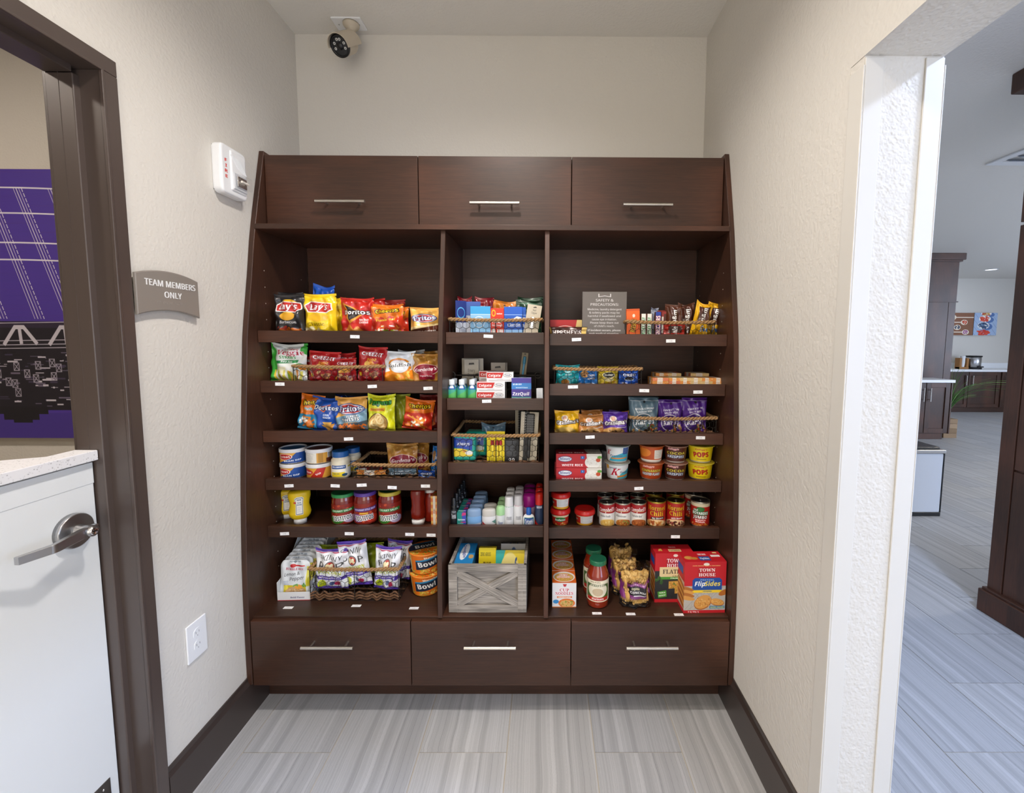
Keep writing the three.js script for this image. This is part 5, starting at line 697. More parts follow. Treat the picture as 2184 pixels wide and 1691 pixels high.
// place: [u left, v top, u right] in the photograph on the plane z, standing on the shelf with this base
function place([u0, vt, u1], base, z) { const vm = vt + 25, a = PZ(u0, vm, z), b = PZ(u1, vm, z), t = PZ((u0 + u1) / 2, vt, z); return { x: (a.x + b.x) / 2, w: b.x - a.x, h: t.y - base }; }
function pillow(w, h, d, sd, o = {}) {
  const nx = 18, ny = 20, pos = [], uv = [], idx = [], e = o.e ?? 0.055, full = o.full ?? 0.5;
  for (const s of [1, -1]) {
    const off = pos.length / 3;
    for (let j = 0; j <= ny; j++) for (let i = 0; i <= nx; i++) {
      const a = i / nx, b = j / ny, p = Math.pow(Math.max(0, 1 - Math.pow(Math.abs(2 * a - 1), 2.6)), 0.62) * Math.pow(Math.max(0, 1 - Math.pow(Math.abs(2 * b - 1), 3.2)), full) * (1.08 - 0.32 * b);
      const cr = 0.15 * d * (1 - p) * p * 4 * (Math.sin(a * 17 + sd * 3.1 + b * 5) + Math.sin(b * 13 + sd * 1.7 - a * 7)) + 0.11 * d * p * (vnoise(a * 6 + sd * 9.7, b * 7 + (s > 0 ? 0 : 20)) - 0.5) * 2;
      const pin = 1 - 0.065 * Math.sin(Math.PI * b);
      const ear = (o.ear || 0) * h * b ** 9 * (Math.abs(2 * a - 1) ** 2 - 1) * (1 + 0.5 * Math.sin(sd * 2.7 + a * 3));
      pos.push((a - 0.5) * w * pin, h * (e + (1 - 2 * e) * b) + ear, s * p * d / 2 + cr * (p > 0 ? 1 : 0)); uv.push(s > 0 ? a : 1 - a, e + (1 - 2 * e) * b);
    }
    for (let j = 0; j < ny; j++) for (let i = 0; i < nx; i++) { const q = off + j * (nx + 1) + i, r = q + nx + 1; if (s > 0) idx.push(q, q + 1, r, r, q + 1, r + 1); else idx.push(q, r, q + 1, r, r + 1, q + 1); }
  }
  const g = new THREE.BufferGeometry(); g.setAttribute('position', new THREE.Float32BufferAttribute(pos, 3)); g.setAttribute('uv', new THREE.Float32BufferAttribute(uv, 2)); g.setIndex(idx); g.computeVertexNormals(); return g;
}
function crimp(w, h, y, v0, v1, sd, ear = 0) {   // pressed seal strip with ridges, slightly wavy
  const n = 20, pos = [], uv = [], idx = [];
  for (let i = 0; i <= n; i++) for (let j = 0; j < 4; j++) { const a = i / n, b = j / 3; pos.push((a - 0.5) * w * 1.005, y + h * b + ear * (Math.abs(2 * a - 1) ** 2 - 1) * (1 + 0.5 * Math.sin(sd * 2.7 + a * 3)), 0.0009 * (j % 2 ? 1 : -1) + 0.0035 * Math.sin(a * 6 + sd * 2.3) * (y > 0.02 ? b : 1 - b)); uv.push(a, v0 + (v1 - v0) * b); }
  for (let i = 0; i < n; i++) for (let j = 0; j < 3; j++) { const q = i * 4 + j; idx.push(q, q + 4, q + 1, q + 1, q + 4, q + 5); }
  const g = new THREE.BufferGeometry(); g.setAttribute('position', new THREE.Float32BufferAttribute(pos, 3)); g.setAttribute('uv', new THREE.Float32BufferAttribute(uv, 2)); g.setIndex(idx); g.computeVertexNormals(); return g;
}
let bagNo = 0;
function pouch(name, label, cat, group, art, b, s, z, o = {}) {
  const base = typeof s === 'string' ? BASE[s] : s, q = place(b, base, z), d = o.d ?? 0.05, tilt = o.tilt || 0, k = ++bagNo;
  let w = q.w * (o.ws || 1), h = q.h * (o.hs || 1); if (tilt) { w = w * (o.ws ? 1 : 0.86); h = Math.min(h, (q.h - w * Math.sin(Math.abs(tilt)) * 0.5) / Math.cos(tilt)); }
  const t = thing(name, label, cat, [q.x - Math.sin(-tilt) * -h * 0.5 * 1, base + w / 2 * Math.abs(Math.sin(tilt)), z - d / 2], o.yaw || 0, group);
  t.rotation.set(o.lean || 0, o.yaw || 0, tilt, 'YXZ');
  const e = o.e ?? 0.055, ear = o.ear ?? (o.e ? 0 : 0.02 + 0.05 * hash(k, 77));
  mesh('pouch_body', onPrint(pillow(w, h, d, k, { ...o, ear }), art), o.mat || P.film, t);
  mesh('top_seal', onPrint(crimp(w, h * e, h * (1 - e), 1 - e, 1, k, ear * h), art), o.mat || P.film, t);
  mesh('bottom_seal', onPrint(crimp(w, h * e, 0, 0, e, k + 3), art), o.mat || P.film, t);
  return t;
}
// flat hanging card or thin sachet
function hangCard(name, label, cat, group, art, b, s, z, o = {}) {
  const base = typeof s === 'string' ? BASE[s] : s, q = place(b, base, z), tilt = o.tilt || 0, w = q.w * (o.ws || 1), h = q.h * (o.hs || 1), d = o.d ?? 0.004;
  const t = thing(name, label, cat, [q.x + Math.sin(tilt) * h * 0.5, base + w / 2 * Math.abs(Math.sin(tilt)), z - d / 2], 0, group); t.rotation.set(o.lean || 0, o.yaw || 0, tilt, 'YXZ');
  const g = new RoundedBoxGeometry(w, h, d, 1, Math.min(0.0018, d * 0.4)); const p = g.attributes.position, n = g.attributes.normal, uv = g.attributes.uv;
  for (let i = 0; i < p.count; i++) uv.setXY(i, n.getZ(i) < -0.5 ? 0.5 - p.getX(i) / w : p.getX(i) / w + 0.5, p.getY(i) / h + 0.5);
  g.translate(0, h / 2, 0); mesh('card', onPrint(g, art), o.mat || P.paper, t);
  if (o.extra) o.extra(t, w, h, d); return t;
}
// printed carton: art = {f, t, s} prints for front, top and sides
function carton(name, label, cat, group, art, b, s, z, d, o = {}) {
  const base = typeof s === 'string' ? BASE[s] : s, q = place(b, base, z), w = o.w || q.w, h = o.h || q.h;
  const t = thing(name, label, cat, [q.x, base, z - d / 2], 0, group); t.rotation.set(o.lean || 0, o.yaw || 0, o.tilt || 0, 'YXZ');
  const mk = (gw, gh, key) => onPrint(new THREE.PlaneGeometry(gw, gh), key);
  const f = mk(w, h, art.f); f.translate(0, h / 2, d / 2); const bk = mk(w, h, art.b || art.f); bk.rotateY(Math.PI); bk.translate(0, h / 2, -d / 2);
  const l = mk(d, h, art.s || art.f); l.rotateY(-Math.PI / 2); l.translate(-w / 2, h / 2, 0); const r = mk(d, h, art.s || art.f); r.rotateY(Math.PI / 2); r.translate(w / 2, h / 2, 0);
  const tp = mk(w, d, art.t || art.f); tp.rotateX(-Math.PI / 2); tp.translate(0, h, 0); const bt = mk(w, d, art.s || art.f); bt.rotateX(Math.PI / 2);
  const c = mesh('carton_body', merge([f, bk, l, r, bt]), P.paper, t); mesh('top_flap', tp, P.paper, t); if (o.extra) o.extra(t, w, h, d); return t;
}
const turned = (g, key) => onPrint(g, key);
// body of revolution with a wrapped print between two heights
function round(name, label, cat, group, b, s, z, build, o = {}) {
  const base = typeof s === 'string' ? BASE[s] : s, q = place(b, base, z); const r = (o.r || q.w / 2), h = o.h || q.h;
  const t = thing(name, label, cat, [q.x, base, z - r * (o.flat || 1)], o.turn ?? 0.8 * Math.atan2(camera.position.x - q.x, camera.position.z - z), group); build(t, r, h); return t;
}
const L = (pts, n) => lathe(pts, n);
function wrapBand(r0, r1, y0, y1, key, n = 32) { const g = lathe([[r0, y0], [r1, y1]], n); return onPrint(g, key); }
const can = (art, rim = 0xb9b4a4, lidC = 0x9a9a9c) => (t, r, h) => {
  mesh('label', wrapBand(r, r, 0.006, h - 0.006, art), P.label, t);
  mesh('bottom_rim', L([[0, 0.001], [r * 0.94, 0.0], [r * 1.015, 0.002], [r * 1.01, 0.006], [r, 0.007]]), col(rim, 0.3, 0.9), t);
  mesh('top_rim', L([[r, h - 0.007], [r * 1.015, h - 0.005], [r * 1.015, h - 0.001], [r * 0.97, h], [r * 0.93, h - 0.004]]), col(rim, 0.3, 0.9), t);
  const lid = mesh('lid', L([[r * 0.94, h - 0.004], [r * 0.8, h - 0.004], [r * 0.78, h - 0.0055], [r * 0.5, h - 0.0055], [0, h - 0.005]]), col(lidC, 0.28, 0.9), t);
  const tab = new THREE.TorusGeometry(r * 0.2, 0.0016, 6, 16); tab.rotateX(Math.PI / 2); tab.scale(0.8, 1, 1.3); tab.translate(0, h - 0.003, r * 0.3); mesh('pull_tab', tab, M.chrome, lid);
};
const cup = (art, lidC, o = {}) => (t, r, h) => {   // tapered paper cup with a peel lid
  const rb = r * (o.taper || 0.8), rt = r * (o.rt || 0.93);
  mesh('cup_body', wrapBand(rb, rt, h * (o.skirt || 0.06), h - 0.006, art), P.label, t);
  mesh('cup_base', L([[0, 0.002], [rb * 0.93, 0], [rb * 0.97, h * (o.skirt || 0.06)], [rb, h * (o.skirt || 0.06)]]), col(o.baseC || 0xe9e6e0, 0.5), t);
  mesh('rim', L([[rt, h - 0.008], [r, h - 0.005], [r, h - 0.002], [rt, h - 0.001]]), col(o.rimC || lidC, 0.45), t);
  const lid = L([[r * 0.985, h - 0.002], [r * 0.9, h - 0.0005], [0, h]]); if (o.lidArt) { const p = lid.attributes.position, uv = lid.attributes.uv; for (let i = 0; i < p.count; i++) uv.setXY(i, 0.5 + p.getX(i) / r / 2, 0.5 - p.getZ(i) / r / 2); mesh('lid', onPrint(lid, o.lidArt), P.label, t); } else mesh('lid', lid, col(lidC, 0.4), t);
};
const tub = (art, lidC, lidTop) => (t, r, h) => {   // low tin with a plastic snap lid
  mesh('tin_body', wrapBand(r * 0.95, r * 0.95, 0.004, h * 0.8, art), P.label, t); mesh('tin_base', L([[0, 0.001], [r * 0.9, 0], [r * 0.96, 0.003], [r * 0.95, 0.005]]), col(0xc9c4b8, 0.35, 0.8), t);
  mesh('snap_lid', L([[r * 0.95, h * 0.74], [r, h * 0.76], [r, h * 0.96], [r * 0.965, h], [r * 0.9, h - 0.002], [r * 0.88, h - 0.005]]), col(lidC, 0.4), t); mesh('lid_print', L([[r * 0.885, h - 0.005], [0, h - 0.0045]]), col(lidTop, 0.4), t);
};
const jarOf = (art, bodyC, lidC, lidTop, o = {}) => (t, r, h) => {
  const y1 = h * (o.sh || 0.74), rn = r * (o.neck || 0.82), yl = h * (o.lid || 0.86), rl = r * (o.rl || 0.9);
  mesh('jar_body', L([[0, 0.001], [r * 0.86, 0], [r * 0.97, 0.006], [r * 0.985, h * 0.12], [r * 0.985, y1], [r * 0.95, y1 + h * 0.04], [rn, yl - h * 0.02], [rn, yl + 0.004]]), o.mat || new THREE.MeshPhysicalMaterial({ color: bodyC, roughness: 0.18, clearcoat: 0.8, clearcoatRoughness: 0.05 }), t);
  mesh('label', wrapBand(r, r, h * (o.l0 || 0.1), h * (o.l1 || 0.7), art), P.label, t);
  mesh('lid', L([[rl, yl], [rl, h - 0.004], [rl * 0.97, h - 0.0005], [rl * 0.85, h - 0.001]]), col(lidC, 0.35), t); mesh('lid_top', L([[rl * 0.9, h - 0.0004], [rl * 0.6, h - 0.001], [0, h - 0.001]]), col(lidTop, 0.35), t);
};
function bottle(parts) { return (t, r, h) => { for (const [nm, pts, m, art, sz] of parts(r, h)) { const g = L(pts, 28); if (sz) g.scale(1, 1, sz); mesh(nm, art ? onPrint(g, art) : g, art ? P.label : m, t); } }; }
function rowOf(n, dz, fn) { const first = fn(); for (let i = 1; i < n; i++) { const c = first.clone(); c.name = numbered(first.name.replace(/_\d\d\d$/, '')); c.position.z -= i * dz; c.userData = { ...first.userData }; if (n > 1) c.userData.label += i === n - 1 ? ', at the back of its row' : ', ' + ['', 'second', 'third', 'fourth'][i] + ' in its row'; scene.add(c); } if (n > 1) first.userData.label += ', at the front of its row'; return first; }
// wire basket with a rope rim, hexagonal netting and a wicker floor
function ropeLoop(pts, r) {
  const curve = new THREE.CatmullRomCurve3(pts.map((p) => new THREE.Vector3(...p)), true, 'catmullrom', 0.15), len = curve.getLength(), n = Math.round(len / 0.0045), out = [];
  for (const ph of [0, Math.PI]) { const q = []; for (let i = 0; i < n; i++) { const s = i / n, c = curve.getPointAt(s), tg = curve.getTangentAt(s), up = new THREE.Vector3(0, 1, 0), sd = new THREE.Vector3().crossVectors(tg, up).normalize(), a = ph + s * len / 0.03 * 6.283; const rad = r * 0.55 * (1 + 0.3 * (hash(i, 3) - 0.5)); q.push(c.clone().addScaledVector(sd, Math.cos(a) * rad).addScaledVector(up, Math.sin(a) * rad)); } out.push(new THREE.TubeGeometry(new THREE.CatmullRomCurve3(q, true), n, r * 0.66, 5, true)); }
  return merge(out);
}
function netting(w, h, rot, tx, tz, cell = 0.03) {
  const out = [], r = 0.0009, hx = cell * 0.86, hy = cell * 0.75; const Y = (v) => Math.min(h, Math.max(0, v));
  const nx = Math.max(2, Math.round(w / hx)), sxx = w / nx;
  for (let j = -1; j < h / hy + 1; j++) for (let i = 0; i < nx; i++) { const x = -w / 2 + (i + (j & 1 ? 0.5 : 0)) * sxx + sxx / 2, y = j * hy; const A = [x, Y(y + cell * 0.5)], B = [x - sxx / 2, Y(y + cell * 0.25)], C = [x - sxx / 2, Y(y - cell * 0.25)], E = [x + sxx / 2, Y(y + cell * 0.25)]; for (const [p, q] of [[A, B], [B, C], [A, E]]) { if (Math.abs(p[0]) > w / 2 + 1e-6 || Math.abs(q[0]) > w / 2 + 1e-6 || Math.hypot(p[0] - q[0], p[1] - q[1]) < 0.003) continue; out.push(bar([p[0], p[1], 0], [q[0], q[1], 0], r, 4)); } }
  const g = merge(out); g.rotateY(rot); g.translate(tx, 0, tz); return g;
}
function basket(label, [u0, u1], vRim, s, z, d, o = {}) {
  const base = typeof s === 'string' ? BASE[s] : s, q = place([u0, vRim, u1], base, z), w = q.w - 0.008, h = q.h, t = thing('wire_basket', label, 'basket', [q.x, base, z - d / 2], 0), x = w / 2, zz = d / 2, back = o.back || 0, sag = o.sag ?? 0.004;
  const rim = []; const edge = (a, b, n) => { for (let i = 0; i < n; i++) { const k = i / n; rim.push([a[0] + (b[0] - a[0]) * k, a[1] + (b[1] - a[1]) * k - Math.sin(k * Math.PI) * sag, a[2] + (b[2] - a[2]) * k]); } };
  edge([-x, h, zz], [x, h, zz], 6); edge([x, h, zz], [x, h + back, -zz], 4); edge([x, h + back, -zz], [-x, h + back, -zz], 6); edge([-x, h + back, -zz], [-x, h, zz], 4);
  mesh('rope_rim', ropeLoop(rim, o.rr || 0.0068), M.rope, t);
  const nets = mesh('wire_netting', merge([netting(w, h, 0, 0, zz), netting(w, h, 0, 0, -zz), netting(d, h, Math.PI / 2, x, 0), netting(d, h, Math.PI / 2, -x, 0)]), M.wire, t);
  for (const [a, b] of [[-x, zz], [x, zz], [-x, -zz], [x, -zz], [0, zz]]) mesh('upright', bar([a, 0.002, b], [a, h, b], 0.0016, 6), M.wire, t);
  const wk = []; const n = 5; for (let i = 0; i < n; i++) { const c = -zz + (i + 0.5) * d / n, p = []; for (let k = 0; k <= 14; k++) p.push([-x + k / 14 * w, 0.006 + 0.004 * ((k + i) % 2), c + 0.004 * Math.sin(k * 2.1 + i)]); wk.push(tube(p, 0.0038, 5, 34)); }
  for (const s2 of [-1, 1]) { const p = []; for (let k = 0; k <= 20; k++) p.push([-x + k / 20 * w, 0.009 + 0.005 * Math.sin(k * 2.4), s2 * (zz - 0.003) + 0.003 * Math.cos(k * 2.9)]); wk.push(tube(p, 0.0042, 5, 60)); if (o.thick) { const p2 = p.map(([a, b, c]) => [a, b + 0.011, c + 0.002]); wk.push(tube(p2, 0.0042, 5, 60)); wk.push(tube(p.map(([a, b, c], i) => [a, b + 0.02 + 0.004 * (i % 2), c]), 0.004, 5, 60)); } }
  mesh('wicker_floor', merge(wk), M.wicker, t); return t;
}

// ---------------------------------------------------------------- left column
const CH = 'chip bags on the top left shelf';
pouch('chip_bag', 'black barbecue chip bag with red oval logo, in front', 'chip bag', CH, 'bagBlack', [577, 625, 643, 0], 'L1', 0.35, { d: 0.05 });
pouch('chip_bag', 'black chip bag peeking up behind the black barbecue bag', 'chip bag', CH, 'bagBlack', [586, 621, 640], 'L1', 0.27, { d: 0.045 });
pouch('chip_bag', 'yellow classic chip bag with red oval logo', 'chip bag', CH, 'bagYellow', [641, 624, 711], 'L1', 0.352, { d: 0.055 });
pouch('chip_bag', 'blue chip bag standing tall behind the yellow classic bag', 'chip bag', CH, 'bagBlue', [645, 604, 694], 'L1', 0.25, { d: 0.05, tilt: -0.1, ws: 0.95 });
pouch('chip_bag', 'second yellow chip bag half hidden beside the red triangle-logo bag', 'chip bag', CH, 'bagYellowBack', [690, 633, 731], 'L1', 0.275, { d: 0.05 });
pouch('chip_bag', 'red nacho cheese chip bag with triangle logo', 'chip bag', CH, 'bagRedTri', [720, 632, 793], 'L1', 0.352, { d: 0.055 });
pouch('chip_bag', 'red chip bag close behind the nacho cheese bag', 'chip bag', CH, 'bagRedPlain', [746, 634, 817], 'L1', 0.27, { d: 0.05 });
pouch('chip_bag', 'dark red chip bag at the back behind the orange flame bag', 'chip bag', CH, 'bagDarkRed', [800, 636, 861], 'L1', 0.2, { d: 0.05 });
pouch('chip_bag', 'orange flaming hot puff snack bag', 'chip bag', CH, 'bagFlame', [785, 646, 857], 'L1', 0.355, { d: 0.05 });
pouch('chip_bag', 'orange flame snack bag mostly hidden behind its twin', 'chip bag', CH, 'bagFlame', [806, 653, 869], 'L1', 0.29, { d: 0.045 });
pouch('chip_bag', 'golden chili cheese corn chip bag next to the divider', 'chip bag', CH, 'bagGold', [871, 654, 935], 'L1', 0.35, { d: 0.05, yaw: 0.06 });
const S2 = 'snack bags on the second left shelf';
pouch('chip_bag', 'green and white veggie straw bag', 'snack bag', S2, 'bagVeggie', [562, 730, 645], 'L2', 0.35, { d: 0.055, tilt: -0.05, ws: 0.96 });
basket('wire basket with rope rim full of red cheese cracker bags', [624, 818], 781, 'L2', 0.358, 0.13);
pouch('snack_bag', 'red cheese cracker bag with yellow lettering, at the left in the basket', 'snack bag', S2, 'bagCheeseRed', [648, 749, 719], 'L2', 0.345, { d: 0.035, tilt: -0.06, ws: 0.96 });
pouch('snack_bag', 'red cracker bag edge showing at the left basket end', 'snack bag', S2, 'bagCheeseRedPlain', [633, 755, 680], 'L2', 0.305, { d: 0.03 });
pouch('snack_bag', 'red cheese cracker bag sunk low in the middle of the basket', 'snack bag', S2, 'bagCheeseRedPlain', [709, 763, 757], 'L2', 0.345, { d: 0.035 });
pouch('snack_bag', 'red cracker bag behind the low middle one', 'snack bag', S2, 'bagCheeseRedPlain', [706, 751, 756], 'L2', 0.305, { d: 0.03 });
pouch('snack_bag', 'tall red cheese cracker bag with yellow lettering beside the white bag', 'snack bag', S2, 'bagCheeseRed', [752, 738, 818], 'L2', 0.345, { d: 0.035, tilt: -0.07, ws: 0.95 });
pouch('snack_bag', 'white and orange fish cracker bag', 'snack bag', S2, 'bagFish', [814, 748, 883], 'L2', 0.35, { d: 0.045 });
pouch('snack_bag', 'plain white bag corner behind the fish cracker bag', 'snack bag', S2, 'bagWhite', [846, 745, 903], 'L2', 0.28, { d: 0.04 });
pouch('snack_bag', 'tan snack mix bag with maroon oval on the second shelf', 'snack bag', S2, 'bagTan', [874, 754, 935], 'L2', 0.352, { d: 0.045 });
pouch('snack_bag', 'tan snack mix bag behind the maroon oval bag', 'snack bag', S2, 'bagTan', [884, 747, 934], 'L2', 0.28, { d: 0.04 });
const S3 = 'snack bags on the third left shelf';
pouch('chip_bag', 'orange and blue cheese puff bag leaning over', 'chip bag', S3, 'bagPuffs', [614, 842, 675], 'L3', 0.345, { d: 0.05, tilt: -0.16, ws: 0.84 });
pouch('chip_bag', 'blue ranch tortilla chip bag', 'chip bag', S3, 'bagBlueTri', [656, 845, 723], 'L3', 0.35, { d: 0.05, tilt: -0.03, ws: 0.95 });
pouch('chip_bag', 'gold and blue corn twist bag', 'chip bag', S3, 'bagTwist', [709, 846, 779], 'L3', 0.355, { d: 0.05 });
pouch('chip_bag', 'dark navy bag behind the corn twist bag', 'chip bag', S3, 'bagNavy', [712, 841, 780], 'L3', 0.27, { d: 0.04 });
pouch('chip_bag', 'bright yellow onion ring snack bag', 'chip bag', S3, 'bagRings', [774, 840, 838], 'L3', 0.352, { d: 0.05, tilt: -0.03, ws: 0.94 });
pouch('chip_bag', 'yellow green bag turned sideways behind the onion ring bag', 'chip bag', S3, 'bagRingsBack', [820, 841, 872], 'L3', 0.28, { d: 0.045 });
pouch('chip_bag', 'orange and red crunchy cheese bag leaning right', 'chip bag', S3, 'bagCrunch', [839, 850, 918], 'L3', 0.352, { d: 0.05, tilt: -0.15, ws: 0.82 });
pouch('chip_bag', 'maroon corn chip bag squeezed against the divider', 'chip bag', S3, 'bagMaroon', [892, 842, 934], 'L3', 0.31, { d: 0.05 });
// tubs, jars and the low basket
const TB = 'stacked dip tins on the fourth left shelf';
{
  const rows = [['dip_tin', 'blue and gold bean dip tin on top of its stack', 'dipBlue', 0x2a6fb0, [583, 961, 638]], ['dip_tin', 'tan dip tin with ingredient panel on top of its stack', 'dipTan', 0x6c2c24, [640, 961, 694]]];
  const hT = 0.062;
  for (const [i, r] of rows.entries()) { const low = round('dip_tin', i ? 'gold dip tin with red stripe under the tan tin' : 'gold bean dip tin under the blue and gold tin', 'dip tin', TB, r[4], 'L4', 0.352, tub(i ? 'dipRed' : 'dipBlue', 0xe8e8ea, 0x8a2a20), { h: hT, turn: i ? 0 : 0.25 }); const up = round('dip_tin', r[1], 'dip tin', TB, r[4], BASE.L4 + hT, 0.352, tub(r[2], 0xe8e8ea, r[3]), { h: hT }); up.position.x = low.position.x; }
}
const mayoP = jarOf('mayo', 0xe8dfc6, 0x1f5a9c, 0x2a6cb0, { sh: 0.66, neck: 0.78, lid: 0.79, rl: 0.86, l0: 0.1, l1: 0.52 });
round('condiment_jar', 'mayonnaise jar with blue lid, standing in front', 'jar', 'mayonnaise jars', [698, 965, 737], 'L4', 0.352, mayoP, { turn: 0.2 });
round('condiment_jar', 'mayonnaise jar with blue lid, behind the other one', 'jar', 'mayonnaise jars', [727, 957, 762], 'L4', 0.27, mayoP, { turn: 0.2 });
basket('low wire basket with rope rim holding candy and nut bars', [751, 931], 990, 'L4', 0.358, 0.17, { back: 0.002 });
pouch('snack_bag', 'tan snack mix bag standing in the low bar basket', 'snack bag', 'loose packs in the bar basket', 'bagTan', [821, 946, 889], 'L4', 0.315, { d: 0.04 });
pouch('snack_bag', 'tan bag behind the snack mix bag in the low basket', 'snack bag', 'loose packs in the bar basket', 'bagTan', [850, 944, 914], 'L4', 0.262, { d: 0.035 });
for (const [i, [u0, v, u1, art, lab]] of [[757, 1004, 822, 'crackOrange', 'orange candy bar lying at the bottom of the low basket'], [760, 996, 815, 'barMixed', 'brown candy bar lying above the orange bar'], [826, 1000, 888, 'nutsGrey', 'clear pack of peanuts lying in the low basket'], [832, 993, 886, 'bagTan', 'brown peanut bar resting on the clear peanut pack']].entries()) pouch('candy_bar', lab, 'candy bar', 'loose packs in the bar basket', art, [u0, v, u1], BASE.L4 + 0.014 + (i % 2) * 0.016, 0.345 - (i % 2) * 0.02, { d: 0.026, hs: i % 2 ? 0.8 : 1 });
pouch('candy_bar', 'blue marshmallow bar leaning upright at the basket end', 'candy bar', 'loose packs in the bar basket', 'pouchBlueCookie', [908, 951, 931], 'L4', 0.3, { d: 0.02, tilt: -0.12, ws: 0.7 });
pouch('candy_bar', 'crumpled blue wrapper low at the basket end', 'candy bar', 'loose packs in the bar basket', 'pouchBlueCream', [890, 1004, 927], 'L4', 0.345, { d: 0.025 });
// condiments
const mustardP = bottle((r, h) => [
  ['cap', [[0, 0], [r * 0.56, 0], [r * 0.56, h * 0.14], [0, h * 0.14]], col(0xe9eaea, 0.35), null, 0.72],
  ['bottle_body', [[r * 0.5, h * 0.13], [r * 0.72, h * 0.17], [r * 0.9, h * 0.24], [r * 0.98, h * 0.34], [r * 0.9, h * 0.46], [r * 0.82, h * 0.56], [r * 0.86, h * 0.68], [r * 0.97, h * 0.8], [r * 0.96, h * 0.92], [r * 0.8, h * 0.985], [0, h]], null, 'mustard', 0.66]]);
{ const o = { flat: 0.66, turn: 0.45 }; round('mustard_bottle', 'yellow mustard squeeze bottle on its white cap, in front', 'bottle', 'mustard bottles', [608, 1049, 653], 'L5', 0.345, mustardP, o); round('mustard_bottle', 'yellow mustard squeeze bottle half hidden behind the other', 'bottle', 'mustard bottles', [583, 1046, 626], 'L5', 0.29, mustardP, o); }
const salsa = (art, lid, top) => jarOf(art, 0x7a1c10, lid, top, { sh: 0.76, neck: 0.9, lid: 0.89, rl: 0.98, l0: 0.06, l1: 0.68 });
round('salsa_jar', 'salsa jar with green lid and printed lid text', 'jar', 'salsa jars', [697, 1056, 746], 'L5', 0.35, salsa('salsaGreen', 0x2c8a4c, 0x2f7a48));
round('salsa_jar', 'salsa jar with purple lid', 'jar', 'salsa jars', [746, 1053, 794], 'L5', 0.35, salsa('salsaPurple', 0x5a3a94, 0x6a5a90));
round('salsa_jar', 'salsa jar with dark green lid and yellow lid band', 'jar', 'salsa jars', [799, 1052, 847], 'L5', 0.35, salsa('salsaGreen', 0xc8b23c, 0x1f5a34));
const ketchup = bottle((r, h) => [['cap', [[0, 0], [r * 0.86, 0], [r * 0.9, h * 0.14], [0, h * 0.15]], col(0xe6e6e6, 0.35), null, 0.8], ['bottle_body', [[r * 0.6, h * 0.14], [r * 0.96, h * 0.2], [r * 0.98, h * 0.4], [r * 0.86, h * 0.55], [r * 0.9, h * 0.7], [r, h * 0.82], [r * 0.98, h * 0.96], [r * 0.7, h], [0, h]], col(0x7c1e10, 0.2), null, 0.7]]);
round('ketchup_bottle', 'ketchup squeeze bottle standing on its white cap', 'bottle', 'ketchup bottles', [873, 1050, 904], 'L5', 0.345, ketchup, { h: 0.148, flat: 0.7 });
const ketchup2 = bottle((r, h) => [['bottle_body', [[0, 0], [r * 0.9, 0], [r, h * 0.04], [r * 0.98, h * 0.7], [r * 0.7, h * 0.8], [r * 0.5, h * 0.84], [0, h * 0.85]], col(0x8a2010, 0.2), null, 0.7], ['cap', [[r * 0.8, h * 0.83], [r * 0.85, h * 0.84], [r * 0.8, h * 0.98], [0, h]], col(0xe6e6e6, 0.35), null, 0.8]]);
round('ketchup_bottle', 'ketchup bottle with white cap on top', 'bottle', 'ketchup bottles', [903, 1050, 928], 'L5', 0.31, ketchup2, { h: 0.15, flat: 0.7 });
carton('soup_carton', 'orange carton with tomato picture against the divider', 'carton', null, { f: 'crackOrange', s: 'barOrange', t: 'barOrange' }, [919, 1058, 934], 'L5', 0.352, 0.06);
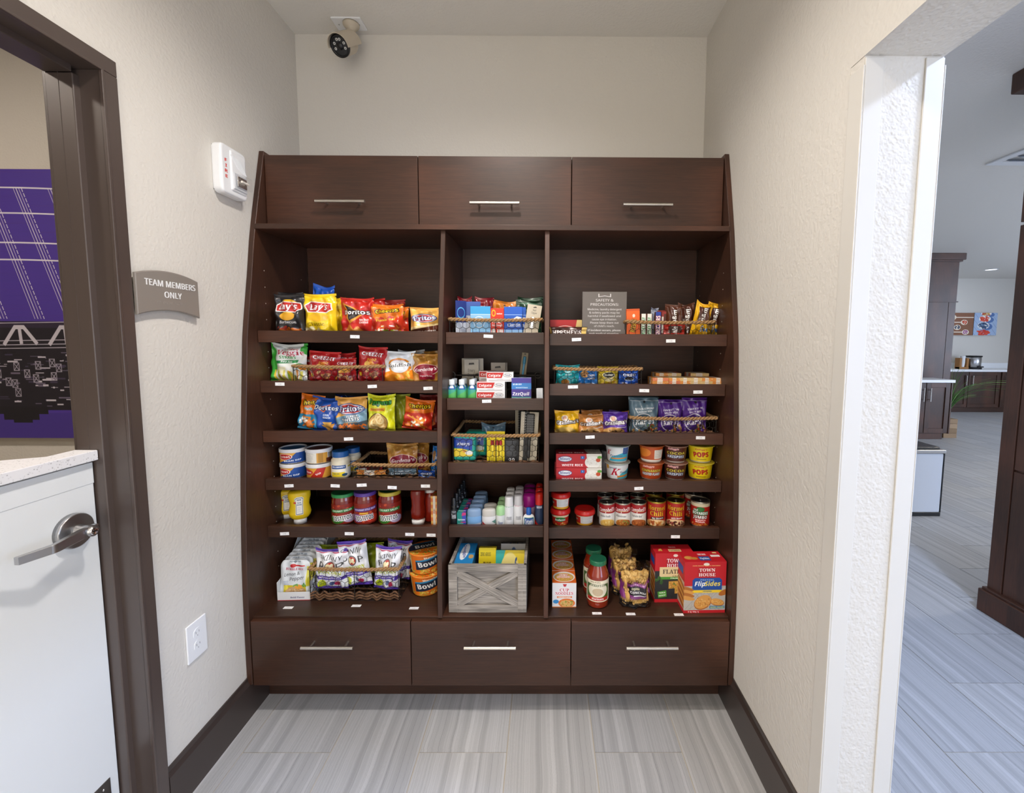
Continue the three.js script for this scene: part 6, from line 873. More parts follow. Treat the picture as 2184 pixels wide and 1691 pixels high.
// deck, left: pouch carton, popcorn basket, noodle bowls
{
  const z = PY(620, 1280, DECK).z, x0 = PZ(590, 1280, z).x, x1 = PZ(659, 1276, z).x, w = x1 - x0, d = 0.3, hB = 0.235, hF = 0.035;
  const t = thing('display_carton', 'white display carton with cut-down front holding pouches', 'carton', [(x0 + x1) / 2, DECK, z - d / 2], 0.04);
  const sh = [[-d / 2, 0], [d / 2, 0], [d / 2, 0.075], [d / 2 - 0.06, 0.085], [-d / 2 + 0.08, hB], [-d / 2, hB]];
  for (const s of [-1, 1]) { const g = slab(sh, 0.0015); g.rotateY(-Math.PI / 2); g.translate(s * w / 2 + 0.0007, 0, 0); mesh('side_wall', g, col(0xd9dde0, 0.6), t); }
  mesh('back_wall', box(-w / 2, w / 2, 0, hB, -d / 2, -d / 2 + 0.002), col(0xb59a74, 0.7), t); mesh('carton_floor', box(-w / 2, w / 2, 0, 0.0015, -d / 2, d / 2), col(0xb59a74, 0.7), t);
  const fr = new THREE.PlaneGeometry(w, hF); fr.translate(0, hF / 2, d / 2 + 0.0012); mesh('front_panel', onPrint(fr, 'tunaFront'), P.paper, t); mesh('front_board', box(-w / 2, w / 2, 0, hF, d / 2 - 0.001, d / 2 + 0.001), col(0xd9dde0, 0.6), t);
  for (let i = 0; i < 11; i++) {
    const ph = 0.155, pw = w * 0.93, tt = thing('tuna_pouch', i ? `white and yellow fish pouch, ${['', 'second', 'third', 'fourth', 'fifth', 'sixth', 'seventh', 'eighth', 'ninth', 'tenth', 'eleventh'][i]} from the carton front` : 'front lemon pepper fish pouch in the display carton', 'pouch', [t.position.x, DECK + 0.004, z - 0.014 - i * 0.024], 0.04, 'fish pouches in the carton'); tt.rotation.x = -0.12; if (i) tt.position.y += 0.004 * i;
    const g = pillow(pw, ph, 0.02, i + 5, { e: 0.03 }); const p = g.attributes.position; for (let k = 0; k < p.count; k++) { const y = p.getY(k) / ph; if (y > 0.8) p.setX(k, p.getX(k) * (1 - 0.32 * Math.pow((y - 0.8) / 0.2, 2))); } g.computeVertexNormals();
    mesh('pouch_body', onPrint(g, 'tuna'), P.film, tt); const hole = new THREE.TorusGeometry(0.0035, 0.0012, 6, 12); hole.translate(0, ph * 0.93, 0.002); mesh('hang_hole', hole, col(0x55606c, 0.5), tt);
  }
}
{
  const z = PY(750, 1281, DECK).z; basket('large wire basket with rope rim and wicker floor full of popcorn bags', [659, 852], 1213, DECK, z, 0.24, { thick: true, back: 0.012, rr: 0.007 });
  const b = DECK + 0.026, PG = 'popcorn bags in the large basket';
  pouch('popcorn_bag', 'white and purple popcorn bag nearest the fish pouch carton', 'popcorn bag', PG, 'bagPopcorn', [662, 1174, 735], b, z - 0.016, { d: 0.05, tilt: -0.03, ws: 0.97 });
  pouch('popcorn_bag', 'white and purple popcorn bag tilted in the basket middle', 'popcorn bag', PG, 'bagPopcorn', [726, 1157, 800], b, z - 0.03, { d: 0.05, tilt: 0.12, ws: 0.86 });
  pouch('popcorn_bag', 'white and purple popcorn bag at the right end of the basket front', 'popcorn bag', PG, 'bagPopcorn', [783, 1168, 845], b, z - 0.012, { d: 0.045, tilt: -0.08, ws: 0.9 });
  pouch('popcorn_bag', 'purple-topped popcorn bag behind, by the noodle bowls', 'popcorn bag', PG, 'bagPopcorn', [806, 1155, 868], b, z - 0.085, { d: 0.05, tilt: -0.1, ws: 0.85 });
  pouch('popcorn_bag', 'lime green popcorn bag behind the first purple one', 'popcorn bag', PG, 'bagLime', [680, 1164, 750], b, z - 0.12, { d: 0.045, tilt: 0.06, ws: 0.9 });
  pouch('popcorn_bag', 'lime green popcorn bag in the basket centre back', 'popcorn bag', PG, 'bagLime', [740, 1161, 815], b, z - 0.14, { d: 0.045 });
}
{
  const z = PY(900, 1278, DECK).z, h = 0.092, sp = cup('ramen', 0xe8862c, { lidArt: 'ramenLid', taper: 0.8, rt: 0.95, baseC: 0xe0a040 });
  const lo = round('noodle_bowl', 'orange instant noodle bowl at the bottom of the stack', 'noodle bowl', 'stacked noodle bowls', [864, 1240, 935], DECK, z, sp, { h, turn: 0.1 });
  const up = round('noodle_bowl', 'orange instant noodle bowl on top showing its printed lid', 'noodle bowl', 'stacked noodle bowls', [860, 1190, 933], DECK + h, z, sp, { h }); up.position.set(lo.position.x - 0.003, DECK + h, lo.position.z - 0.004);
}
// ---------------------------------------------------------------- middle column
basket('wire basket with rope rim of medicine packs on the top middle shelf', [957, 1157], 681, 'M1', 0.358, 0.16);
const MD = 'medicine packs in the top middle basket', PK = 'snack sachets behind the medicine packs';
pouch('sachet', 'dark red sachet at the left end behind the navy pack', 'sachet', PK, 'packMaroon', [975, 630, 1006], 'M1', 0.235, { d: 0.02 });
pouch('sachet', 'dark red sachet leaning behind the silver blue pack', 'sachet', PK, 'packMaroon', [1000, 632, 1046], 'M1', 0.25, { d: 0.02, tilt: -0.08, ws: 0.9 });
pouch('sachet', 'amber orange sachet behind the red pill pack', 'sachet', PK, 'packAmber', [1043, 639, 1098], 'M1', 0.25, { d: 0.02, tilt: -0.05, ws: 0.95 });
pouch('sachet', 'dark green sachet at the very back', 'sachet', PK, 'packGreen', [1104, 632, 1158], 'M1', 0.225, { d: 0.018 });
pouch('sachet', 'dark green sachet in front of its twin', 'sachet', PK, 'packGreen', [1100, 638, 1156], 'M1', 0.252, { d: 0.018 });
hangCard('medicine_pack', 'navy medicine pack turned edgewise at the left basket end', 'medicine pack', MD, 'packNavy', [972, 641, 993], 'M1', 0.34, { yaw: 0.7, ws: 1.2 });
hangCard('medicine_pack', 'blue and silver blister pack behind the sky blue pack', 'medicine pack', MD, 'packSilver', [989, 643, 1025], 'M1', 0.315, {});
hangCard('medicine_pack', 'sky blue antacid pack with white ring', 'medicine pack', MD, 'packSky', [1003, 653, 1046], 'M1', 0.345, { d: 0.006 });
hangCard('medicine_pack', 'red pain relief packet', 'medicine pack', MD, 'packRed', [1046, 657, 1075], 'M1', 0.342, { d: 0.006 });
hangCard('medicine_pack', 'royal blue allergy tablet pack', 'medicine pack', MD, 'packBlue', [1075, 654, 1114], 'M1', 0.345, { d: 0.006 });
hangCard('medicine_pack', 'second royal blue allergy pack half hidden behind the first', 'medicine pack', MD, 'packBlue', [1084, 655, 1122], 'M1', 0.325, { d: 0.006 });
hangCard('nail_clipper_card', 'beige nail clipper card tilted at the basket end', 'nail clipper', null, 'cardClip', [1118, 649, 1154], 'M1', 0.345, { tilt: -0.16, ws: 0.86, hs: 0.96, extra: (t, w, h, d) => { mesh('clipper_lever', rbox(-0.006, 0.006, h * 0.28, h * 0.62, d / 2, d / 2 + 0.006, 0.002), M.chrome, t); mesh('clipper_body', rbox(-0.007, 0.007, h * 0.24, h * 0.6, d / 2, d / 2 + 0.003, 0.001), M.steel, t); } });
// second middle shelf
const mouthP = bottle((r, h) => [['bottle_body', [[0, 0], [r * 0.9, 0], [r, h * 0.05], [r, h * 0.5], [r * 0.85, h * 0.62], [r * 0.5, h * 0.72], [r * 0.5, h * 0.76]], null, 'mouth', 0.7], ['cap', [[r * 0.62, h * 0.74], [r * 0.64, h * 0.76], [r * 0.6, h * 0.98], [0, h]], col(0xdfe6ea, 0.3), null, 0.9]]);
for (const [u, w] of [[962.5, 'nearest the divider'], [983.5, 'between two others'], [1006, 'nearest the toothpaste']]) rowOf(2, 0.05, () => round('mouthwash_bottle', 'small green mouthwash bottle ' + w, 'bottle', 'mouthwash bottles', [u - 9.8, 809, u + 9.8], 'M2', 0.352, mouthP, { flat: 0.7 }));
{
  const pb = { f: 'pasteBox', t: 'pasteBox', s: 'pasteEnd' }, h = 0.0385, G = 'toothpaste boxes';
  const put = (lab, u0, u1, lvl, z) => carton('toothpaste_box', lab, 'toothpaste', G, pb, [u0, 820, u1], BASE.M2 + lvl * (h + 0.0005), z, 0.045, { h });
  put('toothpaste box at the bottom of the red and white pile', 1016, 1077, 0, 0.352); put('toothpaste box in the middle of the red and white pile', 1017, 1077, 1, 0.352); put('toothpaste box on top, shifted toward the sleep aid box', 1038, 1095, 2, 0.34); put('toothpaste box behind the top one, sticking out left', 1022, 1080, 2, 0.29);
  put('toothpaste box under the rear top one', 1022, 1080, 0, 0.29); put('toothpaste box in the rear of the pile', 1022, 1080, 1, 0.29);
}
carton('sleep_aid_box', 'purple and blue sleep aid box', 'medicine box', null, { f: 'sleepBox', s: 'packNavy', t: 'packNavy' }, [1091, 806, 1133], 'M2', 0.35, 0.05);
hangCard('blank_card', 'small white blank card leaning in the shelf corner', 'card', null, 'bagWhite', [1144, 828, 1158], 'M2', 0.34, { tilt: 0.03 });
{ // black wire rack at the back of the shelf with hang cards standing in it
  const z = 0.21, a = PZ(968, 798, z), b = PZ(1150, 797, z), t = thing('wire_rack', 'dark metal wire rack with scrolled rod ends behind the toothpaste', 'rack', [(a.x + b.x) / 2, BASE.M2, z]), w = (b.x - a.x) / 2, h = a.y - BASE.M2;
  for (const [yy, zz, r] of [[h, 0.05, 0.0035], [h, -0.07, 0.0035], [h * 0.4, 0.05, 0.0025]]) mesh('rail', bar([-w, yy, zz], [w, yy, zz], r, 8), M.wire, t);
  for (const s of [-1, 1]) { const c = new THREE.TorusGeometry(0.013, 0.0032, 8, 20); c.translate(s * (w - 0.004), h + 0.002, 0.056); mesh('scroll_end', c, M.wire, t); for (const zz of [0.05, -0.07]) mesh('rack_leg', bar([s * w * 0.92, 0, zz], [s * w * 0.92, h, zz], 0.003, 8), M.wire, t); }
  for (const k of [-0.25, 0.2]) { const c = new THREE.TorusGeometry(0.013, 0.0032, 8, 20); c.translate(k * w * 1.6, h - 0.008, 0.056); mesh('scroll', c, M.wire, t); }
  for (const k of [-0.8, -0.4, 0, 0.4, 0.8]) mesh('floor_rod', bar([k * w, 0.012, 0.05], [k * w, 0.012, -0.07], 0.002, 6), M.wire, t);
  const HC = 'hang cards in the wire rack';
  hangCard('emery_board_card', 'beige emery board card in the wire rack', 'card', HC, 'cardEmery', [990, 766, 1021], BASE.M2 + 0.02, 0.235); hangCard('emery_board_card', 'beige card behind the emery board card', 'card', HC, 'cardEmery', [985, 764, 1031], BASE.M2 + 0.02, 0.21);
  hangCard('comb_card', 'taupe comb card in the wire rack', 'card', HC, 'cardComb', [1047, 773, 1078], BASE.M2 + 0.02, 0.235); hangCard('comb_card', 'taupe card close behind the comb card', 'card', HC, 'cardComb', [1051, 773, 1082], BASE.M2 + 0.02, 0.215);
  hangCard('toothbrush_card', 'narrow brown toothbrush card leaning in the wire rack', 'card', HC, 'cardBrush', [1104, 752, 1127], BASE.M2 + 0.02, 0.23, { tilt: -0.12, ws: 0.62, extra: (t2, w2, h2, d2) => { mesh('brush_handle', rbox(-0.004, 0.004, h2 * 0.1, h2 * 0.75, d2 / 2, d2 / 2 + 0.006, 0.003), col(0x4c9cc8, 0.4), t2); mesh('brush_head', rbox(-0.006, 0.006, h2 * 0.72, h2 * 0.9, d2 / 2, d2 / 2 + 0.008, 0.003), col(0x2c84a8, 0.5), t2); } });
}
// third middle shelf
basket('wire basket with rope rim of pads, lip balm and hairbrushes', [964, 1151], 928, 'M3', 0.358, 0.24, { back: 0.01, sag: 0.003 });
{ const q = place([966, 930, 1014], BASE.M3 + 0.01, 0.348), t = thing('pad_pack', 'teal and blue wrapped pad pack', 'pad pack', [q.x, BASE.M3 + 0.01, 0.31]); const g = new RoundedBoxGeometry(q.w, q.h, 0.07, 3, 0.012); const p = g.attributes.position, uv = g.attributes.uv; for (let i = 0; i < p.count; i++) uv.setXY(i, p.getX(i) / q.w + 0.5, p.getY(i) / q.h + 0.5); g.translate(0, q.h / 2, 0); mesh('pack_body', onPrint(g, 'padPack'), P.film, t); const c = t.clone(); c.name = numbered('pad_pack'); c.userData = { label: 'second teal pad pack beside and behind the first', category: 'pad pack' }; c.position.x += 0.035; c.position.z -= 0.075; scene.add(c); }
pouch('trail_mix_pouch', 'slate blue pouch top rising from the brush basket', 'pouch', null, 'nutsGrey', [1026, 901, 1078], BASE.M3 + 0.01, 0.26, { d: 0.03 });
hangCard('lip_balm_card', 'yellow lip balm card with red caps', 'lip balm', null, 'cardYellow', [1038, 920, 1077], BASE.M3 + 0.008, 0.34, { d: 0.005, extra: (t, w, h, d) => { for (const k of [-0.18, 0.06, 0.26]) { const g = new THREE.CylinderGeometry(0.007, 0.007, h * 0.42, 12); g.translate(k * w, h * 0.36, d / 2 + 0.005); mesh('balm_tube', g, col(0xf0d63c, 0.4), t); const c = new THREE.CylinderGeometry(0.0065, 0.0072, h * 0.14, 12); c.translate(k * w, h * 0.64, d / 2 + 0.005); mesh('balm_cap', c, col(0xb8262e, 0.4), t); } } });
carton('face_mask_box', 'black printed box with white eyes at the bottom', 'carton', null, { f: 'boxBlack', s: 'boxBlack', t: 'boxBlack' }, [1076, 937, 1106], BASE.M3 + 0.008, 0.34, 0.05);
const brushExtra = (t, w, h, d) => { mesh('brush_paddle', rbox(-w * 0.2, w * 0.28, h * 0.5, h * 0.97, d / 2, d / 2 + 0.01, 0.006, 2), M.darkPlastic, t); const pins = []; for (let i = 0; i < 9; i++) for (let j = 0; j < 6; j++) { const g = new THREE.SphereGeometry(0.0011, 5, 4); g.translate(-w * 0.17 + j * w * 0.085, h * (0.53 + i * 0.048), d / 2 + 0.018); pins.push(g, bar([-w * 0.17 + j * w * 0.085, h * (0.53 + i * 0.048), d / 2 + 0.009], [-w * 0.17 + j * w * 0.085, h * (0.53 + i * 0.048), d / 2 + 0.018], 0.0005, 3)); } mesh('bristles', merge(pins), col(0xdedede, 0.4), t); mesh('brush_handle', rbox(-w * 0.06, w * 0.12, h * 0.06, h * 0.52, d / 2, d / 2 + 0.01, 0.004), M.darkPlastic, t); };
hangCard('hairbrush_card', 'black hairbrush on a long beige card', 'hairbrush', 'hairbrush cards', 'cardHair', [1108, 879, 1148], BASE.M3 + 0.008, 0.335, { tilt: -0.05, ws: 0.95, extra: brushExtra });
hangCard('hairbrush_card', 'hairbrush card at the back beside the front brush', 'hairbrush', 'hairbrush cards', 'cardHair', [1096, 872, 1130], BASE.M3 + 0.008, 0.2, { extra: brushExtra, yaw: 0.7 });
// fourth middle shelf
const BT = (nm, lab, grp, b, n, dz, parts, o = {}) => rowOf(n, dz, () => round(nm, lab, o.cat || 'bottle', grp, b, 'M4', o.z || 0.352, parts, o));
BT('spray_bottle', 'black heat spray bottle with pump cap', 'black spray bottles', [957, 1064, 975], 5, 0.055, bottle((r, h) => [['bottle_body', [[0, 0], [r * 0.95, 0], [r, 0.004], [r, h * 0.45], [r * 0.8, h * 0.56], [r * 0.5, h * 0.6]], null, 'spray'], ['collar', [[r * 0.5, h * 0.59], [r * 0.66, h * 0.6], [r * 0.66, h * 0.7], [0, h * 0.7]], M.black], ['pump_cap', [[r * 0.5, h * 0.69], [r * 0.5, h * 0.97], [r * 0.44, h], [0, h]], new THREE.MeshPhysicalMaterial({ color: 0x1d1f22, roughness: 0.12, clearcoat: 1 })]]));
rowOf(3, 0.055, () => carton('eye_drop_box', 'teal and pink eye drop box', 'medicine box', 'eye drop boxes', { f: 'eyeBox', s: 'eyeBox', t: 'eyeBox' }, [975, 1093, 994], 'M4', 0.352, 0.045));
const stick = (art, capC) => (t, r, h) => { const f = 0.55; const b = onPrint(lathe([[r * 0.92, 0.001], [r, h * 0.06], [r, h * 0.56]], 28), art); b.scale(1, 1, f); mesh('stick_body', b, P.label, t); const base = L([[0, 0], [r * 0.92, 0], [r * 0.92, 0.002]]); base.scale(1, 1, f); mesh('stick_base', base, col(0xdfe2e6, 0.4), t); const c = L([[r * 0.97, h * 0.55], [r * 0.97, h * 0.86], [r * 0.86, h * 0.96], [r * 0.6, h], [0, h]]); c.scale(1, 1, f); mesh('stick_cap', c, capC, t); };
const capBlue = new THREE.MeshPhysicalMaterial({ color: 0x9fc0e4, roughness: 0.22, transmission: 0.35, thickness: 0 }), capClear = new THREE.MeshPhysicalMaterial({ color: 0xe8e4dc, roughness: 0.25, transmission: 0.3, thickness: 0 });
BT('deodorant_stick', 'light blue deodorant stick with translucent cap', 'light blue deodorants', [995, 1087, 1026], 5, 0.05, stick('stickBlue', capBlue), { flat: 0.55, cat: 'deodorant' });
BT('deodorant_stick', 'white deodorant stick with red swoosh', 'white deodorants', [1027, 1087, 1057], 2, 0.055, stick('stickRed', capClear), { flat: 0.55, cat: 'deodorant' });
BT('spray_can', 'white and pale green body spray can', 'green capped sprays', [1057, 1081, 1076], 3, 0.048, bottle((r, h) => [['can_body', [[0, 0], [r * 0.95, 0], [r, 0.003], [r, h * 0.54]], null, 'dove'], ['cap', [[r, h * 0.53], [r, h * 0.82], [r * 0.85, h * 0.95], [r * 0.5, h], [0, h]], col(0xa6d49a, 0.35)]]), { cat: 'spray can' });
const tallCan = (art, cap) => bottle((r, h) => [['can_body', [[0, 0], [r * 0.95, 0], [r, 0.003], [r, h * 0.64], [r * 0.9, h * 0.67]], null, art], ['cap', [[r * 0.9, h * 0.66], [r * 0.93, h * 0.68], [r * 0.9, h * 0.96], [r * 0.8, h], [0, h]], cap]]);
BT('hair_spray_can', 'white hair spray can with green drips', 'green drip sprays', [1075, 1061, 1095], 3, 0.048, tallCan('sprayGreen', col(0xe4e4e4, 0.35)), { cat: 'spray can' });
BT('hair_spray_can', 'white hair mousse can with pink drips and clear cap', 'pink drip sprays', [1095, 1058, 1115], 3, 0.048, tallCan('sprayPink', new THREE.MeshPhysicalMaterial({ color: 0xe6e6ea, roughness: 0.2, transmission: 0.3, thickness: 0 })), { cat: 'spray can' });
BT('shave_gel_bottle', 'magenta domed bottle behind the lotion', 'magenta bottles', [1114, 1056, 1142], 3, 0.055, bottle((r, h) => [['bottle_body', [[0, 0], [r * 0.9, 0], [r * 0.94, h * 0.5], [r * 0.94, h * 0.52]], col(0xd8b4d0, 0.35)], ['cap', [[r * 0.94, h * 0.5], [r, h * 0.54], [r * 0.96, h * 0.6], [r, h * 0.68], [r, h * 0.88], [r * 0.8, h * 0.98], [0, h]], col(0xa81c8c, 0.3)]]), { z: 0.3 });
round('lotion_bottle', 'white lotion bottle with blue cap', 'bottle', null, [1115, 1085, 1140], 'M4', 0.358, bottle((r, h) => [['bottle_body', [[0, 0], [r * 0.95, 0], [r, h * 0.08], [r, h * 0.46], [r * 0.8, h * 0.58], [r * 0.45, h * 0.64]], null, 'lotion', 0.6], ['cap', [[r * 0.45, h * 0.63], [r * 0.46, h * 0.65], [r * 0.42, h * 0.98], [0, h]], col(0x1c5cb8, 0.35)]]), { flat: 0.6 });
BT('shave_can', 'red and navy shaving can against the divider', 'red shaving cans', [1141, 1053, 1159], 3, 0.055, bottle((r, h) => [['can_body', [[0, 0], [r * 0.95, 0], [r, 0.003], [r, h * 0.6], [r * 0.9, h * 0.63]], null, 'shaveRed'], ['cap', [[r * 0.9, h * 0.62], [r * 0.96, h * 0.66], [r * 0.96, h * 0.92], [r * 0.7, h], [0, h]], col(0xc8281c, 0.3)]]), { cat: 'spray can', z: 0.345 });
// deck, middle: grey crate with laundry boxes
{
  const z1 = PY(1040, 1307, DECK).z, a = PZ(957, 1300, z1), b = PZ(1123, 1300, z1), w = b.x - a.x, top = PZ(1040, 1205, z1).y, h = top - DECK, d = 0.3;
  const t = thing('wooden_crate', 'weathered grey wooden crate with crossed front braces', 'crate', [(a.x + b.x) / 2, DECK, z1 - d / 2]), T = 0.012, s = 0.03;
  const board = (nm, x0, x1, y0, y1, zz0, zz1, r = 0.002) => mesh(nm, metreUV(rbox(x0, x1, y0, y1, zz0, zz1, r), 3, x0 * 5 + y0 * 7, 0.3 * y0), M.greyWood, t);
  board('front_panel', -w / 2 + T, w / 2 - T, 0.002, h - 0.004, d / 2 - T - 0.006, d / 2 - 0.014); board('back_panel', -w / 2, w / 2, 0, h, -d / 2, -d / 2 + T); board('crate_floor', -w / 2 + T, w / 2 - T, 0, T, -d / 2 + T, d / 2 - T - 0.006);
  for (const k of [-1, 1]) { board('side_panel', k * w / 2 - (k > 0 ? T : 0), k * w / 2 + (k > 0 ? 0 : T), 0, h, -d / 2 + T, d / 2 - 0.002); board('front_stile', k * w / 2 - (k > 0 ? s + 0.004 : 0), k * w / 2 + (k > 0 ? -0.0 : s + 0.004) - 0, 0.001, h, d / 2 - 0.014, d / 2); }
  board('front_rail', -w / 2 + s, w / 2 - s, h - s, h, d / 2 - 0.014, d / 2 - 0.0008); board('front_rail', -w / 2 + s, w / 2 - s, 0, s, d / 2 - 0.014, d / 2 - 0.0008);
  const iw = w - 2 * s, ih = h - 2 * s, len = Math.hypot(iw, ih) * 0.965, an = Math.atan2(ih, iw);
  for (const k of [1, -1]) { const g = metreUV(rbox(-len / 2, len / 2, -0.014, 0.014, 0, 0.011, 0.002), 3, k, 0.4); g.rotateZ(k * -an); g.translate(0, h / 2, d / 2 - 0.0135 + (k > 0 ? 0.0015 : 0)); mesh('cross_brace', g, M.greyWood, t); }
  const X = (u, z) => PZ(u, 1190, z).x, LB = 'laundry boxes in the crate', yb = DECK + 0.012;
  const lb = (nm, lab, art, u0, u1, z, dd, top2, o = {}) => { const x0 = X(u0, z), x1 = X(u1, z), tt = carton(nm, lab, 'laundry box', LB, art, [u0, 1180, u1], yb, z, dd, { h: top2 - yb, w: x1 - x0, ...o }); return tt; };
  const zf = z1 - 0.035; lb('dryer_sheet_box', 'blue dryer sheet box lying in the crate', { f: 'dryerFront', t: 'dryerTop', s: 'dryerFront' }, 967, 1006, zf, 0.17, top - 0.012, { lean: 0.1 });
  lb('borax_box', 'yellow laundry booster box in the crate', { f: 'borax', t: 'borax', s: 'borax' }, 1018, 1055, zf - 0.03, 0.03, top + 0.014, { lean: -0.25 });
  lb('detergent_box', 'yellow and teal detergent box in the crate', { f: 'surf', t: 'surf', s: 'tealSide' }, 1053, 1117, zf - 0.012, 0.035, top + 0.006, { lean: -0.4 });
  lb('detergent_box', 'grey detergent box standing behind the yellow and teal one', { f: 'allBox', t: 'allBox', s: 'allBox' }, 1066, 1122, zf - 0.09, 0.04, top + 0.0, { lean: -0.3 });
}
// ---------------------------------------------------------------- right column
carton('chocolate_bar', 'red wafer bar pack standing behind the brown chocolate bar', 'chocolate bar', null, { f: 'chocRed', s: 'chocRed', t: 'chocRed' }, [1173, 682, 1241], 'R1', 0.3, 0.02);
pouch('chocolate_bar', 'brown and gold chocolate bar at the shelf edge', 'chocolate bar', null, 'chocBrown', [1171, 697, 1253], 'R1', 0.352, { d: 0.02, e: 0.02 });
pouch('chocolate_bar', 'red wafer bar stacked at the back under its twin', 'chocolate bar', null, 'chocRed', [1176, 690, 1242], 'R1', 0.26, { d: 0.02 });
hangCard('safety_sign', 'taupe safety and precautions sign with white lettering', 'sign', null, 'safety', [1242, 622, 1337], 'R1', 0.33, { d: 0.005, mat: P.paper });
basket('wire basket with rope rim of candy bars on the top right shelf', [1333, 1526], 686, 'R1', 0.358, 0.15);
const CB = 'candy in the top right basket';
hangCard('candy_pack', 'orange peanut butter cup pack', 'candy bar', CB, 'barOrange', [1336, 659, 1366], 'R1', 0.342, { d: 0.014, tilt: 0.04, ws: 0.95 });
for (const [i, u] of [1366.5, 1379].entries()) hangCard('candy_pack', i ? 'green lettered bar beside the silver wrapper' : 'green lettered bar beside the orange pack', 'candy bar', CB, 'barGreen', [u, 669, u + 12], 'R1', 0.342, { d: 0.02 });
pouch('candy_pack', 'crinkled silver candy wrapper sticking up', 'candy bar', CB, 'barSilver', [1380, 655, 1400], 'R1', 0.3, { d: 0.02, tilt: -0.08, ws: 0.8 });
hangCard('candy_pack', 'blue lettered caramel bar', 'candy bar', CB, 'barBlue', [1397.5, 665, 1410], 'R1', 0.342, { d: 0.02 });
hangCard('candy_pack', 'dark candy bar edge beside the blue one', 'candy bar', CB, 'barMixed', [1411, 664, 1421], 'R1', 0.335, { d: 0.02 });
hangCard('candy_pack', 'dark candy bar behind the blue lettered bar', 'candy bar', CB, 'barMixed', [1403, 662, 1424], 'R1', 0.3, { d: 0.02 });
pouch('candy_bag', 'brown candy bag with white letters in the candy basket', 'candy bag', CB, 'candyBrown', [1420, 647, 1457], 'R1', 0.335, { d: 0.03 });
pouch('candy_bag', 'brown candy bag behind the lettered brown one', 'candy bag', CB, 'candyBrown', [1448, 643, 1484], 'R1', 0.3, { d: 0.03 });
pouch('candy_bag', 'red candy bag low in the candy basket', 'candy bag', CB, 'candyRed', [1415, 690, 1462], 'R1', 0.349, { d: 0.015 });
pouch('candy_bag', 'yellow candy bag leaning over in the candy basket', 'candy bag', CB, 'candyYellow', [1459, 641, 1510], 'R1', 0.338, { d: 0.035, tilt: -0.2, ws: 0.72 });
pouch('candy_bag', 'second yellow candy bag sticking out at the basket end', 'candy bag', CB, 'candyYellow', [1482, 645, 1534], 'R1', 0.3, { d: 0.03, tilt: -0.22, ws: 0.7 });
// cookies basket and cracker packs
basket('low wire basket with rope rim of small cookie pouches', [1180, 1370], 786, 'R2', 0.358, 0.13);
const CK = 'cookie pouches in the low right basket';
pouch('cookie_pouch', 'teal fudge cookie pouch', 'cookie pouch', CK, 'pouchTeal', [1185, 777, 1237], 'R2', 0.34, { d: 0.035 }); pouch('cookie_pouch', 'bright blue chip cookie pouch', 'cookie pouch', CK, 'pouchBlueCookie', [1234, 785, 1276], 'R2', 0.34, { d: 0.035 });
pouch('cookie_pouch', 'mustard yellow cookie pouch', 'cookie pouch', CK, 'pouchYellowCookie', [1275, 782, 1320], 'R2', 0.34, { d: 0.035 }); pouch('cookie_pouch', 'deep blue cream cookie pouch', 'cookie pouch', CK, 'pouchBlueCream', [1320, 786, 1364], 'R2', 0.34, { d: 0.035 });
{
  const arts = ['crackOrange', 'crackOrange', 'crackRed', 'crackOrange', 'crackTan', 'crackTan'], us = [[1391, 1425], [1426, 1450], [1450, 1472], [1472, 1496], [1496, 1519], [1519, 1544]], h = 0.0125;
  for (let l = 0; l < 3; l++) us.forEach(([u0, u1], i) => carton('cracker_pack', `sandwich cracker pack, ${['bottom', 'middle', 'top'][l]} layer, ${['first', 'second', 'third', 'fourth', 'fifth', 'sixth'][i]} from the cookie basket`, 'cracker pack', 'stacked cracker packs', { f: arts[(i + l) % 6], t: arts[(i + l + 1) % 6], s: arts[i] }, [u0, 812, u1], BASE.R2 + l * h, 0.35 - 0.003 * l, 0.08, { h: h * 0.97, yaw: 0.015 * (l - 1) }));
  for (const [i, [u0, u1]] of [[1398, 1424], [1424, 1452], [1472, 1511]].entries()) for (let l = 0; l < 4; l++) carton('cracker_pack', `rear sandwich cracker pack, ${['bottom', 'second', 'third', 'top'][l]} layer, ${['first', 'middle', 'last'][i]} stack from the cookie basket`, 'cracker pack', 'stacked cracker packs', { f: arts[(i + l) % 6], t: arts[(i * 2) % 6], s: arts[i] }, [u0, 806, u1], BASE.R2 + l * h, 0.26, 0.08, { h: h * 0.97 });
}
// third right shelf
const GC = 'cookie packs on the third right shelf';
pouch('cookie_pack', 'yellow peanut butter cookie pack', 'cookie pack', GC, 'cookieYellow', [1183, 877, 1236], 'R3', 0.35, { d: 0.04 }); pouch('cookie_pack', 'brown chocolate chip cookie pack', 'cookie pack', GC, 'cookieBrown', [1234, 883, 1290], 'R3', 0.352, { d: 0.04 }); pouch('cookie_pack', 'purple oatmeal cookie pack', 'cookie pack', GC, 'cookiePurple', [1286, 879, 1341], 'R3', 0.352, { d: 0.04 });
pouch('cookie_pack', 'brown cookie pack behind the yellow one', 'cookie pack', GC, 'cookieBrown', [1182, 875, 1236], 'R3', 0.28, { d: 0.035 }); pouch('cookie_pack', 'brown cookie pack behind the chocolate chip one', 'cookie pack', GC, 'cookieBrown', [1240, 874, 1286], 'R3', 0.28, { d: 0.035 }); pouch('cookie_pack', 'purple and yellow cookie pack behind the oatmeal one', 'cookie pack', GC, 'cookieBackPurple', [1300, 875, 1345], 'R3', 0.28, { d: 0.035 });
basket('wire basket with rope rim of nut mix pouches', [1344, 1529], 891, 'R3', 0.358, 0.13);
const NM = 'nut mix pouches';
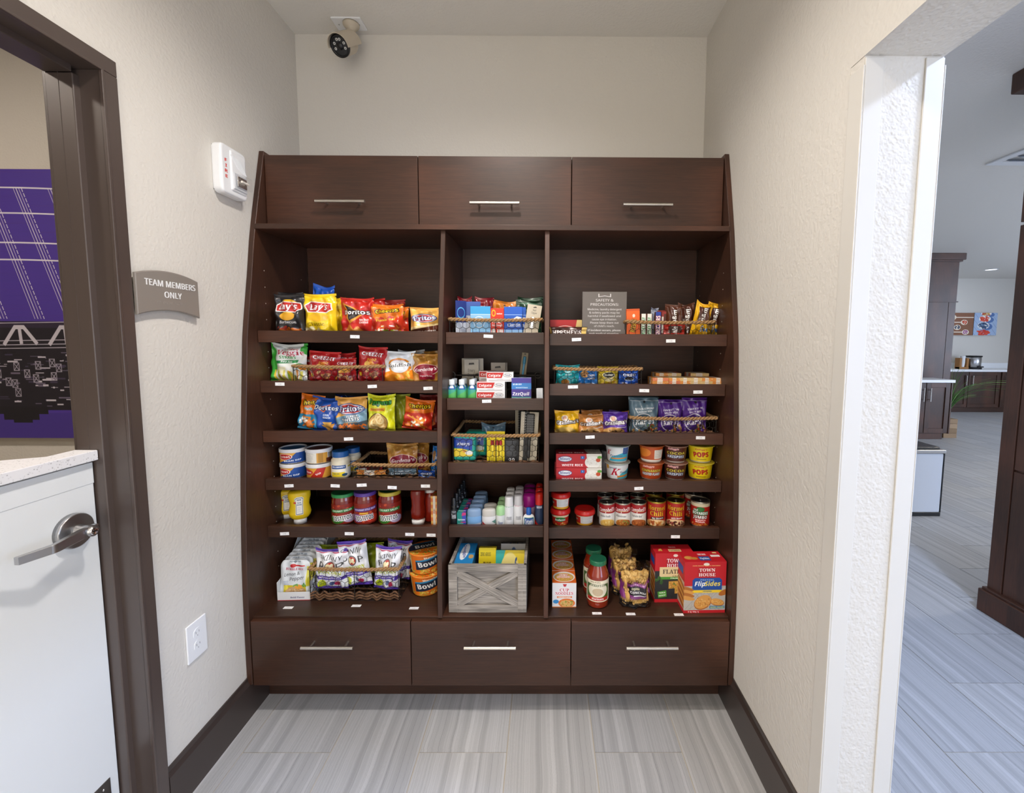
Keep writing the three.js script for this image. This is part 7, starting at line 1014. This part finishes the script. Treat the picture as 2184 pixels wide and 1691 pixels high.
pouch('nut_mix_pouch', 'slate grey nut mix pouch in front', 'nut pouch', NM, 'nutsGrey', [1344, 849, 1407], 'R3', 0.34, { d: 0.035, e: 0.02 }); pouch('nut_mix_pouch', 'slate grey nut mix pouch behind its twin', 'nut pouch', NM, 'nutsGrey', [1341, 846, 1404], 'R3', 0.295, { d: 0.03, e: 0.02 });
pouch('nut_mix_pouch', 'purple nut mix pouch next to the grey ones', 'nut pouch', NM, 'nutsPurple', [1405, 853, 1459], 'R3', 0.34, { d: 0.035, e: 0.02 }); pouch('nut_mix_pouch', 'purple nut mix pouch at the basket end', 'nut pouch', NM, 'nutsPurple', [1457, 849, 1511], 'R3', 0.342, { d: 0.035, e: 0.02 }); pouch('nut_mix_pouch', 'purple nut mix pouch behind the basket end pouch', 'nut pouch', NM, 'nutsPurple', [1455, 849, 1506], 'R3', 0.295, { d: 0.03, e: 0.02 });
// fourth right shelf: rice boxes and cereal cups
{
  const rb = { f: 'riceFront', t: 'riceTop', s: 'crackerSide' }, h = 0.0575;
  carton('rice_box', 'red instant rice box on top of its twin', 'rice box', 'rice boxes', rb, [1186, 970, 1283], BASE.R4 + h, 0.35, 0.075, { h: h * 0.98 }); carton('rice_box', 'red instant rice box at the bottom', 'rice box', 'rice boxes', rb, [1186, 1000, 1283], 'R4', 0.352, 0.075, { h: h * 0.98 });
  carton('rice_box', 'red rice box behind the lower one', 'rice box', 'rice boxes', rb, [1183, 1000, 1280], 'R4', 0.27, 0.075, { h: h * 0.98 });
  const hc = 0.073, CC = 'cereal cups', pair = (u0, u1, lowArt, upArt, lidC, a, b, rim) => { const lo = round('cereal_cup', a, 'cereal cup', CC, [u0, 987, u1], 'R4', 0.354, cup(lowArt, lidC, { taper: 0.76, rt: 0.88, skirt: 0.1, rimC: rim }), { h: hc }); const up = round('cereal_cup', b, 'cereal cup', CC, [u0, 950, u1], BASE.R4 + hc, 0.354, cup(upArt, lidC, { taper: 0.76, rt: 0.88, skirt: 0.1, rimC: rim }), { h: hc }); up.position.x = lo.position.x; };
  pair(1292, 1349, 'cerealWhite', 'cerealWhiteSide', 0xb8b4a8, 'white protein cereal cup at the bottom of its stack', 'white and aqua protein cereal cup on top', 0xa8b8b4);
  pair(1366, 1424, 'cerealOrange', 'cerealOrangeSide', 0xb05a30, 'orange cinnamon cereal cup at the bottom of its stack', 'orange cereal cup with nutrition panel on top', 0xc06a3c);
  pair(1420, 1475, 'cerealBrown', 'cerealBrown', 0x9a6a58, 'brown cocoa cereal cup at the bottom of its stack', 'brown cocoa cereal cup on top of its twin', 0xb08a78);
  pair(1473, 1533, 'cerealYellow', 'cerealYellow', 0xe0cc3c, 'yellow cereal cup at the bottom of its stack', 'yellow cereal cup on top of its twin', 0xe8d440);
  round('canister', 'grey canister with label behind the cereal cups', 'canister', null, [1283, 962, 1303], 'R4', 0.24, bottle((r, h) => [['canister_body', [[0, 0], [r, 0], [r, h * 0.7], [0, h * 0.7]], col(0x8f9297, 0.4)], ['canister_lid', [[r * 0.98, h * 0.7], [r * 0.98, h * 0.97], [r * 0.8, h], [0, h]], col(0x6f7378, 0.4)]]));
}
// fifth right shelf: cups and cans
{
  const MC = 'red lidded meal cups', p = (a) => (t, r, h) => { mesh('cup_body', wrapBand(r * 0.78, r * 0.86, 0.003, h * 0.72, a), P.label, t); mesh('cup_base', L([[0, 0], [r * 0.75, 0], [r * 0.79, 0.004]]), col(0xd8a038, 0.4), t); mesh('lid', L([[r * 0.86, h * 0.66], [r * 0.98, h * 0.68], [r, h * 0.76], [r * 0.96, h * 0.9], [r * 0.86, h], [r * 0.8, h - 0.003], [0, h - 0.003]]), col(0xc8201c, 0.3), t); };
  const hh = 0.07; const lo = round('meal_cup', 'red lidded meal cup under another one', 'meal cup', MC, [1173, 1098, 1218], 'R5', 0.35, p('microCupFront'), { h: hh }); const up = round('meal_cup', 'red lidded meal cup on top of another', 'meal cup', MC, [1174, 1060, 1218], BASE.R5 + hh, 0.35, p('microCup'), { h: hh }); up.position.x = lo.position.x + 0.002; round('meal_cup', 'single red lidded meal cup beside the soup cans', 'meal cup', MC, [1226, 1091, 1272], 'R5', 0.35, p('microCup'), { h: 0.066 });
  const SC = 'soup cans', hC = 0.101, one = (lab, u0, u1, art, z, grp, h, rim, lid) => round('food_can', lab, 'can', grp, [u0, 1070, u1], 'R5', z, can(art, rim, lid), { h });
  one('chicken noodle soup can with red and white label', 1280, 1314, 'soupA', 0.352, SC, hC); one('minestrone soup can with red and white label', 1314, 1348, 'soupB', 0.352, SC, hC); one('vegetable beef soup can with red and white label', 1348, 1382, 'soupC', 0.352, SC, hC);
  one('soup can behind the chicken noodle can', 1276, 1308, 'soupA', 0.272, SC, hC); one('soup can behind the minestrone can', 1311, 1343, 'soupB', 0.272, SC, hC); one('soup can behind the vegetable beef can', 1347, 1379, 'soupC', 0.272, SC, hC);
  const CL = 'red chili cans'; one('red chili can without beans', 1385, 1425, 'chiliA', 0.354, CL, 0.108, 0xb8a040, 0xa89440); one('red chili can with beans', 1427, 1466, 'chiliB', 0.354, CL, 0.108, 0xb8a040, 0xa89440); one('red chili can behind the one without beans', 1379, 1416, 'chiliA', 0.268, CL, 0.108, 0xb8a040, 0xa89440); one('red chili can behind the one with beans', 1426, 1463, 'chiliB', 0.268, CL, 0.108, 0xb8a040, 0xa89440);
  const PC = 'jumbo pasta cans'; one('jumbo pasta can in front by the side panel', 1480, 1520, 'pastaCan', 0.354, PC, 0.108); one('jumbo pasta can behind the front one', 1466, 1502, 'pastaCan', 0.27, PC, 0.108);
}
// deck, right
{
  const zN = PY(1204, 1295, DECK).z, hN = PZ(1204, 1243, zN).y - DECK;
  rowOf(4, 0.092, () => carton('cup_noodle_box', 'white and orange cup noodle carton by the divider', 'noodle box', 'cup noodle cartons', { f: 'noodleFront', t: 'noodleTop', s: 'noodleSide' }, [1178, 1243, 1229], DECK, zN, 0.09, { h: hN }));
  const sauce = jarOf('marinara', 0x8a2a12, 0x1f6a48, 0x1d5c44, { sh: 0.66, neck: 0.66, lid: 0.905, rl: 0.77, l0: 0.16, l1: 0.62 }), zJ = PY(1278, 1300, DECK).z, zK = PY(1268, 1273, DECK).z;
  round('sauce_jar', 'marinara jar with green lid, in front', 'jar', 'marinara jars', [1254, 1202, 1302], DECK, zJ, sauce); round('sauce_jar', 'marinara jar with green lid, behind the other', 'jar', 'marinara jars', [1246, 1178, 1290], DECK, zK, sauce);
  // shell pasta in clear bags
  const shellG = (() => { const g = new THREE.SphereGeometry(0.0088, 8, 5, 0, Math.PI * 1.25, 0.25, Math.PI - 0.5); g.scale(0.75, 1.25, 0.8); return g; })();
  const film = new THREE.MeshPhysicalMaterial({ color: 0xffffff, roughness: 0.08, transmission: 1, thickness: 0, ior: 1.3 });
  const pastaM = [col(0xd9b26a, 0.6), col(0xc99f55, 0.6)];
  const pasta = (lab, u0, vt, u1, vb) => {
    const z = PY((u0 + u1) / 2, vb, DECK).z, q = place([u0, vt, u1], DECK, z), d = 0.075, t = thing('pasta_bag', lab, 'pasta bag', [q.x, DECK, z - d / 2], rr(-0.06, 0.06), 'shell pasta bags'), w = q.w, h = q.h, list = [];
    const core = pillow(w * 0.9, h * 0.76, d * 0.9, 3, { e: 0.02, full: 0.3 }); mesh('pasta_core', core, pastaM[1], t);
    for (let i = 0; i < 260; i++) { const a = rr(-1, 1), y = rr(0.03, 0.78), pz = Math.pow(Math.max(0, 1 - Math.pow(Math.abs(a), 2.4)), 0.5); const g = shellG.clone(); g.rotateX(rr(0, 6.28)); g.rotateZ(rr(0, 6.28)); g.translate(a * w * 0.37, y * h, (i % 5 ? 1 : -1) * pz * d * 0.34); list.push(g); }
    const st = mesh('shell_pasta', merge(list), pastaM[0], t); st.userData.kind = 'stuff';
    const bg = pillow(w, h * 0.99, d * 1.16, 8, { e: 0.01, full: 0.34 }); mesh('clear_film', bg, film, t);
    const band = pillow(w * 1.005, h, d * 1.2, 8, { e: 0, full: 0.34 }); { const p = band.attributes.position, uv = band.attributes.uv, ix = band.index.array, keep = []; for (let k = 0; k < ix.length; k += 3) { const y = (p.getY(ix[k]) + p.getY(ix[k + 1]) + p.getY(ix[k + 2])) / 3 / h; if (y > 0.22 && y < 0.58) keep.push(ix[k], ix[k + 1], ix[k + 2]); } band.setIndex(keep); for (let k = 0; k < p.count; k++) uv.setY(k, (p.getY(k) / h - 0.2) / 0.38); } mesh('printed_band', onPrint(band, 'pastaBand'), P.film, t);
    mesh('bag_bottom', pillow(w * 1.0, h * 0.12, d * 1.05, 2, { e: 0.0, full: 0.25 }), col(0x1c191c, 0.3), t);
  };
  pasta('clear shell pasta bag in front with purple band', 1324, 1204, 1393, 1297); pasta('clear shell pasta bag in the middle of the row', 1307, 1178, 1364, 1272); pasta('clear shell pasta bag at the back of the row', 1299, 1152, 1354, 1250);
  const zA = PY(1505, 1307, DECK).z, zB = PY(1440, 1284, DECK).z;
  carton('cracker_box', 'red pretzel cracker box with blue banner at the side panel', 'cracker box', 'red cracker boxes', { f: 'crackerA', t: 'crackerTop', s: 'crackerSide' }, [1459, 1198, 1549], DECK, Math.min(zA, 0.498), 0.082, { yaw: 0.03 });
  carton('cracker_box', 'red flatbread cracker box with black lower half', 'cracker box', 'red cracker boxes', { f: 'crackerB', t: 'crackerTopB', s: 'crackerSide' }, [1397, 1180, 1480], DECK, Math.min(zB, 0.415), 0.075, { yaw: 0.02 });
}

renderer.render(scene, camera);
